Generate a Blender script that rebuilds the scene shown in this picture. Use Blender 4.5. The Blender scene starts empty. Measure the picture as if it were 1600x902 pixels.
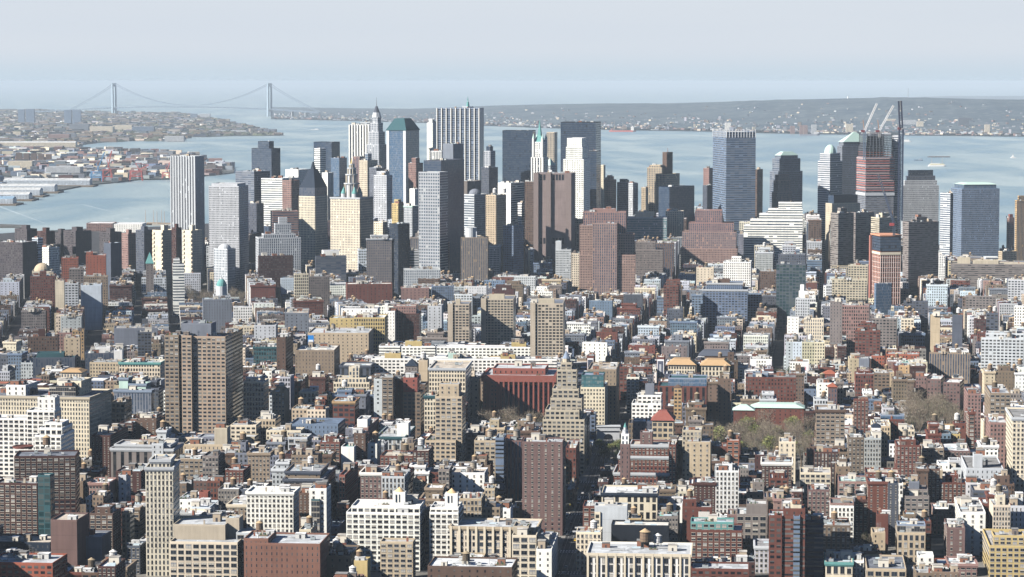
import bpy, math, random
from math import radians as RAD, sin, cos, tan, pi
random.seed(7)
C = bpy.context.scene.collection
SC = bpy.context.scene

# ------------------------------------------------------------------ camera
H = 320.0                # eye height above the street
FPX = 4200.0             # focal length in pixels of a 1600 px wide frame
TILT = math.atan2(324.0, FPX)
cam_d = bpy.data.cameras.new('camera'); cam = bpy.data.objects.new('camera', cam_d); C.objects.link(cam)
cam.location = (0, 0, H); cam.rotation_euler = (RAD(90) - TILT, 0, 0)
cam_d.sensor_width = 36; cam_d.lens = FPX / 1600 * 36
cam_d.clip_start = 5; cam_d.clip_end = 400000
SC.camera = cam

# ------------------------------------------------------------------ light
SUN_AZ = (-0.900, -0.436)          # horizontal direction towards the sun
SUN_EL = RAD(31.5)
w = bpy.data.worlds.new('World'); SC.world = w; w.use_nodes = True
nt = w.node_tree; bg = nt.nodes['Background']
sky = nt.nodes.new('ShaderNodeTexSky'); sky.sky_type = 'NISHITA'; sky.sun_disc = False
sky.sun_elevation = SUN_EL
sky.sun_rotation = math.atan2(SUN_AZ[0], SUN_AZ[1])
sky.altitude = 300; sky.air_density = 0.6; sky.dust_density = 0.0; sky.ozone_density = 3.0
bg.inputs['Strength'].default_value = 0.05
# the lowest few degrees of the sky are milky with haze all round the horizon
_n = nt.nodes.new
_g = _n('ShaderNodeTexCoord'); _s = _n('ShaderNodeSeparateXYZ'); nt.links.new(_g.outputs['Generated'], _s.inputs[0])
_m = _n('ShaderNodeMapRange'); _m.interpolation_type = 'SMOOTHSTEP'; nt.links.new(_s.outputs[2], _m.inputs[0])
_m.inputs[1].default_value = 0.025; _m.inputs[2].default_value = 0.10; _m.inputs[3].default_value = 1.0; _m.inputs[4].default_value = 0.0
_x = _n('ShaderNodeMix'); _x.data_type = 'RGBA'; nt.links.new(_m.outputs[0], _x.inputs[0]); nt.links.new(sky.outputs[0], _x.inputs[6])
_t = _n('ShaderNodeTexNoise'); _t.inputs['Scale'].default_value = 3.0; _t.inputs['Detail'].default_value = 4
_mp = _n('ShaderNodeMapping'); _mp.inputs['Scale'].default_value = (1, 1, 14); nt.links.new(_g.outputs['Generated'], _mp.inputs['Vector']); nt.links.new(_mp.outputs[0], _t.inputs['Vector'])
_y = _n('ShaderNodeMix'); _y.data_type = 'RGBA'; nt.links.new(_t.outputs[0], _y.inputs[0])
_y.inputs[6].default_value = (6.1, 6.75, 7.6, 1); _y.inputs[7].default_value = (6.8, 7.25, 7.8, 1)
_h = _n('ShaderNodeMapRange'); _h.interpolation_type = 'SMOOTHSTEP'; nt.links.new(_s.outputs[2], _h.inputs[0])
_h.inputs[1].default_value = 0.0; _h.inputs[2].default_value = 0.013; _h.inputs[3].default_value = 1.0; _h.inputs[4].default_value = 0.0
_z = _n('ShaderNodeMix'); _z.data_type = 'RGBA'; nt.links.new(_h.outputs[0], _z.inputs[0]); nt.links.new(_y.outputs[2], _z.inputs[6]); _z.inputs[7].default_value = (5.5, 6.55, 7.5, 1)
nt.links.new(_z.outputs[2], _x.inputs[7]); nt.links.new(_x.outputs[2], bg.inputs[0])
sl = bpy.data.lights.new('sun', 'SUN'); so = bpy.data.objects.new('sun', sl); C.objects.link(so)
sl.energy = 5.0; sl.angle = RAD(0.5); sl.color = (1.0, 0.945, 0.865)
ch = cos(SUN_EL); L = math.hypot(*SUN_AZ)
from mathutils import Vector
so.rotation_euler = Vector((SUN_AZ[0]/L*ch, SUN_AZ[1]/L*ch, sin(SUN_EL))).to_track_quat('Z', 'Y').to_euler()
SC.view_settings.view_transform = 'Standard'; SC.view_settings.look = 'None'
SC.view_settings.exposure = 1.08; SC.view_settings.gamma = 1.0
HAZE_DENSITY = 2.3e-5
HAZE_COLOR = (0.66, 0.78, 0.89, 1)
SC.cycles.max_bounces = 5; SC.cycles.diffuse_bounces = 0; SC.cycles.glossy_bounces = 2
SC.cycles.transmission_bounces = 2; SC.cycles.volume_bounces = 0; SC.cycles.use_denoising = True
SC.cycles.transparent_max_bounces = 4
SC.cycles.caustics_reflective = False; SC.cycles.caustics_refractive = False
SC.cycles.sample_clamp_indirect = 4

# ------------------------------------------------------------------ pixel <-> world
def ray(px, py):
    a = px - 800.0; b = -(py - 451.0)
    return (a, FPX*cos(TILT) + b*sin(TILT), -FPX*sin(TILT) + b*cos(TILT))
def at(px, py, d):                 # point on the plane Y = d
    r = ray(px, py); k = d / r[1]
    return (r[0]*k, d, H + r[2]*k)
def gnd(px, py, z=0.0):
    r = ray(px, py); k = (z - H) / r[2]
    return (r[0]*k, r[1]*k, z)
def proj(x, y, z):
    c, s = cos(TILT), sin(TILT)
    f = y*c - (z-H)*s; u = y*s + (z-H)*c
    return (800 + FPX*x/f, 451 - FPX*u/f)

# ------------------------------------------------------------------ materials
def new_mat(name):
    m = bpy.data.materials.new(name); m.use_nodes = True
    n = m.node_tree.nodes; n.clear()
    out = n.new('ShaderNodeOutputMaterial'); p = n.new('ShaderNodeBsdfPrincipled')
    m.node_tree.links.new(p.outputs[0], out.inputs[0])
    return m, n, m.node_tree.links, p
def nd(n, t, **k):
    x = n.new(t)
    for a, b in k.items(): setattr(x, a, b)
    return x
def math_(n, l, op, a, b=None, c=None):
    x = n.new('ShaderNodeMath'); x.operation = op
    for i, v in enumerate((a, b, c)):
        if v is None: continue
        if isinstance(v, (int, float)): x.inputs[i].default_value = v
        else: l.new(v, x.inputs[i])
    return x.outputs[0]
def mixc(n, l, f, a, b, bt='MIX'):
    x = n.new('ShaderNodeMix'); x.data_type = 'RGBA'; x.blend_type = bt
    for i, v in ((0, f), (6, a), (7, b)):
        if isinstance(v, (int, float, tuple)): x.inputs[i].default_value = v
        else: l.new(v, x.inputs[i])
    return x.outputs[2]

def facade_material():
    m, n, l, p = new_mat('facade')
    wc = nd(n, 'ShaderNodeAttribute', attribute_name='wc'); gc = nd(n, 'ShaderNodeAttribute', attribute_name='gc')
    wp = nd(n, 'ShaderNodeAttribute', attribute_name='wp')
    uv = nd(n, 'ShaderNodeUVMap', uv_map='UVMap')
    sp = n.new('ShaderNodeSeparateXYZ'); l.new(uv.outputs[0], sp.inputs[0])
    sw = n.new('ShaderNodeSeparateXYZ'); l.new(wp.outputs['Vector'], sw.inputs[0])
    u, v = sp.outputs[0], sp.outputs[1]; ww, wh, rnd = sw.outputs
    fu = math_(n, l, 'ABSOLUTE', math_(n, l, 'SUBTRACT', math_(n, l, 'FRACT', u), 0.5))
    fv = math_(n, l, 'ABSOLUTE', math_(n, l, 'SUBTRACT', math_(n, l, 'FRACT', v), 0.5))
    mu = math_(n, l, 'LESS_THAN', fu, math_(n, l, 'MULTIPLY', ww, 0.5))
    mv = math_(n, l, 'LESS_THAN', fv, math_(n, l, 'MULTIPLY', wh, 0.5))
    mask = math_(n, l, 'MULTIPLY', mu, mv)
    # each window differs: blinds and curtains
    cb = n.new('ShaderNodeCombineXYZ')
    geo = n.new('ShaderNodeNewGeometry')
    l.new(math_(n, l, 'FLOOR', u), cb.inputs[0]); l.new(math_(n, l, 'FLOOR', v), cb.inputs[1])
    nrm = n.new('ShaderNodeSeparateXYZ'); l.new(wc.outputs['Color'], nrm.inputs[0])
    l.new(math_(n, l, 'MULTIPLY', nrm.outputs[0], 531.7), cb.inputs[2])
    wn = nd(n, 'ShaderNodeTexWhiteNoise', noise_dimensions='3D'); l.new(cb.outputs[0], wn.inputs['Vector'])
    lit = math_(n, l, 'MULTIPLY', math_(n, l, 'POWER', wn.outputs['Value'], 3.0), rnd)
    wc3 = n.new('ShaderNodeSeparateXYZ'); l.new(wn.outputs['Color'], wc3.inputs[0])
    fvp = math_(n, l, 'FRACT', v)
    blind = math_(n, l, 'MULTIPLY', math_(n, l, 'GREATER_THAN', fvp, math_(n, l, 'ADD', math_(n, l, 'MULTIPLY', wc3.outputs[1], .55), .3)), math_(n, l, 'GREATER_THAN', wc3.outputs[2], .5))
    lit = math_(n, l, 'MAXIMUM', lit, math_(n, l, 'MULTIPLY', blind, math_(n, l, 'MULTIPLY', rnd, .8)))
    keepw = math_(n, l, 'LESS_THAN', wc3.outputs[0], .965)
    band = math_(n, l, 'LESS_THAN', fvp, .07)
    gcol = mixc(n, l, lit, gc.outputs['Color'], (0.30, 0.29, 0.27, 1))
    # wall: weathering, floor-to-floor tone shifts and streaks
    ns = nd(n, 'ShaderNodeTexNoise'); ns.inputs['Scale'].default_value = 0.07; ns.inputs['Detail'].default_value = 4
    l.new(geo.outputs['Position'], ns.inputs['Vector'])
    mp = n.new('ShaderNodeMapping'); mp.inputs['Scale'].default_value = (0.5, 0.5, 0.035)
    l.new(geo.outputs['Position'], mp.inputs['Vector'])
    ns2 = nd(n, 'ShaderNodeTexNoise'); ns2.inputs['Scale'].default_value = 1.0; ns2.inputs['Detail'].default_value = 2
    l.new(mp.outputs[0], ns2.inputs['Vector'])
    k = math_(n, l, 'ADD', math_(n, l, 'MULTIPLY', ns.outputs[0], 0.5), math_(n, l, 'MULTIPLY', ns2.outputs[0], 0.45))
    k = math_(n, l, 'ADD', k, 0.52)
    k = math_(n, l, 'SUBTRACT', k, math_(n, l, 'MULTIPLY', band, 0.10))
    mask = math_(n, l, 'MULTIPLY', mask, keepw)
    hs = n.new('ShaderNodeHueSaturation'); l.new(wc.outputs['Color'], hs.inputs['Color']); l.new(k, hs.inputs['Value'])
    col = mixc(n, l, mask, hs.outputs[0], gcol)
    l.new(col, p.inputs['Base Color'])
    mr = n.new('ShaderNodeMapRange'); l.new(mask, mr.inputs[0]); mr.inputs[3].default_value = 0.9; mr.inputs[4].default_value = 0.18
    l.new(mr.outputs[0], p.inputs['Roughness'])
    m2 = n.new('ShaderNodeMapRange'); l.new(mask, m2.inputs[0]); m2.inputs[3].default_value = 0.08; m2.inputs[4].default_value = 0.35; l.new(m2.outputs[0], p.inputs['Specular IOR Level'])
    return m
def surface_material(name, rough, noise, scale, metallic=0.0, spec=0.08):
    m, n, l, p = new_mat(name)
    wc = nd(n, 'ShaderNodeAttribute', attribute_name='wc')
    geo = n.new('ShaderNodeNewGeometry')
    ns = nd(n, 'ShaderNodeTexNoise'); ns.inputs['Scale'].default_value = scale; ns.inputs['Detail'].default_value = 5
    ns.inputs['Roughness'].default_value = 0.7
    l.new(geo.outputs['Position'], ns.inputs['Vector'])
    k = math_(n, l, 'ADD', math_(n, l, 'MULTIPLY', ns.outputs[0], noise), 1 - noise*0.5)
    hs = n.new('ShaderNodeHueSaturation'); l.new(wc.outputs['Color'], hs.inputs['Color']); l.new(k, hs.inputs['Value'])
    l.new(hs.outputs[0], p.inputs['Base Color'])
    p.inputs['Roughness'].default_value = rough; p.inputs['Metallic'].default_value = metallic; p.inputs['Specular IOR Level'].default_value = spec
    return m
M_FAC = facade_material()
M_SUR = surface_material('painted_surface', 0.75, 0.35, 0.4)
M_ROOF = surface_material('roof_covering', 0.9, 0.9, 0.22)
def _patch(m):
    n, l = m.node_tree.nodes, m.node_tree.links; hs = [x for x in n if x.type == 'HUE_SAT'][0]; src = hs.inputs['Value'].links[0].from_socket
    g_ = n.new('ShaderNodeNewGeometry'); v_ = n.new('ShaderNodeTexVoronoi'); v_.distance = 'CHEBYCHEV'; v_.inputs['Scale'].default_value = .17; l.new(g_.outputs['Position'], v_.inputs['Vector'])
    sp = n.new('ShaderNodeSeparateXYZ'); l.new(v_.outputs['Color'], sp.inputs[0])
    k = math_(n, l, 'ADD', math_(n, l, 'MULTIPLY', sp.outputs[0], .5), .72); l.new(math_(n, l, 'MULTIPLY', src, k), hs.inputs['Value'])
_patch(M_ROOF)
M_GLASS = surface_material('window_glass', 0.15, 0.5, 0.6, 0.0, 0.35)
M_METAL = surface_material('painted_steel', 0.5, 0.3, 0.3, 0.0, 0.3)
M_TREE = surface_material('twigs_and_bark', 0.95, 0.9, 0.5)
MATS = [M_FAC, M_SUR, M_ROOF, M_GLASS, M_METAL, M_TREE]
FAC, SUR, ROOF, GLASS, METAL, TREE = range(6)

# ------------------------------------------------------------------ palettes
COL = dict(cream=(.60,.51,.37), white=(.78,.77,.72), bwhite=(.70,.76,.80), tan=(.42,.31,.20), dtan=(.30,.215,.14), brown=(.20,.125,.085),
    brick=(.235,.09,.062), dbrick=(.12,.058,.045), gray=(.30,.31,.32), lgray=(.47,.48,.48), dgray=(.14,.15,.17), dark=(.035,.045,.06),
    pink=(.46,.27,.21), red=(.34,.075,.05), redor=(.50,.16,.09), teal=(.07,.16,.16), beige=(.50,.42,.31), yellow=(.62,.48,.22),
    green=(.22,.50,.42), mint=(.42,.66,.56), bgray=(.24,.30,.37), navy=(.02,.035,.065), granite=(.36,.27,.22), pbrown=(.27,.165,.135),
    black=(.015,.018,.025), orange=(.55,.25,.09), sand=(.52,.40,.27), steel=(.36,.42,.48), taupe=(.34,.28,.23), silver=(.62,.64,.66))
GL = dict(d=(.018,.024,.034), n=(.03,.05,.085), b=(.05,.10,.17), t=(.05,.14,.16), s=(.16,.24,.32), k=(.008,.010,.014), e=(.015,.04,.045), g=(.12,.125,.14))
# style: bay m, floor m, window width share, window height share, glass, variation
STY = dict(punch=(2.9,3.4,.48,.56,'k',.4), wide=(4.0,3.3,.66,.52,'k',.4), big=(4.6,4.2,.72,.62,'d',.35), rib=(2.6,3.9,.5,1.0,'n',.25),
    fin=(3.2,3.8,.52,.80,'n',.3), strip=(7,3.8,1.0,.48,'n',.4), glass=(1.8,3.9,.93,.86,'b',.35), dglass=(3,3.9,.96,.80,'n',.12),
    blank=(9,9,0,0,'d',0), grid=(3.7,3.1,.74,.60,'k',.25), few=(5,3.6,.22,.44,'k',.4), loft=(2.6,4.0,.62,.64,'k',.35),
    fine=(2.1,3.4,.52,.6,'k',.4), tall=(3.4,4.6,.55,.72,'k',.3), bigrib=(6.0,4,.42,1.0,'k',.15), pierwin=(2.4,3.6,.46,.60,'k',.3),
    wtc=(5,4.0,1.0,.55,'n',.5), checks=(3.6,4.6,.62,.55,'n',.15), softrib=(2.4,3.9,.42,1.0,'g',.15), pairs=(4.4,3.3,.26,.5,'k',.4), slit=(3.2,3.6,.22,.5,'d',.3), glasst=(2,3.8,.9,.8,'t',.5), dgreen=(4.2,3.9,.86,.82,'e',.25),
    arcade=(4.4,6.0,.6,.8,'k',.2), redgrid=(3.6,3.3,.6,.5,'n',.9), court=(2.6,3.8,.45,.68,'n',.2), bal=(5,3.0,1.0,.42,'k',.6))

for k_ in COL:
    if k_ not in ('dark','black','navy','white'): COL[k_] = (COL[k_][0]*.54, COL[k_][1]*.575, COL[k_][2]*.66)
COL['dark'] = (.022,.032,.05)
COL['cream'] = (.60,.53,.41); COL['lgray'] = (.44,.46,.48); COL['sand'] = (.42,.345,.245); COL['beige'] = (.42,.37,.285); COL['orange'] = (.40,.27,.15); COL['yellow'] = (.46,.36,.17); COL['bwhite'] = (.5,.56,.62); COL['slab'] = (.40,.345,.275); COL['twin'] = (.36,.275,.205); COL['rust'] = (.20,.105,.08); COL['mud'] = (.068,.060,.066); COL['red'] = (.23,.082,.066); COL['rosy'] = (.27,.185,.16); COL['fed'] = (.33,.345,.36); COL['pool'] = (.3,.3,.3); COL['mint'] = (.42,.56,.50); COL['silver'] = (.6,.62,.64)

def jit(c, a, r=random):
    k = 1 + r.uniform(-a, a)
    return tuple(max(.004, min(.85, x*k*(1+r.uniform(-a*.25, a*.25)))) for x in c)

# ------------------------------------------------------------------ mesh collector
class MB:
    def __init__(s): s.V=[]; s.F=[]; s.UV=[]; s.MI=[]; s.WC=[]; s.GC=[]; s.WP=[]
    def face(s, pts, mi=SUR, wc=(.5,.5,.5), uv=None, gc=(.02,.02,.03), wp=(0,0,0)):
        b = len(s.V); s.V.extend(pts); k = len(pts); s.F.append(tuple(range(b, b+k)))
        s.UV.extend(uv if uv else [(0,0)]*k); s.MI.append(mi)
        s.WC.append(wc); s.GC.append(gc); s.WP.append(wp)
    def build(s, name, parent=None, loc=None, link=True):
        me = bpy.data.meshes.new(name)
        used = sorted(set(s.MI)); mp = {m: i for i, m in enumerate(used)}
        V = s.V
        if loc: V = [(p[0]-loc[0], p[1]-loc[1], p[2]-loc[2]) for p in V]
        me.from_pydata(V, [], s.F)
        for u in used: me.materials.append(MATS[u])
        me.polygons.foreach_set('material_index', [mp[m] for m in s.MI])
        uv = me.uv_layers.new(name='UVMap'); uv.data.foreach_set('uv', [x for p in s.UV for x in p])
        for nm, arr in (('wc', s.WC), ('gc', s.GC)):
            a = me.attributes.new(nm, 'FLOAT_COLOR', 'FACE'); a.data.foreach_set('color', [x for c in arr for x in (c[0],c[1],c[2],1.0)])
        a = me.attributes.new('wp', 'FLOAT_VECTOR', 'FACE'); a.data.foreach_set('vector', [x for c in s.WP for x in c])
        me.update()
        o = bpy.data.objects.new(name, me)
        if link: C.objects.link(o)
        if parent: o.parent = parent
        return o

def tag(o, label, cat, group=None, kind=None):
    if label: o['label'] = label
    if cat: o['category'] = cat
    if group: o['group'] = group
    if kind: o['kind'] = kind
    return o
def empty(name, loc, label, cat, group=None):
    o = bpy.data.objects.new(name, None); C.objects.link(o); o.location = loc; o.empty_display_size = 1
    return tag(o, label, cat, group)

# ------------------------------------------------------------------ polygon helpers (footprints run counter-clockwise seen from above)
def offset(P, d):                     # d > 0 grows
    n = len(P); R = []
    for i in range(n):
        a, b, c = P[i-1], P[i], P[(i+1) % n]
        e1 = (b[0]-a[0], b[1]-a[1]); e2 = (c[0]-b[0], c[1]-b[1])
        l1 = math.hypot(*e1) or 1; l2 = math.hypot(*e2) or 1
        n1 = (e1[1]/l1, -e1[0]/l1); n2 = (e2[1]/l2, -e2[0]/l2)
        k = 1 + n1[0]*n2[0] + n1[1]*n2[1]
        if k < .2: k = .2
        R.append((b[0]+(n1[0]+n2[0])*d/k, b[1]+(n1[1]+n2[1])*d/k))
    return R
def scalep(P, f):
    cx = sum(p[0] for p in P)/len(P); cy = sum(p[1] for p in P)/len(P)
    return [(cx+(p[0]-cx)*f, cy+(p[1]-cy)*f) for p in P]
def ring(mb, P, out, inn, z0, z1, wc, mi=SUR):
    A = offset(P, out); B = offset(P, -inn); n = len(P)
    for i in range(n):
        j = (i+1) % n
        mb.face([(*A[i],z0),(*A[j],z0),(*A[j],z1),(*A[i],z1)], mi, wc)
        mb.face([(*A[i],z1),(*A[j],z1),(*B[j],z1),(*B[i],z1)], mi, wc)
        mb.face([(*B[j],z0),(*B[i],z0),(*B[i],z1),(*B[j],z1)], mi, wc)
        if out > 0.05: mb.face([(*A[j],z0),(*A[i],z0),(*B[i],z0),(*B[j],z0)], mi, wc)
def walls(mb, P, z0, z1, wc, st, sides=None, vtop=None):
    """sides: {edge index: style name or None}"""
    n = len(P)
    for i in range(n):
        j = (i+1) % n
        s = (sides or {}).get(i, st) or 'blank'
        bay, fl, ww, wh, g, rv = STY[s]
        Ln = math.hypot(P[j][0]-P[i][0], P[j][1]-P[i][1])
        nb = max(1, round(Ln/bay)); nf = max(1, round((z1-z0)/fl))
        if ww >= 1: ww = 1.01
        if wh >= 1: wh = 1.01
        mb.face([(*P[i],z0),(*P[j],z0),(*P[j],z1),(*P[i],z1)], FAC, wc, [(0,0),(nb,0),(nb,nf),(0,nf)], GL[g], (ww, wh, rv))
def cap(mb, P, z, wc, mi=ROOF): mb.face([(*p, z) for p in P], mi, wc)
def cyl(mb, x, y, z0, z1, r0, r1, wc, n=10, mi=SUR, top=True):
    for i in range(n):
        a, b = 2*pi*i/n, 2*pi*(i+1)/n
        mb.face([(x+r0*cos(a),y+r0*sin(a),z0),(x+r0*cos(b),y+r0*sin(b),z0),(x+r1*cos(b),y+r1*sin(b),z1),(x+r1*cos(a),y+r1*sin(a),z1)] if r1 > .01 else
                [(x+r0*cos(a),y+r0*sin(a),z0),(x+r0*cos(b),y+r0*sin(b),z0),(x,y,z1)], mi, wc)
    if top and r1 > .01: mb.face([(x+r1*cos(2*pi*i/n),y+r1*sin(2*pi*i/n),z1) for i in range(n)], mi, wc)
def rect(x, y, a, w_, d_):           # centred rectangle turned by a
    c, s = cos(a), sin(a); R = []
    for u, v in ((-w_/2,-d_/2),(w_/2,-d_/2),(w_/2,d_/2),(-w_/2,d_/2)): R.append((x+u*c-v*s, y+u*s+v*c))
    return R
def box(mb, P, z0, z1, wc, mi=SUR, bottom=False, top=True):
    n = len(P)
    for i in range(n):
        j = (i+1) % n; mb.face([(*P[i],z0),(*P[j],z0),(*P[j],z1),(*P[i],z1)], mi, wc)
    if top: mb.face([(*p,z1) for p in P], mi, wc)
    if bottom: mb.face([(*p,z0) for p in reversed(P)], mi, wc)
def frustum(mb, P, Q, z0, z1, wc, mi=SUR, top=True):
    n = len(P)
    for i in range(n):
        j = (i+1) % n; mb.face([(*P[i],z0),(*P[j],z0),(*Q[j],z1),(*Q[i],z1)], mi, wc)
    if top: mb.face([(*p,z1) for p in Q], mi, wc)
def bar(mb, a, b, t, wc, mi=METAL):  # square bar between two points
    a = Vector(a); b = Vector(b); d = (b-a); 
    if d.length < 1e-6: return
    d.normalize(); up = Vector((0,0,1)) if abs(d.z) < .95 else Vector((1,0,0))
    s = d.cross(up).normalized()*t/2; q = d.cross(s).normalized()*t/2
    k = [(-s-q),(s-q),(s+q),(-s+q)]
    A = [tuple(a+x) for x in k]; B = [tuple(b+x) for x in k]
    for i in range(4):
        j = (i+1) % 4; mb.face([A[i],A[j],B[j],B[i]], mi, wc)
    mb.face(A, mi, wc); mb.face(B[::-1], mi, wc)
def dome(mb, x, y, z0, r, h, wc, n=16, m=6, mi=SUR):
    for k in range(m):
        a0, a1 = pi/2*k/m, pi/2*(k+1)/m
        cyl(mb, x, y, z0+h*sin(a0), z0+h*sin(a1), r*cos(a0), r*cos(a1) if k < m-1 else 0.0, wc, n, mi, False)
# ------------------------------------------------------------------ things that stand on roofs
def draw_tank(mb, x, y, z, a=0.0, s=1.0, wood=(.17,.12,.085), hat=(.42,.31,.19), leg=2.6):
    r = 2.0*s; h = 3.6*s
    for k in range(4):
        b = a + pi/4 + k*pi/2; px, py = x+r*.8*cos(b), y+r*.8*sin(b)
        bar(mb, (px,py,z), (px,py,z+leg*s), .28*s, (.05,.05,.05), METAL)
    box(mb, rect(x,y,a,r*1.9,r*1.9), z+leg*s-.25*s, z+leg*s, (.08,.07,.06), SUR, True)
    cyl(mb, x, y, z+leg*s, z+leg*s+h, r, r*.95, wood, 12, SUR, False)
    for q in (.25, .6, .9): cyl(mb, x, y, z+leg*s+h*q, z+leg*s+h*q+.12*s, r*1.02, r*1.01, (.06,.05,.04), 12, METAL, False)
    cyl(mb, x, y, z+leg*s+h, z+leg*s+h+1.3*s, r*1.08, 0, hat, 12, SUR, False)
def draw_bulkhead(mb, x, y, z, a, w_=4, d_=5, h=3.2, wc=(.3,.25,.2), rc=(.3,.3,.3)):
    P = rect(x,y,a,w_,d_)
    box(mb, P, z, z+h, wc, SUR, False, False)
    Q = offset(P, .2); box(mb, Q, z+h-.25, z+h, rc, ROOF, True)
    # door
    D = rect(x - cos(a+pi/2)*(d_/2+.03), y - sin(a+pi/2)*(d_/2+.03), a, 1.1, .06); box(mb, D, z+.02, z+2.2, (.06,.06,.07))
def draw_unit(mb, x, y, z, a, s=1.0, wc=(.5,.52,.53)):
    box(mb, rect(x,y,a,2.6*s,1.9*s), z+.35, z+1.7*s, wc, METAL, True)
    cyl(mb, x, y, z+1.7*s, z+1.95*s, .7*s, .7*s, (.1,.1,.1), 8, METAL)
    for k in (-1,1): box(mb, rect(x+k*cos(a)*s,y+k*sin(a)*s,a,.2,1.6*s), z, z+.35, (.1,.1,.1), METAL)
def draw_chimney(mb, x, y, z, a, s=1.0, wc=(.25,.12,.08)):
    box(mb, rect(x,y,a,1.1*s,.8*s), z, z+2.6*s, wc); box(mb, rect(x,y,a,1.3*s,1.0*s), z+2.6*s, z+2.8*s, (.35,.33,.3), SUR, True)
    for k in (-.28,.28): cyl(mb, x+k*s*cos(a), y+k*s*sin(a), z+2.8*s, z+3.3*s, .16, .14, (.4,.2,.12), 6)
def draw_skylight(mb, x, y, z, a, s=1.0, wc=(.35,.42,.46)):
    P = rect(x,y,a,3.2*s,2.0*s); box(mb, P, z, z+.5, (.3,.3,.3), METAL, False, False)
    Q = rect(x,y,a,3.2*s,.15*s); frustum(mb, P, Q, z+.5, z+1.3, wc, GLASS)
def draw_vent(mb, x, y, z, a, s=1.0, wc=(.6,.6,.58)):
    cyl(mb, x, y, z, z+1.4*s, .3*s, .3*s, wc, 7, METAL); cyl(mb, x, y, z+1.4*s, z+1.8*s, .55*s, .2*s, wc, 7, METAL)
def draw_duct(mb, x, y, z, a, s=1.0, wc=(.42,.43,.44)):
    box(mb, rect(x,y,a,7*s,.7), z+.3, z+1.1, wc, METAL, True); box(mb, rect(x+3.1*s*cos(a),y+3.1*s*sin(a),a,.9,.9), z, z+2.2, wc, METAL)
    for k in (-2,0,2): box(mb, rect(x+k*s*cos(a),y+k*s*sin(a),a,.15,.6), z, z+.3, (.1,.1,.1), METAL)
def draw_antenna(mb, x, y, z, a, s=1.0, wc=(.2,.2,.2)):
    cyl(mb, x, y, z, z+5.5*s, .11, .06, wc, 5, METAL); 
    for h in (3.5,4.4,5.1): bar(mb, (x-.9,y,z+h*s), (x+.9,y,z+h*s), .08, wc)
def draw_deck(mb, x, y, z, a, s=1.0, wc=(.22,.17,.12)):
    P = rect(x,y,a,4.5*s,3.5*s); box(mb, P, z+.1, z+.35, wc)
    for p in P: bar(mb, (*p,z+.3), (*p,z+1.3), .1, (.1,.1,.1))
    for i in range(4): bar(mb, (*P[i],z+1.3), (*P[(i+1)%4],z+1.3), .08, (.1,.1,.1))
    for u in (-1.3,1.2): box(mb, rect(x+u*cos(a),y+u*sin(a),a,.8,.8), z+.35, z+1.4, (.05,.09,.035), TREE)
TPL = {}
def tpl(kind, k):
    key = (kind, k)
    if key in TPL: return TPL[key]
    r = random.Random(hash(kind) % 1000 if False else sum(map(ord, kind))*7 + k)
    mb = MB()
    if kind == 'water_tank': draw_tank(mb,0,0,0,r.uniform(0,1),1, *[((.17,.12,.085),(.42,.31,.19)),((.10,.08,.06),(.30,.24,.16)),((.30,.26,.21),(.12,.12,.12)),((.5,.5,.5),(.62,.61,.58))][k%4])
    elif kind == 'bulkhead': draw_bulkhead(mb,0,0,0,0,4+k%2*2,5,3.0+(k%3)*.7, [(.62,.58,.50),(.25,.12,.08),(.40,.33,.25),(.55,.55,.53),(.18,.15,.13)][k%5], [(.6,.6,.6),(.2,.2,.2),(.4,.38,.35)][k%3])
    elif kind == 'roof_unit': draw_unit(mb,0,0,0,0,1+.3*(k%2),[(.5,.52,.53),(.3,.33,.34)][k%2])
    elif kind == 'chimney': draw_chimney(mb,0,0,0,0,1+.2*(k%2),[(.25,.10,.07),(.4,.35,.28)][k%2])
    elif kind == 'skylight': draw_skylight(mb,0,0,0,0,1+.4*(k%2))
    elif kind == 'duct': draw_duct(mb,0,0,0,0,1+.4*(k%2))
    elif kind == 'antenna': draw_antenna(mb,0,0,0,0,1+.3*(k%2))
    elif kind == 'roof_deck': draw_deck(mb,0,0,0,0,1+.2*(k%2))
    else: draw_vent(mb,0,0,0,0,1+.4*(k%2))
    o = mb.build(kind, link=False); TPL[key] = o.data; bpy.data.objects.remove(o); return TPL[key]
def put(kind, k, parent, loc, rz=0, s=1.0):
    o = bpy.data.objects.new(kind, tpl(kind, k)); C.objects.link(o); o.parent = parent
    o.location = loc; o.rotation_euler = (0,0,rz); o.scale = (s,s,s); return o
def spot(P, r, m=.14):
    u, v = r.uniform(m,1-m), r.uniform(m,1-m)
    a, b, c, d = P[0], P[1], P[2], P[3] if len(P) > 3 else P[0]
    return ((a[0]*(1-u)+b[0]*u)*(1-v)+(d[0]*(1-u)+c[0]*u)*v, (a[1]*(1-u)+b[1]*u)*(1-v)+(d[1]*(1-u)+c[1]*u)*v)
def area(P): return abs(sum(P[i-1][0]*P[i][1]-P[i][0]*P[i-1][1] for i in range(len(P))))/2

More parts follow.
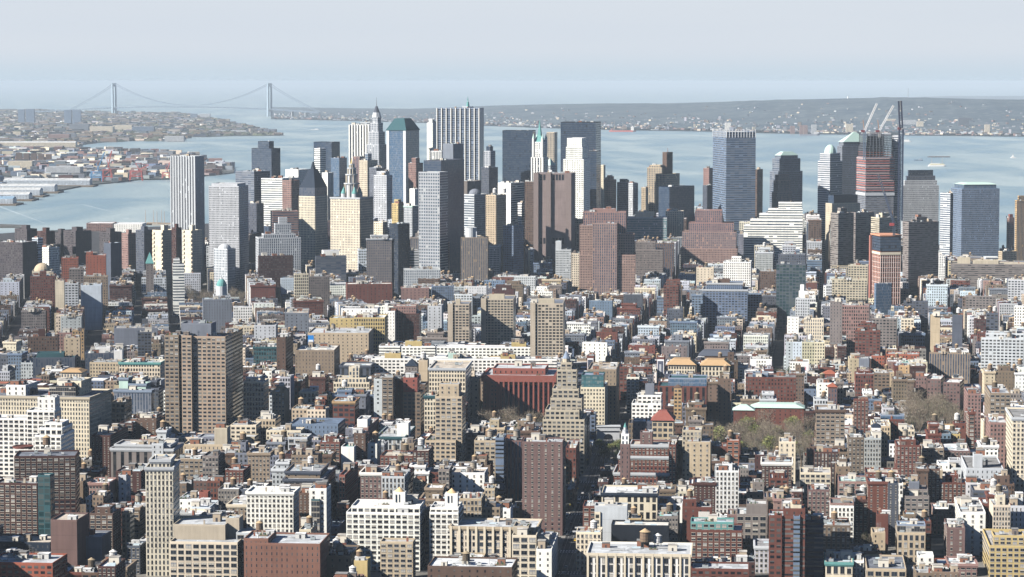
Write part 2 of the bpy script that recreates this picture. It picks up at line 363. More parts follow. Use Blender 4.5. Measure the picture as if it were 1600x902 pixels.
# ------------------------------------------------------------------ windows as parts
WIN = {}
def win_mesh(w_, h, k):
    key = (round(w_,1), round(h,1), k)
    if key in WIN: return WIN[key]
    mb = MB(); g = [(.012,.016,.024),(.03,.038,.05),(.012,.016,.024),(.40,.38,.34)][k]
    # lies in the XZ plane, outward is -Y
    def q(x0,x1,z0,z1,y,wc,mi): mb.face([(x0,y,z0),(x1,y,z0),(x1,y,z1),(x0,y,z1)], mi, wc)
    q(-w_/2,w_/2,-h/2,h/2 if k < 2 else h*.1,-.03,g,GLASS)
    if k >= 2: q(-w_/2,w_/2,h*.1,h/2,-.035,(.45,.43,.38) if k == 2 else (.25,.26,.28),SUR)
    for x in (-w_/2, w_/2): box(mb, rect(x,-.05,0,.12,.1), -h/2, h/2, (.22,.2,.18), SUR)
    box(mb, rect(0,-.06,0,.1,.08), -h/2, h/2, (.15,.15,.15), SUR)
    box(mb, rect(0,-.14,0,w_+.35,.28), -h/2-.22, -h/2, (.5,.46,.4), SUR, True)
    box(mb, rect(0,-.08,0,w_+.25,.16), h/2, h/2+.25, (.42,.38,.32), SUR, True)
    o = mb.build('window', link=False); WIN[key] = o.data; bpy.data.objects.remove(o); return WIN[key]
WCOUNT = 0
def windows(root, loc, faces, limit=100):
    """faces: list of (A, B, z0, z1, style) wall rectangles. The 100 that show largest are parts, the rest one part."""
    global WCOUNT
    allw = []
    for fi, (A, B, z0, z1, s) in enumerate(faces):
        bay, fl, ww, wh, g, rv = STY[s]
        Ln = math.hypot(B[0]-A[0], B[1]-A[1]); nb = max(1, round(Ln/bay)); nf = max(1, round((z1-z0)/fl))
        bw, fh = Ln/nb, (z1-z0)/nf
        ux, uy = (B[0]-A[0])/Ln, (B[1]-A[1])/Ln
        facing = (uy*0 - (-ux)*1) if False else abs(ux)
        for j in range(nf):
            for i in range(nb):
                s_ = (i+.5)*bw; z = z0 + (j+.5)*fh
                x, y = A[0]+ux*s_, A[1]+uy*s_
                px, py = proj(x, y, z)
                if not (-10 < px < 1610 and py < 905): continue
                allw.append((round(-facing,2), -z, x, y, z, math.atan2(uy, ux), bw*ww, fh*wh))
    allw.sort(key=lambda t: (t[0], t[1]))
    r = random.Random(len(allw))
    pick = lambda: r.choice((0,0,0,0,1,1,2,3))
    rest = MB()
    for n, (_, _, x, y, z, a, w_, h) in enumerate(allw):
        if n < limit:
            o = bpy.data.objects.new('window', win_mesh(w_, h, pick())); C.objects.link(o); o.parent = root
            o.location = (x-loc[0], y-loc[1], z-loc[2]); o.rotation_euler = (0,0,a); WCOUNT += 1
        else:
            c, s = cos(a), sin(a); nx, ny = s, -c
            def q(x0,x1,z0,z1,off,wc,mi): rest.face([(x+c*x0+nx*off,y+s*x0+ny*off,z+z0),(x+c*x1+nx*off,y+s*x1+ny*off,z+z0),(x+c*x1+nx*off,y+s*x1+ny*off,z+z1),(x+c*x0+nx*off,y+s*x0+ny*off,z+z1)], mi, wc)
            k = pick(); q(-w_/2,w_/2,-h/2,h/2,.03,[(.012,.016,.024),(.03,.038,.05),(.16,.155,.14),(.09,.1,.11)][k],GLASS)
            q(-w_/2-.15,w_/2+.15,-h/2-.22,-h/2,.1,(.5,.46,.4),SUR)
    if rest.F:
        o = rest.build('window', root, loc); o['kind'] = 'stuff'

# ------------------------------------------------------------------ a building
REG = []      # every hand placed building: footprint, pixel bounds, distance, lowest visible pixel row
def visible_edges(P):
    R = []
    for i in range(len(P)):
        j = (i+1) % len(P); ex, ey = P[j][0]-P[i][0], P[j][1]-P[i][1]
        nx, ny = ey, -ex; mx, my = (P[i][0]+P[j][0])/2, (P[i][1]+P[j][1])/2
        if -(nx*mx + ny*my) > 0.02*math.hypot(nx,ny)*math.hypot(mx,my): R.append(i)
    return R
def solid(W, R, P, z0, z1, wc, st, sides, rc, para=1.1, pcol=None, wins=None, edge3d=None):
    """walls + parapet into W, roof surface into R"""
    zr = z1 - para
    sd = dict(sides or {})
    if wins is not None:
        for i in (edge3d if edge3d is not None else visible_edges(P)):
            s = sd.get(i, st)
            if s and STY[s][2] < 1 and STY[s][3] < 1 and STY[s][2] > 0:
                wins.append((P[i], P[(i+1)%len(P)], z0, zr, s)); sd[i] = 'blank'
    walls(W, P, z0, zr, wc, st, sd)
    if para > 0: ring(W, P, 0.0, .45, zr, z1, pcol or tuple(min(.8, c*1.12) for c in wc))
    cap(R, offset(P, -.3), zr - .02 if para > 0 else zr, rc)
def building(name, label, cat, parts, yb=None, group=None, roofcol=(.4,.4,.4), seed=0, tanks=0, clutter=None, cor=None, win3d=False,
             para=1.1, base=None, reg=True, short=None, extra=None):
    """parts: list of (P, z0, z1, colour, style, sides, roofcolour or None)"""
    r = random.Random(seed)
    P0 = base or parts[0][0]
    cx = sum(p[0] for p in P0)/len(P0); cy = sum(p[1] for p in P0)/len(P0); loc = (cx, cy, 0)
    root = empty(name, loc, label, cat, group)
    W = MB(); R = MB(); wins = [] if win3d else None
    for (P, z0, z1, wc, st, sides, rc) in parts:
        solid(W, R, P, z0, z1, wc, st, sides, rc or roofcol, para, None, wins)
    wo = W.build('wall', root, loc); R.build('roof', root, loc)
    if wins: windows(root, loc, wins)
    if cor:
        K = MB()
        for (P, z0, z1, wc, st, sides, rc) in parts:
            if area(P) > .3*area(parts[0][0]): ring(K, P, .8, -.02, z1-1.7, z1+.05, cor); ring(K, P, .45, -.02, z1-2.6, z1-1.7, tuple(c*.8 for c in cor))
        K.build('cornice', root, loc)
    # roof clutter
    for q, (P, z0, z1, wc, st, sides, rc) in enumerate(parts):
        A = area(P)
        if A < 60: continue
        a = math.atan2(P[1][1]-P[0][1], P[1][0]-P[0][0])
        n = clutter if clutter is not None else min(15, 3 + int(A/80))
        if q and clutter is None: n = n//2
        for k in range(n):
            x, y = spot(P, r)
            kind = r.choices(('bulkhead','roof_unit','chimney','skylight','vent','duct','antenna','roof_deck'), (3,2.5,1.3,1,1.4,1.3,.8,.7))[0]
            put(kind, r.randrange(6), root, (x-cx, y-cy, z1-para), a, r.uniform(.8,1.25))
    for k in range(tanks):
        P = parts[-1 if k == 0 else 0][0]; z1 = parts[-1 if k == 0 else 0][2]
        x, y = spot(P, r, .25); put('water_tank', r.randrange(4), root, (x-cx, y-cy, z1-para+.0), 0, r.uniform(1.0,1.25))
    if extra: extra(root, loc, parts)
    if reg: register(parts, yb, label, root, name)
    return root
def register(parts, yb, label, root, name):
    xs, ys = [], []
    for (P, z0, z1, *_) in parts:
        for p in P:
            for z in (z0, z1):
                a = proj(p[0], p[1], z); xs.append(a[0]); ys.append(a[1])
    allp = [p for pr in parts for p in pr[0]]
    REG.append(dict(P=[pr[0] for pr in parts if pr[1] < 20], x0=min(xs), x1=max(xs), y0=min(ys), yb=yb if yb else max(ys), d=min(p[1] for p in allp), label=label, root=root, name=name))

PHI = RAD(4.7)
def dist(yb, hf): return 4200.0*(320-hf)/(yb-127)
SEED = [100]
def col(c): return COL[c] if isinstance(c, str) else c
def g(name, label, cat, xl, xr, yt, yb, c, st, dp=25, xs=None, d=None, phi=None, hf=None, bx=(), ss=None, rc=None, tanks=0, cor=None, w3=None, cl=None, extra=None, para=1.1, fl=None):
    """grid building: front face from pixel xl to xr, roof line yt, lowest visible row yb"""
    SEED[0] += 1
    if hf is None: hf = 30 if yb > 700 else 20
    if d is None: d = dist(yb, hf)
    ph = PHI if phi is None else RAD(phi)
    U = (cos(ph), -sin(ph)); V = (sin(ph), cos(ph))
    x0, _, zt = at(xl, yt, d); o = (x0, d)
    def uat(px, v=0.0):            # solve u so that o + uU + vV projects to column px
        k = (px-800)/FPX; r0 = ray(px, yt); kk = r0[0]/r0[1]
        return (kk*(o[1]+v*V[1]) - (o[0]+v*V[0]))/(U[0]-kk*U[1])
    u1 = uat(xr)
    if xs is not None:             # choose depth so that the side reaches column xs
        uu = u1 if xs > xr else 0.0; lo, hi = 4.0, 130.0; best = None
        for dd in range(6, 66):
            x, y = o[0]+uu*U[0]+dd*V[0], o[1]+uu*U[1]+dd*V[1]
            e = abs(proj(x, y, zt)[0]-xs)
            if best is None or e < best[0]: best = (e, dd)
        dp = best[1]
    def Q(a, b, v0, v1): return [(o[0]+u*U[0]+v*V[0], o[1]+u*U[1]+v*V[1]) for u, v in ((a,v0),(b,v0),(b,v1),(a,v1))]
    P = Q(0, u1, 0, dp); wc = jit(col(c), .05, random.Random(SEED[0]))
    sides = {1: ss, 3: ss, 2: 'punch'} if ss else None
    if fl: sides = dict(sides or {}); sides[0] = fl
    rcol = col(rc) if rc else random.Random(SEED[0]).choice(((.55,.55,.54),(.38,.37,.36),(.22,.22,.22),(.62,.60,.55),(.45,.40,.34)))
    parts = [(P, 0, zt, wc, st, sides, rcol)]
    for b in bx:
        a_, b_, y_, v0, dd = b[:5]
        uu0, uu1 = uat(a_, v0), uat(b_, v0)
        zz = at(a_, y_, d + v0)[2]
        # start on top of the main block when inside it
        inside = uu0 >= -.01 and uu1 <= u1+.01 and v0 >= 0 and v0+dd <= dp+.01
        zb = zt-1.1 if (inside and zz > zt) else 0
        parts.append((Q(uu0, uu1, v0, v0+dd), zb, zz, jit(col(b[5]),.04,random.Random(SEED[0])) if len(b) > 5 and b[5] else wc, b[6] if len(b) > 6 else st, None, None))
    if w3 is None: w3 = d < 2230
    return building(name, label, cat, parts, yb, roofcol=rcol, seed=SEED[0], tanks=tanks, clutter=cl, cor=col(cor) if cor else None, win3d=w3, extra=extra, para=para)
def q(name, label, cat, xl, xm, xr, yt, yb, r, c, st, d=None, dl=None, dr=None, tiers=(), s1=None, hf=20, rc=None, tanks=0, cor=None, w3=None, cl=None, extra=None, para=1.1, cr=None):
    """corner building: near corner at column xm, left face to xl, right face to xr, turned by r degrees"""
    SEED[0] += 1
    if d is None: d = dist(yb, hf)
    a = RAD(r); Ld = (-cos(a), sin(a)); Rd = (sin(a), cos(a))
    x0, _, zt = at(xm, yt, d); o = (x0, d)
    def ln(px, D):
        r0 = ray(px, yt); kk = r0[0]/r0[1]; den = D[0]-kk*D[1]
        if abs(den) < 1e-4: return 30
        return (kk*o[1]-o[0])/den
    a1 = dl or max(4, min(140, ln(xl, Ld))); b1 = dr or max(4, min(140, ln(xr, Rd)))
    if ln(xl, Ld) < 0 and not dl: a1 = 30
    if ln(xr, Rd) < 0 and not dr: b1 = 30
    P = [(o[0]+Ld[0]*a1, o[1]+Ld[1]*a1), o, (o[0]+Rd[0]*b1, o[1]+Rd[1]*b1), (o[0]+Ld[0]*a1+Rd[0]*b1, o[1]+Ld[1]*a1+Rd[1]*b1)]
    wc = jit(col(c), .05, random.Random(SEED[0]))
    sides = {1: s1} if s1 else None
    rcol = col(rc) if rc else (.4,.4,.4)
    parts = [(P, 0, zt, wc, st, sides, rcol)]; z = zt
    for t in tiers:
        f, y_ = t[0], t[1]; Pt = scalep(P, f); zz = at(xm, y_, min(p[1] for p in Pt))[2]
        parts.append((Pt, z-1.2, zz, col(t[3]) if len(t) > 3 else wc, t[2] if len(t) > 2 and t[2] else st, sides, None)); z = zz
    if w3 is None: w3 = d < 2230
    return building(name, label, cat, parts, yb, roofcol=rcol, seed=SEED[0], tanks=tanks, clutter=cl, cor=col(cor) if cor else None, win3d=w3, extra=extra, para=para)
# crowns used as extra=
def hip(colr, ytip, f=.0, grow=.5, mi=SUR, nm='hip_roof'):
    def fn(root, loc, parts):
        P, z1 = parts[-1][0], parts[-1][2]; cx = sum(p[0] for p in P)/len(P); cy = sum(p[1] for p in P)/len(P)
        zt = at(proj(cx,cy,z1)[0], ytip, cy)[2]; m = MB(); frustum(m, offset(P, grow), scalep(P, max(f,.01)), z1+.02, max(z1+1, zt), col(colr), mi)
        m.build(nm, root, loc)
    return fn
def domed(colr, ytip, f=.45, nm='dome', steps=0):
    def fn(root, loc, parts):
        P, z1 = parts[-1][0], parts[-1][2]; cx = sum(p[0] for p in P)/len(P); cy = sum(p[1] for p in P)/len(P)
        r = math.sqrt(area(P))*f; zt = at(proj(cx,cy,z1)[0], ytip, cy)[2]; m = MB(); dome(m, cx, cy, z1-1, r, max(2, zt-z1+1), col(colr)); m.build(nm, root, loc)
    return fn
def mast(colr, ytip, t=1.2, nm='mast'):
    def fn(root, loc, parts):
        P, z1 = parts[-1][0], parts[-1][2]; cx = sum(p[0] for p in P)/len(P); cy = sum(p[1] for p in P)/len(P)
        zt = at(proj(cx,cy,z1)[0], ytip, cy)[2]; m = MB(); cyl(m, cx, cy, z1-1, zt, t, t*.25, col(colr), 8, METAL); m.build(nm, root, loc)
    return fn
def both(*fs):
    def fn(root, loc, parts):
        for f in fs: f(root, loc, parts)
    return fn
def tank_at(px, py, s=1.3, k=0, v=8):   # a tank whose legs stand at a pixel column of the roof
    def fn(root, loc, parts):
        P, z1 = parts[0][0], parts[0][2]; y = P[0][1]+v; x, _, _z = at(px, py, y)
        put('water_tank', k, root, (x-loc[0], y-loc[1], z1-1.1), 0, s)
    return fn
def cylroof(px0, px1, ytop, colr, v=10, nm='water_tower'):
    def fn(root, loc, parts):
        P, z1 = parts[0][0], parts[0][2]; y = P[0][1]+v; a, _, zt = at(px0, ytop, y); b, _, _ = at(px1, ytop, y)
        m = MB(); cyl(m, (a+b)/2, y, z1-1.1, zt, (b-a)/2, (b-a)/2, col(colr), 20); ring(m, [((a+b)/2+(b-a)/2*cos(t*pi/10), y+(b-a)/2*sin(t*pi/10)) for t in range(20)], .1, .3, zt, zt+.6, col(colr)); m.build(nm, root, loc)
    return fn
def piers(n, colr='lgray', t=1.2, proud=.9, edges=(0,), nm='pier', z1o=0.0, z0=0):
    """vertical piers standing proud of the wall; each is a part"""
    def fn(root, loc, parts):
        P, z1 = parts[0][0], parts[0][2]
        for e in edges:
            A, B = P[e], P[(e+1)%len(P)]; Ln = math.hypot(B[0]-A[0],B[1]-A[1]); a = math.atan2(B[1]-A[1],B[0]-A[0]); nx, ny = sin(a), -cos(a)
            for i in range(n+1):
                f = (t/2 + (Ln-t)*i/n)/Ln; x, y = A[0]+(B[0]-A[0])*f+nx*proud/2, A[1]+(B[1]-A[1])*f+ny*proud/2
                m = MB(); box(m, rect(x, y, a, t, proud), z0, z1+z1o, col(colr)); m.build(nm, root, loc)
    return fn
def panels(*L_, nm='sign_panel'):
    """flat painted panels on a wall: (edge, from, to, low, high, colour) as shares of the wall, each list item one part with its marks"""
    def fn(root, loc, parts):
        P, z1 = parts[0][0], parts[0][2]-1.1
        for grp in L_:
            m = MB()
            for k, (e, f0, f1, h0, h1, c) in enumerate(grp):
                A, B = P[e], P[(e+1)%len(P)]; Ln = math.hypot(B[0]-A[0],B[1]-A[1]); nx, ny = (B[1]-A[1])/Ln, -(B[0]-A[0])/Ln; o_ = .12+.02*k
                p = [(A[0]+(B[0]-A[0])*f+nx*o_, A[1]+(B[1]-A[1])*f+ny*o_) for f in (f0,f1)]
                m.face([(*p[0],z1*h0),(*p[1],z1*h0),(*p[1],z1*h1),(*p[0],z1*h1)], SUR, col(c))
            m.build(nm, root, loc)
    return fn
def letters(txt, px, py, d, h, c=(.8,.8,.8)):
    def fn(root, loc, parts):
        x, _, z = at(px, py, d); cu = bpy.data.curves.new('roof_letters', 'FONT'); cu.body = txt; cu.size = h*1.4; cu.extrude = .25; cu.offset = .12
        o = bpy.data.objects.new('roof_letters', cu); C.objects.link(o); dg = bpy.context.evaluated_depsgraph_get(); me = bpy.data.meshes.new_from_object(o.evaluated_get(dg)); bpy.data.objects.remove(o)
        me.materials.clear(); me.materials.append(MATS[SUR]); a = me.attributes.new('wc','FLOAT_COLOR','FACE'); a.data.foreach_set('color', [v for _ in me.polygons for v in (*c,1)])
        o = bpy.data.objects.new('roof_letters', me); C.objects.link(o); o.parent = root; o.location = (x-loc[0], d-loc[1], z); o.rotation_euler = (pi/2,0,0)
    return fn
# =================================================================== downtown towers
OT, AT_, LB = 'office tower', 'apartment tower', 'building'
n_ot, n_at, n_lb = 'office_tower', 'apartment_tower', 'loft_building'

q(n_ot,'tall pale tower of white vertical ribs with a dark window band high on its corner',OT,266,305,319,244,410,22,'lgray','softrib',d=4250,s1='softrib',
  tiers=(), rc='gray', cl=2, extra=piers(9,'lgray',1.6,1.0,(0,)))
q(n_ot,'grey courthouse tower of small square windows beside the white ribbed tower',OT,326,373,388,291,400,14,'lgray','fine',d=4120,tiers=((.86,287,'blank'),),rc='gray',cl=1)
q('courthouse','low pale courthouse with curved gable in front of the grey courthouse tower','courthouse',334,355,368,389,415,30,'lgray','court',d=3950,rc='steel',cl=0,extra=domed('lgray',381,.42,'vaulted_roof'))
q(n_ot,'dark green glass tower with a smaller dark block on top, alone against the harbour',OT,393,424,438,232,262,30,'dark','dglass',d=5250,tiers=((.55,221,'dglass'),),rc='dark',cl=2)
q(n_ot,'bluish grey tower with pale left face behind the grey courthouse tower',OT,368,397,422,268,300,30,'gray','strip',d=4700,s1='dglass',rc='gray')
q(n_ot,'small dark grey block low between the courthouse tower and the brown striped tower',OT,386,402,412,318,360,30,'dgray','punch',d=4350)
q(n_ot,'white horizontally striped tower with a brown right face',OT,408,441,468,279,345,22,'white','strip',d=4620,s1='punch',rc='gray')
q(n_ot,'short brick-and-grey office block in front of the striped tower',OT,441,455,468,282,350,30,'pink','wide',d=4560,s1='wide')
q(n_ot,'white low office slab on the harbour edge behind the dark pyramid tower',OT,446,466,482,265,290,30,'white','few',d=5500)
q(n_ot,'dark glass tower with white stepped balconies down its left corner',OT,490,518,531,222,262,30,'dark','dglass',d=5300,s1='dglass',rc='dark',cl=1)
q(n_ot,'white banded wing of stacked floors at the foot of the dark glass tower',OT,491,500,509,232,270,25,'white','strip',d=5230)
q(n_ot,'narrow blue-grey glass block right of the banded dark tower',OT,517,530,542,247,300,25,'bgray','glass',d=5000)
q(n_ot,'tiny white windowed block behind the domed municipal skyscraper',OT,503,512,521,270,320,25,'white','few',d=4900)
# courthouse tower, pyramid coloured dark for shadow and scaffolding
def pyramid_crown(root, loc, parts):
    P, z1 = parts[0][0], parts[0][2]; m = MB()
    cx, cy = loc[0], loc[1]
    Q1 = scalep(P,.97); Q2 = scalep(P,.72); Q3 = scalep(P,.30); za = at(489,282,cy)[2]; zb = at(489,264,cy)[2]
    walls(m, Q1, z1, z1+.55*(za-z1), COL['dgray'], 'fin'); frustum(m, Q1, Q2, z1+.55*(za-z1), za, COL['dark'])
    frustum(m, Q2, Q3, za, zb, COL['dark']); m.build('pyramid_roof', root, loc)
    m = MB(); cyl(m, cx, cy, zb-1, at(489,253,cy)[2], 4.5, 1.2, COL['dark'], 8); m.build('lantern', root, loc)
q(n_ot,'cream stone tower under a black steep pyramid roof',OT,467,492,512,307,392,28,'cream','court',d=4190,rc='dark',cl=0,extra=pyramid_crown)
# municipal building
def municipal(root, loc, parts):
    P, z1 = parts[0][0], parts[0][2]; cx, cy = parts[0][0][0][0]*.5+parts[0][0][2][0]*.5, parts[0][0][0][1]*.5+parts[0][0][2][1]*.5
    ax = proj(cx,cy,z1)[0]; m = MB(); z = z1-1; W = at(ax,300,cy)[2]
    for rr, y0, y1 in ((12,307,286),(9.5,286,272),(6.5,272,262),(4,262,256)):
        za, zb = at(ax,y0,cy)[2], at(ax,y1,cy)[2]; cyl(m, cx, cy, min(za,z1-1) if rr==12 else za, zb-1.6, rr*.82, rr*.82, COL['lgray'], 12)
        cyl(m, cx, cy, zb-1.6, zb, rr, rr, COL['lgray'], 12)
        for k in range(10): b = k*pi/5; bar(m, (cx+rr*.92*cos(b),cy+rr*.92*sin(b),za), (cx+rr*.92*cos(b),cy+rr*.92*sin(b),zb-1.5), 1.0, COL['cream'], SUR)
    cyl(m, cx, cy, at(ax,256,cy)[2], at(ax,247,cy)[2], 1.6, .2, (.62,.48,.2), 8, METAL); m.build('central_tower', root, loc)
    for p in [scalep(P,.82)[k] for k in range(4)]:
        m = MB(); x, y = p[0]*.45+cx*.55, p[1]*.45+cy*.55; za = at(ax,296,cy)[2]; cyl(m, x, y, z1-1, za-6, 4.2, 4.2, COL['lgray'], 10); cyl(m, x, y, za-6, za+4, 4.6, .3, COL['green'], 10); m.build('turret', root, loc)
q(n_ot,'white municipal skyscraper crowned by a tall colonnaded wedding-cake spire',OT,516,562,583,309,395,24,'cream','court',d=4040,s1='court',rc='mint',cl=0,cor='lgray',extra=municipal)
q(n_ot,'tower of white piers and dark window strips with square openings along its top',OT,545,577,580,195,262,12,'white','rib',d=5100,rc='gray',extra=piers(7,'white',2.2,1.4,(0,)))
q(n_ot,'pale slab top showing just behind the white-piered tower',OT,563,578,590,191,240,12,'lgray','strip',d=5400)
def aig(root, loc, parts):
    m = MB(); cx, cy = loc[0], loc[1]; z1 = parts[-1][2]; a = proj(cx,cy,z1)[0]
    za = at(a,176,cy)[2]; cyl(m, cx, cy, z1-1, za, 9, 6.5, COL['lgray'], 8); zb = at(a,166,cy)[2]; cyl(m, cx, cy, za, zb, 6.2, 2, COL['dgray'], 8); m.build('lantern', root, loc)
    m = MB(); cyl(m, cx, cy, zb-1, at(a,152,cy)[2], .8, .2, COL['gray'], 6, METAL); m.build('spire', root, loc)
q(n_ot,'slender stepped stone skyscraper ending in a pointed lantern and needle spire',OT,573,592,604,226,300,24,'lgray','fin',d=5050,tiers=((.84,206),(.64,192),(.46,183)),rc='lgray',cl=0,extra=aig)
q(n_ot,'blue glass tower with white banded corners under a dark green hipped roof',OT,604,634,655,204,285,20,'bgray','glass',d=4980,s1='glass',rc='teal',cl=0,extra=both(hip('teal',185,.5,1.5),piers(1,'silver',5,.6,(0,))))
q(n_ot,'dull pink tower with vertical window strips in front of the slender spire',OT,551,562,570,245,310,20,'pink','rib',d=4900)
q(n_ot,'cream slab with pale blue rooftop box below the needle-spired skyscraper',OT,561,574,590,251,330,22,'cream','punch',d=4700,tiers=((.35,240,'glass','lgray'),))
q(n_ot,'grey-blue flank block right of the cream slab with blue rooftop box',OT,577,588,603,262,330,22,'gray','fine',d=4560)
q(n_ot,'pink brick office tower with a small stepped crown',OT,638,650,661,255,320,30,'pink','punch',d=4750,tiers=((.55,247),))
q(n_ot,'stepped pale limestone block with many square windows below the green-roofed tower',OT,584,604,613,274,345,25,'lgray','punch',d=4420,tiers=((.7,268),))
q(n_ot,'small white slab left of the dark checkered federal tower',OT,640,648,654,295,350,30,'white','few',d=4400)
q(n_ot,'pale yellow stepped block between grey downtown buildings',OT,612,622,631,318,370,30,'yellow','punch',d=4200,tiers=((.6,312),))
q(n_ot,'ornate pale stone block next to the pale yellow stepped one',OT,631,644,654,322,375,30,'lgray','court',d=4180,cor='mint')
q(n_ot,'low cream arcaded block beneath the limestone stepped tower',OT,584,598,606,347,372,30,'cream','punch',d=4000)
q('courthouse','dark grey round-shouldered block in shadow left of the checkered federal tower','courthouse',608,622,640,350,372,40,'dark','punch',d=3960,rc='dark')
q(n_ot,'slim white tower with red aerial frame on top left of the broad ribbed bank slab',OT,667,676,682,192,270,18,'white','slit',d=5080,tiers=((.6,186,'slit'),),extra=mast('gray',176,.6))
q(n_ot,'broad tall bank slab of white vertical ribs, widest tower of the skyline',OT,682,749,756,169,290,8,'steel','wtc',d=4950,s1='rib',rc='dgray',cl=2,extra=piers(9,'white',1.5,1.6,(0,)))
def green_spire(root, loc, parts):
    m = MB(); cx, cy = loc[0], loc[1]; z1 = parts[-1][2]; a = proj(cx,cy,z1)[0]; cyl(m, cx, cy, z1-2, at(a,159,cy)[2], 3.5, 2, COL['green'], 8); cyl(m, cx, cy, at(a,158,cy)[2], at(a,151,cy)[2], 1.2, .2, COL['green'], 6); m.build('spire', root, loc)
q(n_ot,'green copper spire tip of a tower hidden behind the broad ribbed bank slab',OT,722,731,740,166.5,300,20,'lgray','punch',d=5300,cl=0,extra=green_spire)
q(n_ot,'white block of vertical fins in front of the broad ribbed bank slab',OT,673,690,694,236,290,10,'white','rib',d=4650)
q(n_ot,'plain grey windowless slab standing before the broad ribbed bank slab',OT,692,708,724,225,290,30,'gray','blank',d=4600,rc='gray')
q(n_ot,'federal tower with checkerboard of white panels and dark windows',OT,654,687,700,269,372,22,'fed','checks',d=3950,s1='dglass',rc='dgray',cl=1,dr=30)
q(n_ot,'taller dark ribbed half of the federal office tower',OT,662,689,725,251,375,22,'dgray','dglass',d=4010,s1='rib',rc='dgray',cl=3)
q(n_ot,'brown-grey block with a drum-shaped top right of the dark federal tower',OT,700,742,752,283,300,15,'taupe','blank',d=4700)
q(n_ot,'stone-grey block with curved colonnade right of the dark federal tower',OT,722,741,762,304,372,40,'lgray','strip',d=4200,s1='punch',rc='gray',cl=1,extra=domed('gray',295,.34,'drum'))
q(n_ot,'slim stepped stone tower with a black cap right of the broad ribbed bank slab',OT,756,766,774,236,300,25,'lgray','fin',d=4850,tiers=((.6,229,'dglass','dark'),))
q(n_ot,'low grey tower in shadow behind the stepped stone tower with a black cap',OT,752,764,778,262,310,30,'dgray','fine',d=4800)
q(n_ot,'wide black glass slab left of the green-pointed gothic skyscraper',OT,785,832,837,204,285,8,'dark','dglass',d=4900,s1='dglass',rc='dark',cl=3)
# gothic tower
def gothic(root, loc, parts):
    cx, cy = loc[0], loc[1]; P = parts[-1][0]; z1 = parts[-1][2]; a = proj(cx,cy,z1)[0]; m = MB()
    za, zb = at(a,212,cy)[2], at(a,197,cy)[2]
    frustum(m, scalep(P,.92), scalep(P,.42), z1-.5, za, COL['green']); frustum(m, scalep(P,.36), scalep(P,.16), za, zb, COL['green']); cyl(m, cx, cy, zb, at(a,187,cy)[2], 1.6, .15, COL['green'], 6); m.build('copper_roof', root, loc)
    for p in scalep(P, .97):
        m = MB(); cyl(m, p[0], p[1], z1-25, z1+5, 2.2, 2.2, COL['white'], 8); cyl(m, p[0], p[1], z1+5, z1+14, 2.2, .1, COL['mint'], 8); m.build('turret', root, loc)
q(n_ot,'white terracotta gothic skyscraper with pointed green copper roof',OT,830,849,856,246,290,18,'white','fin',d=4450,dr=27,tiers=((.76,222,'fin'),),rc='lgray',cl=0,extra=both(gothic,piers(4,'white',1.8,1.3,(0,))))
q(n_ot,'slim light brown art deco tower just right of the gothic skyscraper',OT,854,866,871,207,300,15,'beige','fin',d=5000,tiers=(),cl=0)
q(n_ot,'small tower with green pyramid roof below the slim art deco tower',OT,851,860,868,258,290,28,'lgray','fine',d=4600,extra=hip('mint',248,.1))
q(n_ot,'massive black steel tower, darkest block of the skyline',OT,876,931,939,191,300,10,'black','dglass',d=4800,s1='dglass',rc='black',cl=5)
q(n_ot,'black narrow annex tower right below the massive black steel tower',OT,921,932,939,236,320,12,'black','dglass',d=4650)
q(n_ot,'bright white stepped tower with notched crown in front of the black steel tower',OT,880,912,922,249,330,12,'white','punch',d=4380,s1='punch',tiers=((.8,230,'fine'),(.72,216,'slit')),rc='lgray',cl=0)
q(n_ot,'small cream slab seen right of the black tower above the water',OT,939,943,946,258,300,20,'cream','slit',d=5100)
q(n_ot,'stone block with stepped top right of the black tower',OT,944,953,963,281,320,30,'pink','punch',d=4900,tiers=((.6,276),))
q(n_ot,'pair-topped grey tower by the water left of the stepped beige tower',OT,964,978,985,285,325,35,'gray','fine',d=4850,tiers=((.6,280),))
q(n_ot,'thin pale slab beside the pair-topped grey tower',OT,982,989,997,286,325,35,'lgray','fine',d=4800)
def long_lines(root, loc, parts):
    P, z1 = parts[0][0], parts[0][2]
    for e, fr in ((0,(.0,.40,.9)),):
        A, B = P[0], P[1]; Ln = math.hypot(B[0]-A[0],B[1]-A[1]); a = math.atan2(B[1]-A[1],B[0]-A[0]); nx, ny = sin(a), -cos(a)
        for f0, f1 in ((0,.13),(.33,.46),(.86,1.0)):
            f = (f0+f1)/2; w_ = (f1-f0)*Ln; x, y = A[0]+(B[0]-A[0])*f+nx*2, A[1]+(B[1]-A[1])*f+ny*2
            m = MB(); box(m, rect(x,y,a,w_,4), 0, z1+.5, COL['granite']); m.build('pier', root, loc)
        for zz in (z1-2, z1*.42):
            for f in (.2,.28,.53,.61,.69,.77):
                x, y = A[0]+(B[0]-A[0])*f+nx*.12, A[1]+(B[1]-A[1])*f+ny*.12
                m = MB(); box(m, rect(x,y,a,Ln*.055,.2), zz-9, zz, COL['black'], GLASS); m.build('air_vent', root, loc)
    m = MB(); x, y = spot(P, random.Random(3), .3); dome(m, x, y, z1+1, 3.4, 3.2, COL['white']); cyl(m, x, y, z1-1.2, z1+1, 1, 1, COL['gray'], 6); m.build('radar_dome', root, loc)
q('telephone_exchange','windowless brown granite telephone tower with projecting vertical shafts',OT,834,893,899,271,412,8,'granite','blank',d=4220,s1='blank',rc='gray',cl=5,extra=long_lines)
q(n_ot,'dark brown punched-window tower left of the windowless granite tower',OT,820,834,840,284,390,12,'brown','punch',d=4350)
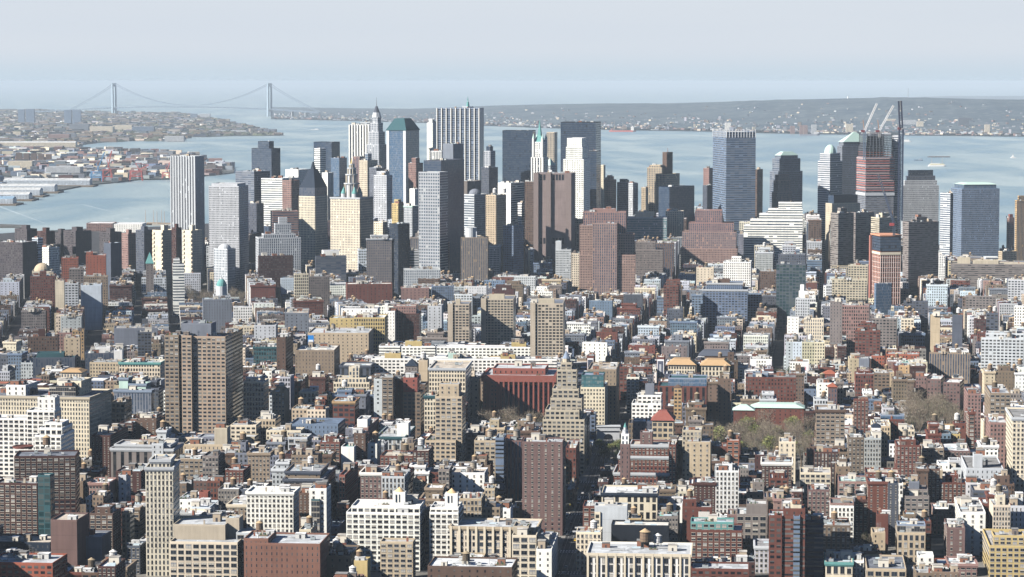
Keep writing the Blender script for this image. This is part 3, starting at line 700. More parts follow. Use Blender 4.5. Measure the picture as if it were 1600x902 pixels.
q(n_ot,'stout tower with two small green domed turrets on its roof',OT,759,775,791,305,385,30,'sand','punch',d=4150,s1='punch',rc='green',extra=both(tank_at(773,303,1.6,3,4),tank_at(788,306,1.6,3,12)))
q(n_ot,'blank white slab beside a blue-grey glass one, right of the green-turreted tower',OT,778,798,819,286,360,30,'white','blank',d=4450,s1='strip')
q(n_ot,'small white stack of floors in front of the white slab',OT,809,815,820,317,360,30,'white','strip',d=4250)
q(n_ot,'blue-shadowed low office behind the rooftops left of the granite tower',OT,786,802,818,353,390,35,'bgray','punch',d=4000)
# stepped brown telephone headquarters
g('stepped_tower','stepped brown brick tower with vertical piers, nearest of the two stepped ones',OT,905,993,398,462,'rosy','pierwin',dp=55,d=3860,phi=3,hf=20,rc='gray',cl=3,
  bx=((905.5,926,352,1,36),(926,964,349,-4,44,'rosy','fin'),(964,991,365,12,38),(911,978,331,24,28,'pink','fin'),(926,962,326,30,14,'pink','blank')))
g('stepped_tower','stepped reddish brown tower with buttressed crown left of the white stepped offices',OT,1063,1152,388,416,'rosy','pierwin',dp=60,d=4330,phi=6,rc='brown',cl=3,
  bx=((1066,1150,362,6,48,'rosy','fin'),(1076,1146,348,10,36,'pink','fin'),(1086,1128,328,14,26,'pink','fin')))
g(n_ot,'broad glass and concrete office with yellow-cream penthouse between the two stepped brown towers',OT,980,1042,340,380,'lgray','glasst',dp=40,d=4450,phi=5,bx=((993,1022,331,6,14,'cream','blank'),))
g(n_ot,'cream hotel-like slab behind the glass and concrete office',OT,1040,1068,330,375,'cream','punch',dp=30,d=4500,phi=5)
g(n_ot,'grey stone block of regular windows right behind the nearest stepped tower',OT,993,1036,390,432,'taupe','fine',dp=30,d=4020,phi=5,bx=((993,1024,378,6,20),))
q(n_ot,'beige stepped tower by the river left of the brown topped one',OT,1011,1034,1042,262,300,20,'sand','fin',d=4950,tiers=((.7,258),))
q(n_ot,'stepped tower with a dark red-brown shaft and thin antenna on top',OT,1024,1040,1062,272,300,35,'sand','fin',d=4900,tiers=((.42,238,'slit','brown'),),extra=mast('pink',231,.8),cl=0)
q(n_ot,'dark blue glass box in front of the stepped beige towers',OT,1029,1046,1085,292,345,40,'navy','dglass',d=4600,s1='dglass',rc='gray',cl=3)
q(n_ot,'low beige wing left of the dark blue glass box',OT,1002,1009,1013,293,325,20,'sand','punch',d=4800)
q(n_ot,'pair of narrow brown towers left of the tall blue glass tower, lit one',OT,1099,1108,1114,263,320,25,'pink','slit',d=4900)
q(n_ot,'narrow dark slab wedged left of the tall blue glass tower',OT,1098,1105,1114,290,330,25,'dgray','slit',d=4800)
q(n_ot,'tall blue-grey glass tower with horizontal bands and a louvred crown',OT,1114,1135,1181,206,352,81,'bgray','strip',d=4640,s1='strip',rc='white',cl=0,
  extra=piers(10,'silver',1.0,.8,(0,1),'crown_fin',4.0,223))
q(n_ot,'narrow brown tower just right of the tall blue-grey glass tower',OT,1178,1183,1192,265,320,30,'brown','punch',d=4850)
g('stepped_office','white terraced office building stepping down like stairs',OT,1162,1254,352,388,'white','strip',dp=40,d=4400,phi=6,rc='white',cl=2,
  bx=((1172,1254,343,3,34),(1186,1254,334,6,28),(1200,1254,326,9,24),(1216,1253,316,12,18)))
q(n_ot,'grey setback tower under a mint green cut pyramid, left of the stone deco tower',OT,1203,1216,1254,268,300,60,'gray','strip',d=4950,s1='fine',tiers=((.86,248),(.7,243)),cl=0,rc='mint',extra=hip('mint',237,.55))
q(n_ot,'brown deco tower with ribbed crown before the mint-topped grey tower',OT,1206,1214,1238,300,330,55,'taupe','fin',d=4750,tiers=((.85,282),(.7,273)),cl=0)
q(n_ot,'tower with rounded mint green dome beside the pyramid-topped tower',OT,1278,1297,1316,252,330,45,'lgray','strip',d=4800,s1='dglass',tiers=((.84,240),),cl=0,rc='gray',extra=domed('mint',226,.42))
q(n_ot,'tall grey tower with mint green pyramid roof left of the tower under construction',OT,1308,1316,1362,228,330,70,'gray','fine',d=4980,s1='fine',tiers=((.9,222),),cl=0,rc='gray',extra=hip('mint',206,.05,1))
q(n_ot,'dark topped grey tower with stepped black crown right of the tower under construction',OT,1409,1411,1467,290,345,80,'lgray','fine',d=4760,s1='fine',tiers=((.9,282),(.8,275,'glass','dgray'),(.68,266,'dglass','dark')),cl=0,rc='dark')
q(n_ot,'banded grey glass slab left of the bank tower with copper roof',OT,1469,1485,1502,302,402,50,'lgray','strip',d=4600,s1='glass')
def gs_top(root, loc, parts):
    P, z1 = parts[0][0], parts[0][2]; m = MB(); Q = scalep(P,.86); z2 = at(1520,285,loc[1])[2]; walls(m, Q, z1-1, z2-3, COL['dgray'], 'glass')
    a, b, c, d = Q; m1 = ((b[0]+a[0])/2,(b[1]+a[1])/2); m2 = ((c[0]+d[0])/2,(c[1]+d[1])/2)
    frustum(m, offset(Q,1), scalep(Q,.7), z2-3, z2, COL['mint']); m.build('copper_roof', root, loc)
q(n_ot,'broad blue-grey bank tower with long pale copper roof near the river',OT,1486,1503,1562,295,405,80,'bgray','fine',d=4560,s1='fine',cl=0,rc='gray',extra=gs_top)
q(n_at,'tall orange-brown apartment tower at the riverbank, rightmost of the skyline',AT_,1586,1589,1606,313,412,75,'orange','wide',d=4500,s1='rib',tiers=((.6,306),))
q(n_at,'thin red-topped tower seen through the river gap',AT_,1573,1577,1585,340,392,70,'pink','punch',d=4750,tiers=((.6,335,'blank','red'),))
q(n_at,'slab of cream windows with black rooftop drum left of the tower under construction',AT_,1290,1300,1344,318,345,62,'beige','slit',d=4450,s1='slit',tiers=((.85,305,'dglass','dark'),),cl=0)
q(n_at,'brown balcony tower, leftmost of the four dark balcony towers',AT_,1298,1310,1334,333,420,62,'taupe','bal',d=4100,s1='bal',tiers=((.4,325,'blank'),))
q(n_at,'second dark balcony tower in the row, pale stripe at its left corner',AT_,1329,1337,1366,332,410,62,'taupe','bal',d=4150,s1='bal')
q(n_at,'balcony tower behind the red-netted construction tower',AT_,1361,1374,1402,340,430,62,'beige','bal',d=4080,s1='bal',tiers=((.4,333,'blank'),))
q(n_at,'widest dark balcony tower, rightmost of the row, with a rooftop box',AT_,1411,1420,1467,347,437,66,'taupe','bal',d=4000,s1='bal',tiers=((.35,339,'blank'),))
g('warehouse','wide low pinkish brown storage building in front of the river towers','warehouse',1486,1640,412,440,'taupe','bal',dp=60,d=4010,phi=9,xs=1456,rc='beige',bx=((1496,1516,402,10,20,'beige','blank'),(1520,1560,406,8,20,'beige','blank')),cl=4)
q(n_ot,'salmon low block just left of the orange-brown apartment tower',OT,1560,1566,1588,393,412,65,'sand','punch',d=4420)
# the tower under construction
def wtc(root, loc, parts):
    P, z1 = parts[0][0], parts[0][2]; cy = loc[1]
    z2 = at(1372,212,cy)[2]; m = MB(); Q = offset(P, -1.5)
    k = 0; z = z1
    while z < z2:
        f = (z-z1)/(z2-z1)
        box(m, Q if f < .45 else scalep(Q,.93), z, z+.8, (.35,.14,.11) if f < .25 else (.12,.13,.15), METAL, True)
        for e in range(4):
            A, B = (Q if f < .45 else scalep(Q,.93))[e], (Q if f < .45 else scalep(Q,.93))[(e+1)%4]
            for j in range(9): x, y = A[0]+(B[0]-A[0])*j/8, A[1]+(B[1]-A[1])*j/8; bar(m, (x,y,z), (x,y,z+4), .9, (.10,.11,.13))
        z += 4; k += 1
    box(m, scalep(P,.45), z1, z2+3, (.10,.11,.13)); m.build('steel_frame', root, loc)
    m = MB(); R2 = offset(P,.9)
    for i in range(14):
        zz = z1-3-i*4.2
        ring(m, P, .9, -.05, zz, zz+1.6, (.36,.13,.11) if i % 3 else (.42,.30,.28))
    m.build('safety_netting', root, loc)
    m = MB(); ring(m, P, 1.2, -.05, z1-66, z1-61, COL['lgray']); m.build('white_band', root, loc)
q('construction_tower','huge skyscraper under construction wrapped in red netting with bare steel on top','construction site',1339,1353,1397,246,345,81,'gray','bal',d=4620,s1='bal',rc='gray',cl=0,extra=wtc)
g('core_tower','pale concrete slab frame on the right edge of the unfinished skyscraper','construction site',1393,1405,212,345,'lgray','strip',dp=20,d=4660,phi=20,cl=0)
def crane(label, bx_, by, tip, d, colm, colb, z0y, t=2.0, cab=(.16,.05,.06)):
    x, _, zb = at(bx_, by, d); _, _, z0 = at(bx_, z0y, d); tx, _, tz = at(tip[0], tip[1], d)
    r = empty('tower_crane', (x, d, 0), label, 'crane', 'cranes on the unfinished skyscraper'); loc = (x, d, 0)
    def lattice(name, a, b, w_, n, c1, c2=None):
        m = MB(); a = Vector(a); b = Vector(b); dd = (b-a).normalized(); s = dd.cross(Vector((0,1,0))).normalized()*w_/2; s2 = Vector((0,1,0))*w_/2
        K = [s+s2, s-s2, -s-s2, -s+s2]
        for k in K: bar(m, a+k, b+k, .45*t, c1)
        for i in range(n):
            p, q_ = a+(b-a)*i/n, a+(b-a)*(i+1)/n; cc = c1 if (not c2 or i < n*.6) else c2
            for j in range(4): bar(m, p+K[j], q_+K[(j+1)%4], .35, cc)
        m.build(name, r, loc)
    lattice('mast', (x,d,z0), (x,d,zb), 3.0*t/2, 14, colm)
    lattice('jib', (x,d,zb+2), (tx,d,tz), 2.2*t/2, 16, colb, (.35,.26,.12))
    m = MB(); box(m, rect(x-3,d,0,6,4), zb-1, zb+3, cab); m.build('cab', r, loc)
    m = MB(); bar(m, (x-1,d,zb+4), (x-3,d,zb+20), 1.0, (.35,.2,.12)); bar(m, (x-3,d,zb+20), (tx,d,tz), .25, (.1,.1,.1)); m.build('gantry', r, loc)
crane('white crane boom leaning right, leftmost on the unfinished skyscraper', 1351,206,(1370,162),4600,(.10,.14,.2),(.7,.7,.7),250)
crane('white crane boom leaning right, middle one above the bare steel frame', 1374,206,(1396,165),4600,(.3,.3,.3),(.7,.7,.7),215)
crane('black upright crane rising the full height of the unfinished skyscraper', 1408,202,(1406,158),4590,(.02,.03,.06),(.02,.025,.05),345,4.2)
# red netted hotel tower
def netted(root, loc, parts):
    P, z1 = parts[0][0], parts[0][2]
    for e in (0,1):
        A, B = P[e], P[(e+1)%4]; Ln = math.hypot(B[0]-A[0],B[1]-A[1]); a = math.atan2(B[1]-A[1],B[0]-A[0]); nx, ny = sin(a), -cos(a)
        n = 9 if e else 6
        m = MB()
        for i in range(n+1): x, y = A[0]+(B[0]-A[0])*i/n+nx*.25, A[1]+(B[1]-A[1])*i/n+ny*.25; bar(m, (x,y,0), (x,y,z1-28), .5, (.8,.62,.55))
        z = 20
        while z < z1-28: bar(m, (A[0]+nx*.25,A[1]+ny*.25,z), (B[0]+nx*.25,B[1]+ny*.25,z), .4, (.8,.62,.55)); z += 7
        m.build('scaffold_lattice', root, loc)
    m = MB(); walls(m, offset(P,.6), z1-22, z1-2, COL['black'], 'dglass'); box(m, offset(P,1.6), z1-1, z1+.8, (.55,.27,.17), SUR, True); m.build('unfinished_floors', root, loc)
    m = MB(); ring(m, P, .8, -.05, z1-27, z1-23.5, COL['cream']); m.build('pale_band', root, loc)
    m = MB(); A = P[0]; box(m, rect(A[0]-1.5,A[1]-3,.3,3.6,3.6), 0, z1-2, (.34,.14,.11), METAL); m.build('hoist_tower', root, loc)
q('construction_tower','unfinished hotel tower in orange-red netting with dark open top floors','construction site',1362,1376,1407,368,480,81,'redor','grid',d=3720,s1='grid',rc='orange',cl=0,extra=netted)
q(n_ot,'blue glass annex at the foot of the orange-netted tower',OT,1366,1369,1393,443,490,75,'bgray','glass',d=3660,s1='glass')
crane('slanted dark crane above the orange-netted hotel tower', 1397,352,(1372,272),3720,(.05,.07,.1),(.05,.07,.12),368,1.6,(.3,.06,.06))

# =================================================================== civic centre and Tribeca middle distance
g(n_at,'tan ribbed tower with pale wrapped cupola on its roof',AT_,720,762,371,443,'tan','rib',dp=30,d=3950,phi=2,cl=2,extra=both(cylroof(727,745,356,'lgray',10,'cupola')),bx=((728,745,362,5,12,'silver','blank'),))
g(n_lb,'pinkish brick stepped block left of the tan ribbed tower',LB,666,702,378,428,'pink','wide',dp=28,phi=2,d=4030,bx=((672,697,373,6,12),(677,690,369,8,8,'brick','blank')))
g(n_lb,'beige ornate loft tower with arched upper windows left of the pink stepped block',LB,573,612,373,437,'taupe','court',dp=30,phi=-6,d=3960,xs=617,cor='lgray',bx=((580,606,368,6,14,'white','few'),))
g(n_lb,'low pale court annex with dark ground floor',LB,620,654,392,425,'lgray','strip',dp=40,phi=-5,d=4020)
g(n_lb,'grey glass bureau with striped side left of the beige ornate loft tower',LB,493,541,400,430,'dgray','strip',dp=50,phi=-10,d=3950,xs=559,bx=((505,530,392,10,20,'white','blank'),))
g('stepped_tower','stepped grey stone court tower with spire-like top',OT,404,470,372,410,'lgray','fin',dp=40,d=4050,phi=-12,bx=((412,462,366,6,26),(430,455,350,10,14,None,'fin'),(436,449,340,12,9,None,'slit')),rc='lgray',cl=1)
g(n_lb,'dark grey brick block before the stepped grey court tower',LB,404,458,400,432,'dbrick','punch',dp=40,d=3900,phi=-12,xs=458)
g(n_ot,'curved-looking brown-grey round apartment block under the dark pyramid tower',AT_,426,466,330,380,'pink','strip',dp=30,d=4300,phi=-12)
g(n_lb,'cream loft with grid of windows below the court towers',LB,460,482,428,470,'cream','loft',dp=26,phi=-10,xs=488,d=3600)
g(n_lb,'dark stone block half hidden by the cream loft',LB,482,515,432,458,'taupe','punch',dp=22,phi=-10,d=3650)
g(n_lb,'long red brick warehouse with a row of small square windows',LB,542,613,444,473,'brick','few',dp=30,phi=-6,d=3560)
g(n_lb,'pink brick warehouse gable next to the long red brick one',LB,627,670,450,472,'pink','few',dp=25,phi=-4,d=3570)
g(n_lb,'long pale arcaded block in front of the pink stepped block',LB,631,688,421,440,'lgray','court',dp=25,phi=-3,d=3800)
g(n_lb,'white painted office of six floors left of the beige ornate tower',LB,560,573,390,425,'bwhite','loft',dp=25,phi=-6,d=4000)
g(n_lb,'teal-grey office with fine windows right of the pink warehouse gable',LB,675,709,447,470,'bgray','punch',dp=25,phi=-3,d=3600)
g(n_lb,'cream slim tower left of the nearest stepped brown tower',LB,868,892,390,432,'lgray','fine',dp=25,phi=4,d=3900,bx=((868,877,377,3,12,None,'blank'),))
g(n_lb,'small cream apartment block squeezed beside the stepped brown tower',LB,893,905,396,445,'cream','punch',dp=20,phi=4,d=3880)
g(n_at,'red brick tower with protruding bays in front of the grey ornate loft',AT_,1037,1060,446,490,'brick','wide',dp=30,phi=7,xs=1083,d=3420,bx=((1041,1062,437,6,14),),ss='wide')
g(n_lb,'charcoal windowless slab in front of the red brick bay tower',LB,1042,1067,483,507,'dgray','fine',dp=16,phi=7,d=3330)
g(n_ot,'wide grey ornate deco office block with stepped green-grey front',OT,1098,1168,452,500,'bgray','wide',dp=45,phi=6,d=3450,cor='lgray',bx=((1104,1160,442,5,34,None,'court'),(1120,1140,436,10,14,'brown','blank')),rc='gray')
g(n_lb,'long white-windowed annex right of the grey deco block',LB,1168,1190,458,485,'bgray','wide',dp=35,phi=6,d=3500)
g(n_lb,'white modern block with rooftop cabin left of the red painted wall',LB,1130,1173,409,440,'white','punch',dp=35,phi=8,d=3750,bx=((1143,1158,401,6,12),),rc='lgray')
g(n_lb,'building with a bright red painted side wall',LB,1187,1212,424,458,'brown','punch',dp=30,phi=8,xs=1176,d=3720,ss='blank',extra=panels([(3,.01,.99,.0,.995,(.50,.07,.07))],nm='painted_wall'))
g(n_lb,'cream low block with tall water tank left of the red brick bay tower',LB,1088,1115,418,440,'cream','few',dp=20,phi=6,tanks=1,d=3820)
g(n_ot,'dark green glass and steel office tower with lit corner bay',OT,1213,1259,412,487,'dgray','dgreen',dp=34,phi=9,xs=1207,d=3480,bx=((1216,1258,397,4,26,None,'punch'),),ss='strip')
g(n_lb,'narrow white building with blue advertising wall on its left side',LB,1243,1265,466,498,'lgray','punch',dp=26,phi=9,xs=1235,d=3230,ss='few',extra=panels([(3,.02,.98,.02,.99,'white'),(3,.02,.98,.78,.99,(.22,.48,.62)),(3,.2,.7,.14,.24,(.12,.42,.62)),(3,.15,.85,.70,.71,(.3,.4,.45))],nm='wall_advert'),bx=((1248,1262,455,6,14,'white','blank'),(1250,1256,445,8,6,'white','blank')))
g(n_lb,'broad grey-cream stepped industrial loft with brown windows',LB,1300,1355,436,468,'beige','wide',dp=40,phi=10,xs=1281,d=3560,bx=((1325,1356,414,14,24),),tanks=1)
g(n_lb,'cream and charcoal striped tower with water tank on its head',AT_,1297,1316,470,545,'taupe','slit',dp=26,phi=10,xs=1287,d=3020,tanks=1,ss='rib')
g(n_lb,'pink-brown flat topped block behind the brick zigzag building',LB,1316,1358,477,510,'pink','loft',dp=28,phi=10,d=3180)
g(n_at,'brick building with zigzag stepped terraces and bright red left side',AT_,1336,1375,516,565,'brick','wide',dp=36,phi=12,xs=1312,d=2890,ss='wide',bx=((1340,1368,508,6,20),(1345,1360,503,10,10)))
g(n_lb,'olive-grey office cube right of the brick zigzag building',LB,1363,1401,497,548,'taupe','wide',dp=30,phi=10,d=3010)
g(n_lb,'cream factory wing with rows of wide windows beside the white gable blocks',LB,1408,1428,498,525,'cream','wide',dp=30,phi=10,xs=1398,d=3180)
g(n_lb,'dark loft with two rooftop water tanks near the netted tower',LB,1412,1450,470,492,'dgray','wide',dp=30,phi=10,xs=1405,d=3350,tanks=2)
g(n_lb,'long cream grid-windowed warehouse with grey right part',LB,1509,1556,462,490,'taupe','wide',dp=40,phi=12,xs=1470,d=3380,ss='wide',tanks=1,cl=6)
g(n_lb,'pink factory low at the right edge below the wide storage building',LB,1575,1620,437,460,'lgray','wide',dp=40,phi=12,xs=1556,d=3600,ss='wide')
g(n_at,'tall white block with plain cream gable, left one of the white pair',AT_,1454,1469,492,547,'sand','blank',dp=34,phi=12,xs=1429,d=3000,ss='punch',tanks=0)
g(n_at,'tall white block with black shaded side, right one of the white pair',AT_,1488,1504,492,552,'dgray','blank',dp=30,phi=12,xs=1469,d=2960,ss='punch',tanks=1)  # dark grey wall colour stands in for the shaded side
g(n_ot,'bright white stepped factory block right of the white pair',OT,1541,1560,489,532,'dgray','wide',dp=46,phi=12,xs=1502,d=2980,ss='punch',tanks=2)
g(n_ot,'large white and blue-grey grid factory with cream left wall',OT,1533,1600,528,585,'lgray','wide',dp=40,phi=12,xs=1514,d=2790,ss='punch',bx=((1540,1600,520,8,26),),tanks=2)
g(n_lb,'cream building with notched side behind the large grid factory',LB,1585,1625,478,515,'white','punch',dp=30,phi=12,xs=1575,d=3150,tanks=1)
g(n_at,'tan apartment block with dark vertical recesses below the white pair',AT_,1452,1516,551,592,'tan','rib',dp=30,phi=12,xs=1445,d=2740)
g(n_lb,'white loft with arched windows right of the blue advertising wall',LB,1256,1287,497,527,'cream','court',dp=24,phi=8,xs=1248,d=3060)
g(n_lb,'small white block below the blue advertising wall',LB,1230,1248,495,527,'white','few',dp=24,phi=8,xs=1222,d=3070)
# silver towers
for i, (xl, xr, y0, yb_, lab) in enumerate(((700,733,475,540,'leftmost of the three tan concrete grid towers'),(752,802,467,541,'middle one of the three tan concrete grid towers'),(829,880,474,565,'rightmost of the three tan concrete grid towers'))):
    g(n_at,lab,AT_,xl,xr,y0,yb_,'slab','grid',dp=24,xs=xr+4,phi=3,d=(2960,3000,2790)[i],ss='grid',rc='gray',cl=1,
      bx=((xl+12,xr-14,y0-7,5,9,'beige','blank'),(xl-.5,xl+7.5,y0-.5,-1.2,26,'slab','blank')))
g(n_at,'long white and blue slab apartment block, rear one of the parallel pair',AT_,592,868,541,558,'white','wide',dp=18,d=2810,phi=3,rc='lgray',cl=8,
  bx=((633,659,533,5,9,'yellow','blank'),(799,822,534,5,9,'yellow','blank'),(592,625,540.5,-.8,20,'white','bal'),(659,680,540.5,-.8,20,'white','bal'),(835,868,540.5,-.8,20,'white','bal')))
g(n_at,'long white slab apartment block with yellow penthouses, front one of the pair',AT_,580,870,560,580,'white','wide',dp=18,d=2620,phi=3,rc='lgray',cl=8,
  bx=((601,626,552,5,9,'yellow','blank'),(700,712,551,5,9,'mint','blank'),(782,805,553,5,9,'yellow','blank'),(826,870,559.5,-.8,20,'white','bal')))
def bobst(root, loc, parts):
    P, z1 = parts[0][0], parts[0][2]
    for e, n in ((0,14),(1,8)):
        A, B = P[e], P[(e+1)%4]; Ln = math.hypot(B[0]-A[0],B[1]-A[1]); a = math.atan2(B[1]-A[1],B[0]-A[0]); nx, ny = sin(a), -cos(a)
        for i in range(n+1):
            f = i/n*.98+.01; x, y = A[0]+(B[0]-A[0])*f+nx*.9, A[1]+(B[1]-A[1])*f+ny*.9
            m = MB(); box(m, rect(x,y,a,1.5,1.8), 0, z1-6, COL['red']); m.build('pier', root, loc)
        for i in (range(4,11) if e == 0 else ()):
            f = (i+.5)/n*.98+.01; x, y = A[0]+(B[0]-A[0])*f+nx*.05, A[1]+(B[1]-A[1])*f+ny*.05
            m = MB(); box(m, rect(x,y,a,Ln/n*.6,.1), 2, z1-9, COL['navy'], GLASS); m.build('window', root, loc)
    m = MB(); ring(m, P, 1.9, -.02, z1-6, z1-.2, COL['red']); m.build('cornice', root, loc)
g('library','big square red sandstone library with full-height vertical piers','library',755,866,586,648,'red','slit',dp=62,d=2440,phi=5,hf=20,rc='lgray',cl=4,extra=bobst,bx=((770,852,575,14,40,'red','few'),),w3=False)
# =================================================================== mid left
MG = dict(phi=-7)
q(n_at,'dark brown housing slab at the far left edge of the old quarter',AT_,-12,35,58,379,430,24,'mud','punch',d=3960,s1='slit')
for i,(xl,xm,xr,yt,yb_,c_,lab) in enumerate(((82,95,110,364,396,'mud','brown cross-plan housing tower, first of those by the river'),(99,118,143,361,398,'mud','brown housing tower with a tall rooftop box by the river'),
    (23,42,58,358,376,'mud','small brown housing tower behind the far-left slab'),(58,72,86,362,385,'dbrick','dim brown housing block behind the white and blue one'),(155,172,190,363,400,'mud','square brown housing tower right of the pier sheds'),
    (190,200,213,365,408,'pink','lit brown housing tower with a pale sloped cap'),(212,225,239,360,402,'dgray','dark grey housing slab left of the cream balcony tower'),(268,275,284,356,400,'dbrick','dark housing tower between the two cream balcony towers'))):
    q('housing_tower',lab,AT_,xl,xm,xr,yt,yb_,42,c_,'punch',d=4180-20*i,s1='slit',tiers=((.4,yt-6,'blank'),),cl=0)
def nubs(px, y0, y1):
    def fn(root, loc, parts):
        P, z1 = parts[0][0], parts[0][2]; a, b = P[0], P[1]; Ln = math.hypot(b[0]-a[0],b[1]-a[1]); an = math.atan2(b[1]-a[1],b[0]-a[0]); nx, ny = sin(an), -cos(an)
        z = 12; k = 0
        while z < z1-3:
            for f in (.12,.88):
                x, y = a[0]+(b[0]-a[0])*f+nx*.7, a[1]+(b[1]-a[1])*f+ny*.7
                m = MB(); box(m, rect(x,y,an,Ln*.16,1.6), z, z+3.2, COL['cream'], SUR, True); m.build('balcony', root, loc)
            z += 6.4
    return fn
q(n_at,'cream tower with stacked square balconies, left of two',AT_,238,254,276,360,405,35,'cream','blank',d=4050,s1='slit',tiers=((.3,352,'blank'),),cl=0,extra=nubs(0,0,0))
q(n_at,'cream tower with stacked square balconies, right of two and partly hidden',AT_,285,300,316,360,412,35,'cream','blank',d=3990,s1='slit',tiers=((.3,352,'blank'),),cl=0,extra=nubs(0,0,0))
q(n_lb,'blue-green blocky tower with a cut-out window high on its front',LB,162,173,190,380,410,38,'dgray','blank',d=3900,s1='blank')
q(n_lb,'white and blue office stack left of the zigzag white one',LB,50,59,67,372,400,35,'bwhite','strip',d=4000)
q(n_lb,'white block with blue windows in front of brown housing towers',LB,66,76,93,387,408,35,'white','punch',d=3900)
g(n_lb,'low orange-red brick school building before the brown housing towers',LB,96,122,403,411,'redor','punch',dp=25,d=3830,**MG)
g(n_lb,'long salmon brick school with raised left end',LB,134,165,399,411,'redor','few',dp=30,d=3820,phi=-7,bx=((135,145,394,4,14),))
g('bank','low building with wide golden dome near the housing slab','bank',50,80,424,432,'cream','few',dp=40,d=3700,phi=-7,cl=0,rc='gray',extra=domed('sand',411,.36))
g(n_lb,'white modern stack of zigzag floors left of the courthouse trees',LB,270,288,413,442,'white','strip',dp=20,d=3660,phi=-8,bx=((271,281,405,3,10),))
g('church','small church with pointed green copper steeple in the old quarter','church',228,240,412,420,'taupe','few',dp=14,d=3800,phi=-8,cl=0,extra=both(hip('green',394,.02)))
g(n_lb,'grey block with white window frames on a lattice front',LB,108,130,420,440,'taupe','wide',dp=18,d=3560,**MG)
g(n_lb,'tan low block right of the lattice-fronted grey one',LB,131,168,432,443,'tan','punch',dp=20,d=3520,**MG)
g(n_lb,'dark red brick block with stair tower at left of the dark street',LB,47,85,432,448,'brick','punch',dp=50,d=3480,phi=-7,bx=((62,72,424,6,10),))
g(n_lb,'cream blank wall beside teal window bays above the dark street',LB,86,100,439,462,'cream','blank',dp=22,d=3430,**MG)
g(n_lb,'pale teal office bays right of the cream blank wall',LB,101,122,443,466,'lgray','wide',dp=22,d=3400,**MG)
g(n_lb,'white and pale blue blank painted wall where the dark street ends',LB,126,158,446,460,'bwhite','blank',dp=30,d=3450,phi=-7,bx=((146,159,444,5,20),))
g(n_lb,'plain slate grey slab beside a white cap, behind the green-domed hall',LB,317,362,468,492,'gray','slit',dp=24,d=3320,phi=-8)
def policedome(root, loc, parts):
    P, z1 = parts[0][0], parts[0][2]; cx, cy = loc[0], loc[1]; m = MB(); a = proj(cx,cy,0)[0]
    z2 = at(a,447,cy)[2]; cyl(m, cx, cy, z1-1, z2, 7, 7, COL['lgray'], 14); m.build('drum', root, loc)
    m = MB(); dome(m, cx, cy, z2, 6.6, at(a,436,cy)[2]-z2, COL['green']); cyl(m, cx, cy, at(a,437,cy)[2], at(a,430,cy)[2], 1.6, .6, COL['lgray'], 8); m.build('dome', root, loc)
g('domed_hall','old hall with green ribbed dome and white lantern','hall',334,360,462,470,'lgray','court',dp=30,d=3420,phi=-8,cl=0,extra=policedome)
g(n_lb,'white building of square windows with rooftop tank near the green-domed hall',LB,365,394,479,507,'white','punch',dp=20,phi=-8,xs=400,d=3170,tanks=1)
g(n_lb,'long cream factory strip right behind the tall brown apartment tower',LB,364,402,510,523,'cream','punch',dp=16,phi=-4,d=3010)
g('market_hall','plain grey steel hall behind two yellow-green trees','hall',178,246,513,524,'gray','blank',dp=30,d=2960,**MG)
g(n_lb,'dark block wrapped in fire escapes right of the yellow-green trees',LB,215,236,519,545,'dgray','grid',dp=16,d=2790,**MG)
g('school','dark glass-fronted school with teal metal roof','school',51,117,559,576,'dgray','rib',dp=30,d=2660,phi=-6,hf=14,rc='teal',cl=1,bx=((58,100,552,6,18,'teal','blank'),))
g(n_lb,'white stepped modern building with several roof levels right of the teal-roofed school',LB,133,178,552,573,'dgray','rib',dp=35,phi=-6,d=2640,rc='white',bx=((149,172,543,8,16,'white','blank'),(178,191,548,0,34,'white','blank')))
g(n_at,'brown brick public housing block with rooftop tower at far left middle',AT_,43,90,526,558,'brown','punch',dp=22,phi=-6,d=2790,bx=((60,70,515,5,8,'dbrick','blank'),))
g(n_at,'orange-brown tall slab behind the teal-roofed school',AT_,90,116,520,542,'pink','punch',dp=14,phi=-6,d=2830,bx=((104,112,514,3,8),))
g(n_at,'orange-brown slab right behind the tan blank stair block',AT_,113,131,516,560,'orange','punch',dp=14,phi=-6,d=2750)
g(n_lb,'tan block with stepped roofline in front of the orange-brown slabs',LB,100,125,528,556,'sand','few',dp=14,phi=-6,d=2690)
g('mansion_block','cream corner building with flat tan hipped roof and colonnade',LB,95,127,582,597,'cream','court',dp=22,d=2480,phi=4,extra=hip('orange',576,.6,1.2),cl=0)
g(n_lb,'cream office row with many windows behind the tall apartment tower',LB,186,250,566,590,'cream','loft',dp=30,d=2570,phi=4,cor='green')
g(n_lb,'white and mint topped terrace block left of the tall brown tower',LB,140,185,566,583,'sand','punch',dp=26,d=2600,phi=4)
# tall brown apartment tower
g(n_at,'very tall brown brick apartment tower with round grey tank house on its roof',AT_,257,352,525,690,'twin','wide',dp=26,d=2260,phi=5,xs=363,rc='gray',cl=5,w3=True,
  bx=((283,330,505,6,22,'gray','blank'),(283.5,299,524,-3,10,'twin','wide'),(257,279,523.5,-4,14,'tan','wide')),cor=None,extra=cylroof(285,325,506,'gray',16))
g(n_at,'dark rear wing right of the very tall brown apartment tower',AT_,353,362,521,660,'orange','punch',dp=44,d=2330,phi=5,xs=379,ss='wide')
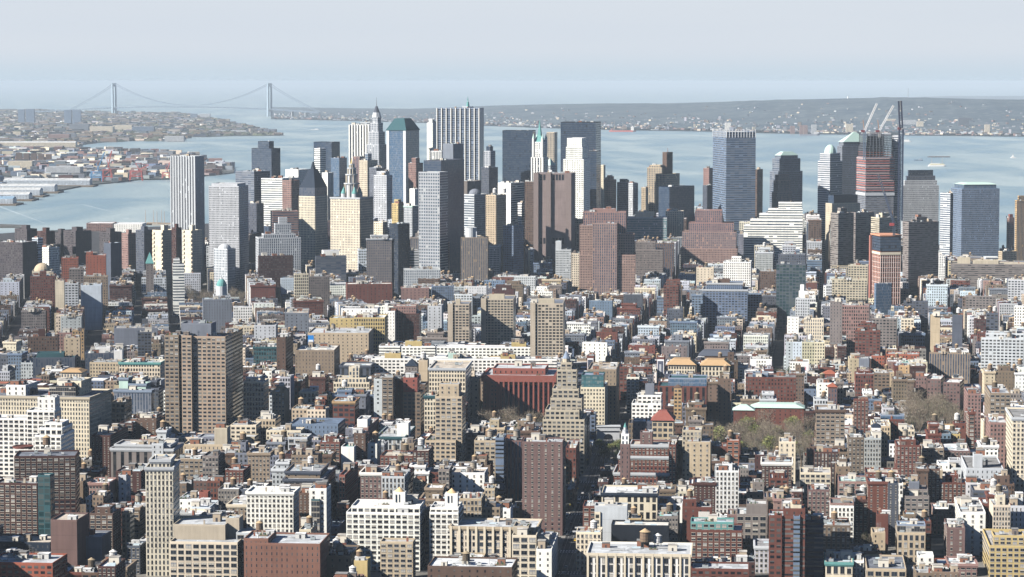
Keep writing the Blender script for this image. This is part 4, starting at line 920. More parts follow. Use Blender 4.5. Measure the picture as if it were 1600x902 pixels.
# big cream department store
g('department_store','huge cream office block with arched top windows and deep cornice','office building',-70,139,617,725,'cream','pierwin',dp=60,d=2200,phi=9,xs=174,rc='gray',cor='beige',cl=8,w3=True,
  bx=((10,40,600,12,30,'white','few'),(77,118,600,14,26,'black','glass'),(95,127,592,20,28,'cream','few')),hf=20)
g(n_at,'white stepped apartment building with terraces, left part in shadow',AT_,-20,46,653,760,'white','wide',dp=22,d=2080,phi=6,w3=True,bx=((42,85,640,-2,20),(59,86,620,2,14,None,'few')),cl=3)
g(n_at,'white right wing with stacked terraces of the stepped white apartment house',AT_,54,95,680,760,'white','wide',dp=40,d=1990,phi=6,xs=116,w3=True,bx=((62,97,668,8,30),(70,97,660,16,20)),cl=3)
g('office_block','curved grey-blue office block with bright green copper roof gear','office building',178,236,609,656,'gray','rib',dp=40,d=2330,phi=8,xs=240,rc='green',cl=3,cor='steel',bx=((186,200,590,10,14,'mint','blank'),(202,228,599,10,16,'mint','blank')))
g(n_lb,'narrow cream stone front left of the curved green-roofed block',LB,174,195,628,680,'sand','big',dp=24,d=2250,phi=6)
g(n_lb,'brown brick house with crenellated top in front of the green-roofed block',LB,207,244,657,692,'brown','few',dp=30,d=2160,phi=6,bx=((212,244,653,6,20),))
g(n_lb,'low brown gabled front left of the crenellated brick house',LB,186,207,661,695,'dbrick','big',dp=20,d=2150,phi=6)
g(n_lb,'dark windowless brick flank with bright left edge beside the huge cream block',LB,143,172,680,745,'dbrick','slit',dp=40,d=2090,phi=6,xs=172,ss='slit')
g('store_building','ornate grey stone store with tall dark columns and green cornice','store',173,270,700,760,'taupe','bigrib',dp=34,d=2060,phi=6,rc='lgray',cor='lgray',bx=((237,255,692,-1,12,'lgray','few'),(180,265,694,3,26,'taupe','loft')),w3=False)
g(n_lb,'low dark red brick hall with pale roof in front of the ornate grey store',LB,181,220,736,782,'dbrick','few',dp=30,d=1950,phi=6,rc='white')
q(n_at,'slim cream office tower with rows of paired dark windows, tallest at the bottom left',OT,217,227,270,730,930,90,(.66,.60,.48),'court',d=1722,dl=34,w3=True,tiers=((.72,718,'few'),),tanks=0,cl=3,cor='lgray',s1='court')
q(n_at,'dark red brick apartment block with curved corner turret, bottom left',AT_,5,22,118,713,840,86,'dbrick','wide',d=1870,dl=30,s1='wide',w3=True,rc='gray',extra=both(cylroof(20,52,698,'brick',22,'round_tower'),tank_at(73,712,1.4,0,14)),cl=5)
g(n_at,'lower dark brick wing with terraces in front of the curved turret block',AT_,-10,58,754,840,'dbrick','wide',dp=18,d=1820,phi=8,w3=True)
g('glass_bay','tall teal glass strip between the two dark brick wings',LB,59,78,742,840,'teal','dgreen',dp=10,d=1815,phi=8,cl=0,w3=False)
g(n_lb,'brown patterned screen wall building with gold reflections, bottom left',LB,79,120,812,905,'pbrown','blank',dp=30,d=1715,phi=6,cl=3,w3=False)
g('utility_building','windowless pale grey box with flat roof beside the street, bottom left','utility building',121,159,838,895,'gray','blank',dp=24,d=1735,phi=6,cl=1,rc='lgray')
g('construction_floor','unfinished building with orange-red edge and littered open top floor','construction site',-20,82,878,940,'redor','wide',dp=34,d=1640,phi=6,cl=14,rc='lgray',w3=False)
g(n_lb,'long dark flat wall below the dark brick terraces',LB,-20,78,846,878,'dark','slit',dp=30,d=1745,phi=6,cl=6,w3=False)
g(n_lb,'pale narrow stone houses lining the dim street, left of the slim cream tower',LB,185,197,742,800,'lgray','few',dp=44,d=1900,phi=6,xs=204,w3=False)
g(n_lb,'row of white street fronts behind a thin orange steeple',LB,190,203,800,862,'sand','punch',dp=30,d=1790,phi=6,xs=210,w3=False)
g(n_lb,'white low office with huge square windows in three rows, bottom left',OT,265,371,846,925,'cream','big',dp=46,d=1690,phi=5,rc='lgray',cl=2,w3=True,bx=((271,352,819,14,32,'beige','blank'),(353,374,808,22,14,'beige','blank')),tanks=0)
g(n_lb,'small pavilion with mint glass canopy beside the office with huge windows',LB,369,396,832,870,'lgray','big',dp=16,d=1700,phi=5,rc='white',cl=0,w3=True)
g(n_lb,'broad blank rusty brick wall, windowless, at the bottom',LB,381,500,848,930,'rust','slit',dp=40,d=1668,phi=5,cl=5,rc='lgray',bx=((381,419,841,1,30),),w3=False,tanks=1)
# =================================================================== mid centre
g(n_lb,'flat white-grey warehouse with few square windows left of the advertising roof',LB,397,431,508,532,'lgray','few',dp=26,phi=0,d=2970)
g(n_lb,'broad plain grey gable wall with dark right flank',LB,445,482,489,522,'gray','few',dp=44,phi=-4,d=3060,xs=520)
g(n_lb,'long pale concrete wall with a blue sign panel at its left end',LB,481,576,520,556,'sand','few',dp=30,phi=2,d=2830,xs=590,rc='lgray',tanks=2,extra=panels([(0,.0,.095,.55,.97,(.02,.20,.55)),(0,.01,.085,.80,.88,(.7,.75,.8)),(0,.03,.07,.66,.76,(.7,.75,.8))]))
g(n_lb,'yellow-cream corner factory with rows of tall windows',LB,553,601,496,560,'yellow','loft',dp=40,phi=2,d=2890,xs=606,rc='white',tanks=0)
g(n_lb,'cream windowless front left of the yellow-cream corner factory',LB,515,553,497,512,'yellow','few',dp=30,phi=2,d=2960,tanks=1)
g(n_lb,'white bulky penthouse block above the yellow-cream factory',LB,533,590,482,496,'white','few',dp=30,phi=2,d=3060)
g(n_lb,'slim white building with small cupola right of the yellow-cream factory',LB,600,617,486,530,'white','slit',dp=24,phi=2,d=2980,bx=((601,606,475,3,6,'white','blank'),))
g(n_lb,'dark red corner house with lit orange upper storey',LB,628,655,490,530,'dbrick','punch',dp=36,phi=2,d=2990,bx=((615,650,478,6,24,'pink','punch'),))
g(n_lb,'grey cream corner block with four windows left of the rear slab apartment',LB,668,690,478,520,'lgray','few',dp=26,phi=3,d=3060)
g(n_lb,'old teal painted loft with dark upper windows left of the tall brown flank',LB,396,432,542,572,'teal','loft',dp=24,phi=2,d=2740,cor='teal',w3=False)
g(n_lb,'brown brick tower-like flank with white painted letters on the roof beside it',LB,432,446,527,590,'brown','few',dp=26,phi=2,d=2630,xs=461,extra=letters('HV',459,568,2660,9))
g(n_lb,'long blank brown brick wall half in diagonal shadow',LB,461,522,547,592,'tan','slit',dp=26,phi=2,d=2620,xs=531,ss='slit')
g(n_lb,'dark roofed loft with white pilasters under a heavy cornice',LB,531,579,571,590,'dgray','bigrib',dp=30,phi=3,d=2590,cor='dgray',cl=2)
g('art_deco_building','cream stepped building with a central fluted tower',OT,521,577,597,622,'cream','loft',dp=24,phi=3,d=2480,bx=((545,561,573,6,10,None,'fin'),(528,572,590,3,18,None,'fin')))
g(n_lb,'cream arcaded front with arched lower windows in the mid left',LB,468,492,612,642,'cream','tall',dp=26,phi=3,d=2370)
g(n_lb,'narrow red brick front with arched cornice left of the arcaded one',LB,460,470,596,640,'brick','loft',dp=22,phi=3,xs=477,d=2400)
g(n_lb,'low red storefront row right of the arcaded front',LB,492,508,624,642,'brick','punch',dp=20,phi=3,d=2360)
g(n_lb,'brown brick loft with lit orange upper cornice beside the dark flat roofs',LB,520,554,627,672,'brick','big',dp=30,phi=4,d=2280,cor='orange',rc='lgray')
g(n_lb,'large flat blue-grey roofed building lying in shadow',LB,452,528,662,692,'bgray','slit',dp=40,phi=5,d=2170,rc='bgray',cl=6,w3=False)  # blue-grey wall and roof colour stands in for the shadow
g(n_lb,'tan terraced front with small gables at the left of the flat shadowed roof',LB,400,430,655,680,'sand','loft',dp=26,phi=5,d=2200,w3=False)
g(n_lb,'cream long front with small windows below the tan gables',LB,416,470,672,695,'cream','punch',dp=20,phi=5,d=2150,w3=False)
g(n_lb,'slim cream tower with many small windows right of the very tall brown tower',LB,380,412,596,655,'cream','loft',dp=16,phi=5,d=2300,xs=420,w3=True)
g(n_lb,'cream and brown terrace of flats under the tall brown tower',LB,360,400,664,690,'cream','wide',dp=26,phi=4,d=2170,tanks=1,w3=False)
g(n_lb,'long low sand-coloured wall in front of the tall brown tower',LB,286,400,694,712,'sand','slit',dp=20,phi=5,d=2110,bx=((335,355,668,4,14,'beige','blank'),),w3=False)
g(n_lb,'row of beige lofts with paired windows below the long sand wall',LB,273,318,717,745,'tan','wide',dp=30,phi=5,d=2010,tanks=2)
g(n_lb,'grey loft with ornate columns on its top floor, next to the beige lofts',LB,316,341,712,760,'taupe','loft',dp=26,phi=5,d=2000)
g(n_lb,'dark brick house with pale lintels right of the ornate-column loft',LB,352,380,735,770,'brick','punch',dp=30,phi=5,d=1960,tanks=1)
g(n_lb,'white low storefront building with red rooftop box',LB,277,314,780,800,'white','few',dp=34,phi=5,d=1850,rc='silver',bx=((311,325,768,10,8,'red','blank'),),w3=False)
g(n_lb,'small white box building left of the arched brown front',LB,299,328,792,812,'bwhite','few',dp=30,phi=5,d=1820,rc='silver')
g(n_lb,'brown palazzo front with small arched windows, left of the white square-windowed one',LB,355,387,788,812,'tan','court',dp=34,phi=5,d=1830,rc='silver',cor='cream')
g('hotel','white brick building with regular square windows and roof ornaments','hotel',385,458,768,850,'white','punch',dp=26,d=1810,phi=5,xs=467,w3=True,rc='white',cor='white',cl=6)
g(n_lb,'brown wall house wedged between the white hotel and the slanted white one',LB,467,486,770,810,'brown','slit',dp=20,phi=5,d=1850)
g('modern_house','narrow white modern building with teal glass bay and slanted foot','building',483,510,763,835,'white','few',dp=20,d=1790,phi=5,w3=True,rc='lgray',bx=((486,499,780,-1.5,3,'teal','glasst'),(490,510,758,5,12,'bgray','blank')))
g(n_lb,'heavy dark corniced loft block with long shaded right side',LB,443,505,748,830,'taupe','wide',dp=60,d=1880,phi=4,xs=533,cor='dgray',rc='lgray',w3=False,tanks=1,cl=8,bx=((446,500,736,10,40,'tan','few'),))
g(n_lb,'grey-white office with five columns of windows behind the dark corniced loft',LB,450,480,683,715,'lgray','big',dp=26,phi=5,d=2080,xs=487)
g(n_lb,'plain white windowless wall with a rooftop garden',LB,533,553,698,735,'white','blank',dp=26,phi=5,d=2020,rc='green',cl=1)
g('brick_tower','brown brick tower with round clock openings near its top','tower',553,571,677,730,'brown','few',dp=14,phi=5,d=2030,w3=True)
g(n_lb,'rust brick block with bright white rooftop penthouse left of the green-corniced building',LB,552,575,668,690,'pink','few',dp=36,phi=5,xs=593,d=2150,w3=False,bx=((558,574,655,6,24,'white','blank'),))
g('palazzo','classical stone building with green pedimented cornice and white roof box','building',587,632,682,700,'lgray','tall',dp=44,phi=5,xs=652,d=2110,hf=20,cor='teal',bx=((620,638,661,12,14,'white','blank'),),rc='lgray')
g(n_at,'pale and brown apartment tower at the left of the dark cluster',AT_,584,597,592,665,'lgray','few',dp=20,phi=4,d=2290,w3=False)
g(n_at,'grey brick apartment tower joined right of the pale one, windows in pairs',AT_,597,614,590,665,'dtan','wide',dp=20,phi=4,d=2285,w3=True)
g(n_at,'dark shaded rear shaft of the apartment cluster',AT_,614,631,592,665,'dbrick','slit',dp=10,phi=4,d=2300,w3=False)  # dark brick block standing in for a shaded gap
g(n_at,'apartment tower with a bright red painted top storey',AT_,630,652,590,666,'red','few',dp=20,phi=4,d=2295,w3=False,bx=((629.5,657,613,-1,22,'dtan','wide'),))
g('pyramid_tower','square stone tower with dark pyramid roof and three arched openings','tower',633,652,572,590,'taupe','slit',dp=14,phi=4,d=2470,extra=hip('dark',561,.1,.6),cl=0)
g(n_lb,'tan blank shaft with rooftop tank right of the dark pyramid tower',LB,654,668,563,600,'sand','blank',dp=14,phi=4,d=2450,tanks=1)
g(n_lb,'white office with a colonnaded upper floor left of the red library',LB,670,727,575,640,'cream','big',dp=50,phi=4,d=2400,xs=742,cor='lgray',w3=False,cl=5,fl='loft')
g(n_at,'tan brick apartment tower stepping up to a plain blocky crown',AT_,664,712,688,735,'sand','wide',dp=36,phi=5,d=2080,w3=True,cl=3,bx=((680,722,619,6,28,'sand','wide'),(686,717,600,9,18,'sand','few')))
g(n_lb,'cream ornate house left of the tan stepped apartment tower',LB,663,681,618,685,'cream','loft',dp=18,phi=5,d=2190,w3=False,cor='teal')
g(n_at,'cream apartment block with paired windows right of the tan stepped tower',AT_,741,774,688,735,'sand','wide',dp=26,phi=5,d=2050,w3=True,tanks=2)
g(n_at,'dark blue-grey low wing between the tan tower and the cream block',AT_,722,773,676,720,'dgray','wide',dp=20,phi=5,d=2120,w3=False)
g(n_at,'pale blue balcony tower strip left of the brown brick tower',AT_,774,787,684,800,'bgray','bal',dp=24,phi=5,d=1960,w3=False)
g(n_at,'brown apartment strip with twin rooftop tanks left of the big brick tower',AT_,787,815,688,800,'pbrown','rib',dp=24,phi=5,d=1970,w3=False,tanks=2,cl=4)
g(n_at,'tall plain brown brick tower standing over the long straight avenue',AT_,816,879,690,845,'pbrown','pairs',dp=24,phi=4.7,d=1880,w3=True,rc='lgray',cl=7,ss='slit')
# pinnacled tower
def one_fifth(root, loc, parts):
    m = MB(); x, y, z = at(885,575,2200); cyl(m, x, y, at(885,576,2200)[2], at(885,560,2200)[2], 3.2, 3.2, COL['beige'], 8); cyl(m, x, y, at(885,560,2200)[2], at(885,548,2200)[2], 3.4, .2, COL['steel'], 8); m.build('turret', root, loc)
g(n_at,'stepped beige apartment skyscraper with a pointed turret above the avenue',AT_,848,913,655,745,'beige','wide',dp=44,phi=4.7,d=2180,w3=True,cl=4,
  bx=((852,905,640,3,38),(860,909,622,6,32),(863,904,607,9,28),(870,901,577,12,20),(876,893,566,14,14)),extra=one_fifth)
g(n_lb,'cream office with blue-green slanted glass top storeys near the marble arch',OT,907,945,605,650,'cream','punch',dp=34,phi=5,d=2440,rc='steel',cl=1,xs=950,bx=((908.5,943,586,2,28,'teal','glasst'),))
g(n_lb,'plain brown slab behind the office with glass top storeys',LB,918,963,577,655,'tan','slit',dp=16,phi=5,d=2500,xs=963)
g('church','brick church-like apartment house with terraces and dark trim',AT_,959,1045,738,770,'brick','punch',dp=40,phi=6,d=2010,w3=True,cl=4,cor='lgray',
  bx=((966,1046,712,4,34),(985,1050,694,8,26),(1000,1019,675,12,12,'pbrown','few')))
g(n_at,'red brick shaft at the right end of the terraced brick apartment house',AT_,1045,1056,695,772,'brick','punch',dp=40,phi=6,d=2005,w3=True)
def steeple(root, loc, parts):
    P, z1 = parts[-1][0], parts[-1][2]; cx, cy = sum(p[0] for p in P)/4, sum(p[1] for p in P)/4; m = MB()
    z2 = z1+2.2; cyl(m, cx, cy, z1-1, z2, 2.2, 2.0, COL['lgray'], 8); cyl(m, cx, cy, z2, z2+.4, 2.3, 2.3, COL['lgray'], 8); cyl(m, cx, cy, z2+.4, z2+2.4, 1.3, 1.2, COL['lgray'], 8); cyl(m, cx, cy, z2+2.4, z2+6, 1.3, .1, COL['green'], 8); m.build('cupola', root, loc)
g('church_tower','slim church tower with white cupola and green spire beside the brick terraces','church tower',969,984,694,745,'pbrown','slit',dp=8,phi=6,d=1985,cl=0,bx=((970.5,982.5,678,1,6,'white','court'),),extra=steeple,w3=False)
g('hip_roof_tower','cream apartment tower with red tiled hipped roof',AT_,1019,1052,657,700,'sand','big',dp=26,phi=6,d=2110,cl=0,extra=hip('red',641,.35,1.2),w3=False)
g(n_lb,'white terraced house with roof terraces left of the brick law hall',LB,987,1033,630,665,'white','wide',dp=30,phi=6,d=2370,bx=((996,1033,617,6,22),(1008,1022,600,8,8,'gray','blank')))
g('bell_tower','tall slender brick bell tower with arched openings','bell tower',1053,1065,606,664,'orange','wide',dp=9,phi=6,d=2350,cl=0,extra=hip('brown',601,.1,.5),w3=False)
g('law_hall','large brick hall with tall dark windows and pale glass vaulted roof','hall',1028,1104,603,640,'brick','bigrib',dp=40,phi=6,d=2480,rc='teal',cl=1,bx=((1044,1104,590,6,28,'steel','glass'),))
g('mansion_block','cream block with ochre tiled hip roof, left of a matching pair',LB,1044,1086,570,590,'cream','loft',dp=30,phi=6,d=2680,extra=hip('orange',560,.6,1.5),cl=0)
g('mansion_block','cream block with ochre tiled hip roof, right of a matching pair',LB,1096,1140,571,598,'cream','tall',dp=30,phi=6,d=2660,extra=hip('orange',561,.6,1.5),cl=0)
g('church','long slate roofed church behind the ochre-roofed pair','church',1092,1146,556,565,'brown','few',dp=20,phi=6,d=2760,extra=hip('dgray',547,.75,.8),cl=0)
g(n_at,'tan apartment block with a diagonal shadow across its front, below the park',AT_,1070,1110,690,762,'sand','few',dp=30,phi=6,d=2010,w3=True,bx=((1066,1096,672,8,24,'beige','punch'),))
g(n_at,'dark slab between the brick terraces and the tan block with diagonal shadow',AT_,1057,1070,694,765,'dbrick','slit',dp=30,phi=6,d=2030,w3=False)
g(n_lb,'brick student house with blue-tinted top floor right of the park street',LB,1165,1244,589,630,'brick','punch',dp=34,phi=6,d=2540,bx=((1176,1200,583,8,18,'steel','glass'),))
g('church','low brick church with pale mint gabled roof at the park edge','church',1146,1178,641,650,'brick','few',dp=16,phi=6,d=2410,cl=0,hf=10,extra=hip('mint',632,.3,1))
g('hall','long white-mint roofed hall beside the mint gabled church','hall',1174,1256,637,648,'brick','few',dp=22,phi=6,d=2450,cl=0,hf=10,extra=hip('mint',630,.7,1))
# =================================================================== bottom centre and right
def tank_house(px0, px1, ytop, v=10):
    def fn(root, loc, parts):
        P, z1 = parts[0][0], parts[0][2]; y = P[0][1]+v; a, _, zt = at(px0, ytop, y); b, _, _ = at(px1, ytop, y); m = MB(); w_ = b-a; x = (a+b)/2
        box(m, rect(x,y,-.08,w_,w_*.9), z1-1.1, zt, COL['white'])
        for k in (-.28,0,.28): box(m, rect(x+k*w_,y-w_*.46,-.08,w_*.09,.12), zt-(zt-z1)*.6, zt-1.5, COL['dark'])
        cyl(m, x, y, zt, zt+3, w_*.42, .2, (.62,.44,.24), 14); m.build('water_tank', root, loc)
    return fn
g(n_at,'long white brick apartment house with two boxed water tanks and terraces',AT_,541,656,800,905,'white','wide',dp=34,phi=5,d=1745,w3=True,rc='white',cl=5,bx=((549,656,790,3,28),),extra=both(tank_house(615,634,768,16)))
g(n_at,'white right wing of the long white apartment house with one boxed tank',AT_,671,716,800,850,'white','wide',dp=34,phi=5,d=1745,w3=True,rc='white',cl=2,bx=((672,716,793,3,26),),extra=tank_house(696,716,770,16))
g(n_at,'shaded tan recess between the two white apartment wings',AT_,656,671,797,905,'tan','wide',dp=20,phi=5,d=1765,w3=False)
g(n_at,'cream lower front of the white apartment house, bottom centre',AT_,594,645,846,930,'sand','wide',dp=14,phi=5,d=1700,w3=True,cl=1)
g('office_building','cream stone office with recessed loggias and flat cornice, bottom centre','office building',703,838,822,885,'cream','big',dp=34,phi=6,d=1735,w3=True,rc='lgray',cor='sand',cl=9,extra=piers(10,'cream',1.5,1.0,(0,)))
g(n_lb,'dark low roofs with vents below the cream loggia office',LB,668,800,884,930,'brown','few',dp=34,phi=6,d=1655,cl=9,rc='silver',w3=False,tanks=1)
g(n_lb,'plain white wall with few square windows behind the loggia office',LB,703,757,738,785,'white','few',dp=26,phi=5,d=1915,w3=True,tanks=1,cl=5)
g(n_lb,'tan block with rooftop tank right of the plain white wall',LB,757,773,763,800,'sand','punch',dp=20,phi=5,d=1890,tanks=1)
g(n_lb,'ornate dark fronted narrow house left of the plain white wall',LB,685,702,733,785,'taupe','loft',dp=20,phi=5,d=1900)
g(n_lb,'narrow tan loft with square windows left of the ornate dark one',LB,645,660,750,785,'sand','loft',dp=26,phi=5,d=1890)
g(n_lb,'grey stone loft with arched second floor, centre of the lower blocks',LB,596,632,744,795,'lgray','court',dp=34,phi=5,d=1870,tanks=1)
g(n_lb,'brown brick loft with whitewashed cornice left of the grey arched loft',LB,563,596,738,790,'pbrown','punch',dp=34,phi=5,d=1890,cor='white')
g(n_lb,'narrow bright red fronted house in a dark side street',LB,530,539,742,805,'red','loft',dp=50,phi=5,d=1900,xs=563,ss='slit')
g(n_lb,'reddish mansion with white dormers and chimneys in the lower centre',LB,594,645,712,735,'brick','punch',dp=30,phi=5,d=1990,tanks=2,cl=6)
g(n_lb,'brick house with two grey tanks right of the reddish mansion',LB,645,670,704,745,'dbrick','punch',dp=30,phi=5,d=1980,tanks=2)
g(n_lb,'brick roof with a fat black and white chimney stack, bottom centre',LB,500,595,848,880,'brick','few',dp=34,phi=5,d=1780,cl=9,rc='silver',w3=False,
  extra=cylroof(577,589,826,'dark',10,'chimney'))
g(n_lb,'small ochre rendered house with pitched dark roof, bottom centre',LB,553,574,876,915,'yellow','blank',dp=14,phi=5,d=1660,cl=1,tanks=1)
g(n_lb,'dark cluttered roofs with round tanks right of the rusty brick wall',LB,502,548,868,920,'dtan','few',dp=40,phi=5,d=1690,tanks=3,cl=9,rc='dark',w3=False)
g(n_lb,'cream corner fronts with little terraces left of the avenue foot',LB,800,838,836,900,'cream','big',dp=30,phi=4.7,d=1705,w3=True,cl=4,bx=((802,826,822,8,18,'beige','blank'),))
g(n_lb,'low white flat roof right at the avenue foot',LB,838,862,858,900,'white','few',dp=44,phi=4.7,d=1690,xs=872,w3=False)
g(n_lb,'grey fronted houses along the left side of the avenue',LB,884,895,765,810,'brown','punch',dp=70,phi=4.7,d=1990,xs=902,w3=False)
g(n_lb,'brick avenue block in front of the beige pinnacled skyscraper',LB,884,900,700,760,'brick','punch',dp=50,phi=4.7,d=2080,w3=False)
g('cast_iron_building','white iron-fronted building with giant arched window bays','building',917,1079,864,940,'white','arcade',dp=42,phi=4.7,d=1672,w3=True,rc='lgray',cor='cream',cl=9,extra=both(piers(11,'cream',1.3,.9,(0,)),tank_at(1008,840,1.7,0,24),tank_at(1028,840,1.25,3,26)))
g(n_lb,'dark corniced palazzo with three big arched windows beside the avenue',LB,940,1027,770,815,'cream','arcade',dp=36,phi=4.7,d=1845,w3=False,rc='silver',cor='dark',cl=7)
g(n_lb,'plain pale grey rear wall with a small window column at its left',LB,929,980,790,840,'lgray','blank',dp=14,phi=4.7,d=1790,bx=((929,938,800,-.8,8,'cream','loft'),),w3=False,cl=2)
g(n_lb,'blackened low wall and shed under two round tanks',LB,955,1045,820,850,'black','blank',dp=20,phi=4.7,d=1760,w3=False,cl=4)
g(n_lb,'white townhouse with dark vertical window slots right of the corniced palazzo',LB,1027,1066,787,808,'white','bigrib',dp=34,phi=4.7,d=1850,w3=False,tanks=0,cl=6)
g(n_lb,'brick box with blank white billboard panel on the wall',LB,1066,1112,792,812,'brick','few',dp=20,phi=4.7,d=1820,w3=False,tanks=1,bx=((1067,1088,780,2,14),),extra=panels([(0,.55,.93,.70,.93,(.55,.53,.50))],nm='billboard'))
g(n_at,'red brick apartment house with many windows and green roof terraces',AT_,1079,1160,828,890,'brick','wide',dp=28,phi=5,d=1755,w3=True,cl=6,bx=((1079,1146,815,4,18,'green','wide'),),rc='lgray')
g(n_lb,'low white-trimmed brick row below the red brick apartment house',LB,1080,1170,888,930,'brick','wide',dp=24,phi=5,d=1660,w3=False,cl=6,rc='lgray')
g(n_lb,'dim grey-brown block with bay windows left of the red and blue tower',LB,1151,1198,803,860,'taupe','big',dp=30,phi=5,d=1790,w3=True,bx=((1166,1198,787,5,20,'taupe','blank'),))
g('apartment_tower','red brick and blue balcony apartment tower at the bottom right',AT_,1202,1258,806,930,'brick','bal',dp=26,phi=5,d=1690,w3=False,rc='lgray',cl=3,bx=((1202,1222,805,-1.2,8,'brick','wide'),(1240,1250,806,-1.2,8,'bgray','bal'),(1224,1258,794,4,18,'brick','few'),(1235,1252,784,8,10,'cream','blank')))
g('apartment_tower','dark blue shaded flank beside the red and blue balcony tower',AT_,1258,1287,812,930,'navy','bal',dp=20,phi=5,d=1700,w3=False)  # navy block: the tower's shaded side put into the colour
g(n_lb,'dark brick tenement with white painted window heads left below the park',LB,1190,1237,722,752,'dbrick','punch',dp=28,phi=6,d=1990,w3=True,cor='white')
g(n_lb,'cream apartment house with wide windows below the tan tower near the park',LB,1250,1298,738,765,'cream','wide',dp=26,phi=6,d=1950,w3=True,cl=6)
g(n_lb,'dim tan house with few windows left under the dark brick tenement',LB,1262,1296,765,792,'pbrown','punch',dp=24,phi=6,d=1870)
g(n_lb,'cream plain-walled house at the lower park corner',LB,1217,1243,690,722,'cream','few',dp=26,phi=6,d=2070)
g(n_lb,'long brown low house left of the dim tan one',LB,1200,1254,768,786,'dbrick','punch',dp=24,phi=6,d=1900,w3=False)
g(n_lb,'brown apartment house with pale mint rooftop railings',LB,1310,1355,752,785,'pink','wide',dp=30,phi=6,d=1910,w3=True,rc='mint')
g(n_lb,'white rendered house with pink upper wall and small square windows',LB,1297,1334,790,828,'white','punch',dp=26,phi=6,d=1820,w3=True,bx=((1297,1334,786,.3,24,'pink','punch'),))
g(n_lb,'ornate dark red gabled houses with chimneys, lower right',LB,1352,1405,738,760,'brick','court',dp=24,phi=6,d=1960,w3=True,cl=7)
g(n_lb,'tall olive-brown apartment block, largest in the lower right middle',LB,1414,1452,775,822,'taupe','wide',dp=36,phi=6,d=1840,w3=True,bx=((1416,1450,764,6,20),(1420,1436,752,10,10,'gray','blank')),cl=3)
g(n_lb,'cream walled house with glass attic left of the olive-brown block',LB,1402,1446,832,885,'sand','tall',dp=30,phi=6,d=1770,w3=True,rc='white',bx=((1402,1446,819,4,14,'steel','glass'),))
g(n_lb,'small white cubic house with three square windows, lower right',LB,1434,1459,868,905,'white','few',dp=16,phi=6,d=1720,w3=True,rc='white',cl=1)
g(n_lb,'brick-pink slab with blank walls left of a deep dark flank, lower right',LB,1480,1508,824,888,'pbrown','few',dp=36,phi=6,d=1770,w3=True)
g(n_lb,'dark brick shaft house right behind the ochre apartment house',LB,1370,1388,803,840,'brick','blank',dp=14,phi=6,d=1800)
g(n_lb,'stone building with green cornice and three arched windows, bottom right',LB,1290,1332,878,930,'cream','arcade',dp=34,phi=6,d=1690,w3=True,cor='green',rc='lgray')
g(n_lb,'pale plain building right of the three arched windows',LB,1332,1350,876,930,'white','loft',dp=30,phi=6,d=1695,w3=True)
g(n_lb,'tan corner loft with low wide roof and skylights, bottom right',LB,1354,1416,888,930,'sand','big',dp=50,phi=6,d=1670,w3=True,rc='gray',cl=9)
g(n_at,'large ochre apartment house with window rows, bottom right corner',AT_,1546,1640,852,930,'yellow','wide',dp=28,phi=6,xs=1530,d=1715,w3=True,cl=5,bx=((1552,1600,836,8,18),))
g(n_lb,'whitewashed stepped gable houses above the ochre apartment house',LB,1500,1540,800,845,'white','few',dp=30,phi=6,d=1800,xs=1491)
g(n_lb,'long blank grey-white side wall with scattered windows by the sloping avenue',LB,1510,1568,731,762,'lgray','slit',dp=30,phi=6,xs=1493,d=1970,w3=False,cl=6,bx=((1521,1535,709,8,10,'lgray','blank'),))
g(n_lb,'charcoal factory with two rows of dark windows under the blank grey wall',LB,1520,1576,766,795,'dgray','wide',dp=26,phi=6,d=1870,w3=False,tanks=1)
g(n_at,'tall tan and charcoal apartment block beside the wide avenue, pale left side',AT_,1547,1579,614,690,'tan','wide',dp=40,phi=6,xs=1532,d=2210,w3=True,rc='lgray',cl=4,ss='slit',tanks=1)
g(n_at,'tall cream apartment tower cut by the right edge',AT_,1582,1640,652,760,'cream','punch',dp=30,phi=6,xs=1572,d=1990,w3=True,cl=3,cor='lgray')
g(n_at,'tan stone apartment tower with dark red capped turret behind it',AT_,1275,1320,640,712,'tan','wide',dp=28,phi=6,d=2120,w3=True,rc='lgray',cor='brown',cl=4)
g('church_tower','brown church tower with small red pyramid roof','church tower',1294,1308,605,640,'pbrown','court',dp=11,phi=6,d=2230,cl=0,hf=10,extra=hip('redor',598,.05,.8),w3=False)
g(n_at,'slender red brick apartment tower with small square windows',AT_,1334,1357,624,687,'brick','punch',dp=34,phi=6,d=2180,xs=1363,w3=True)
g('chapel','white gabled chapel front in deep shade right of the red brick tower','chapel',1362,1376,668,690,'white','few',dp=16,phi=6,d=2120,cl=0,extra=hip('dark',662,.3,.4))
g(n_lb,'red brick row with teal window dormers along the roof',LB,1376,1413,655,668,'brick','punch',dp=18,phi=6,d=2260,rc='teal',cl=5,w3=False,bx=((1376,1413,648,3,10,'steel','glass'),))
g(n_lb,'cream corner tenement with fire escapes in the right middle',LB,1407,1429,671,700,'cream','punch',dp=30,phi=6,d=2180)
g(n_lb,'orange-trimmed brick school with flat white roof near the wide avenue',LB,1452,1493,670,683,'orange','wide',dp=34,phi=6,d=2230,rc='white',cl=2,w3=False)
g(n_at,'tan apartment house with brown recesses left of its brick twin',AT_,1441,1475,700,738,'tan','wide',dp=30,phi=6,d=2070,w3=True)
g(n_at,'brown brick twin with pale roof right of the tan apartment house',AT_,1475,1516,704,738,'pbrown','punch',dp=50,phi=6,d=2075,w3=True,rc='silver',cl=7)
g(n_lb,'low brick house with chalky roof and red arch sign behind the gabled houses',LB,1272,1310,706,735,'dbrick','court',dp=24,phi=6,d=2030,rc='lgray')
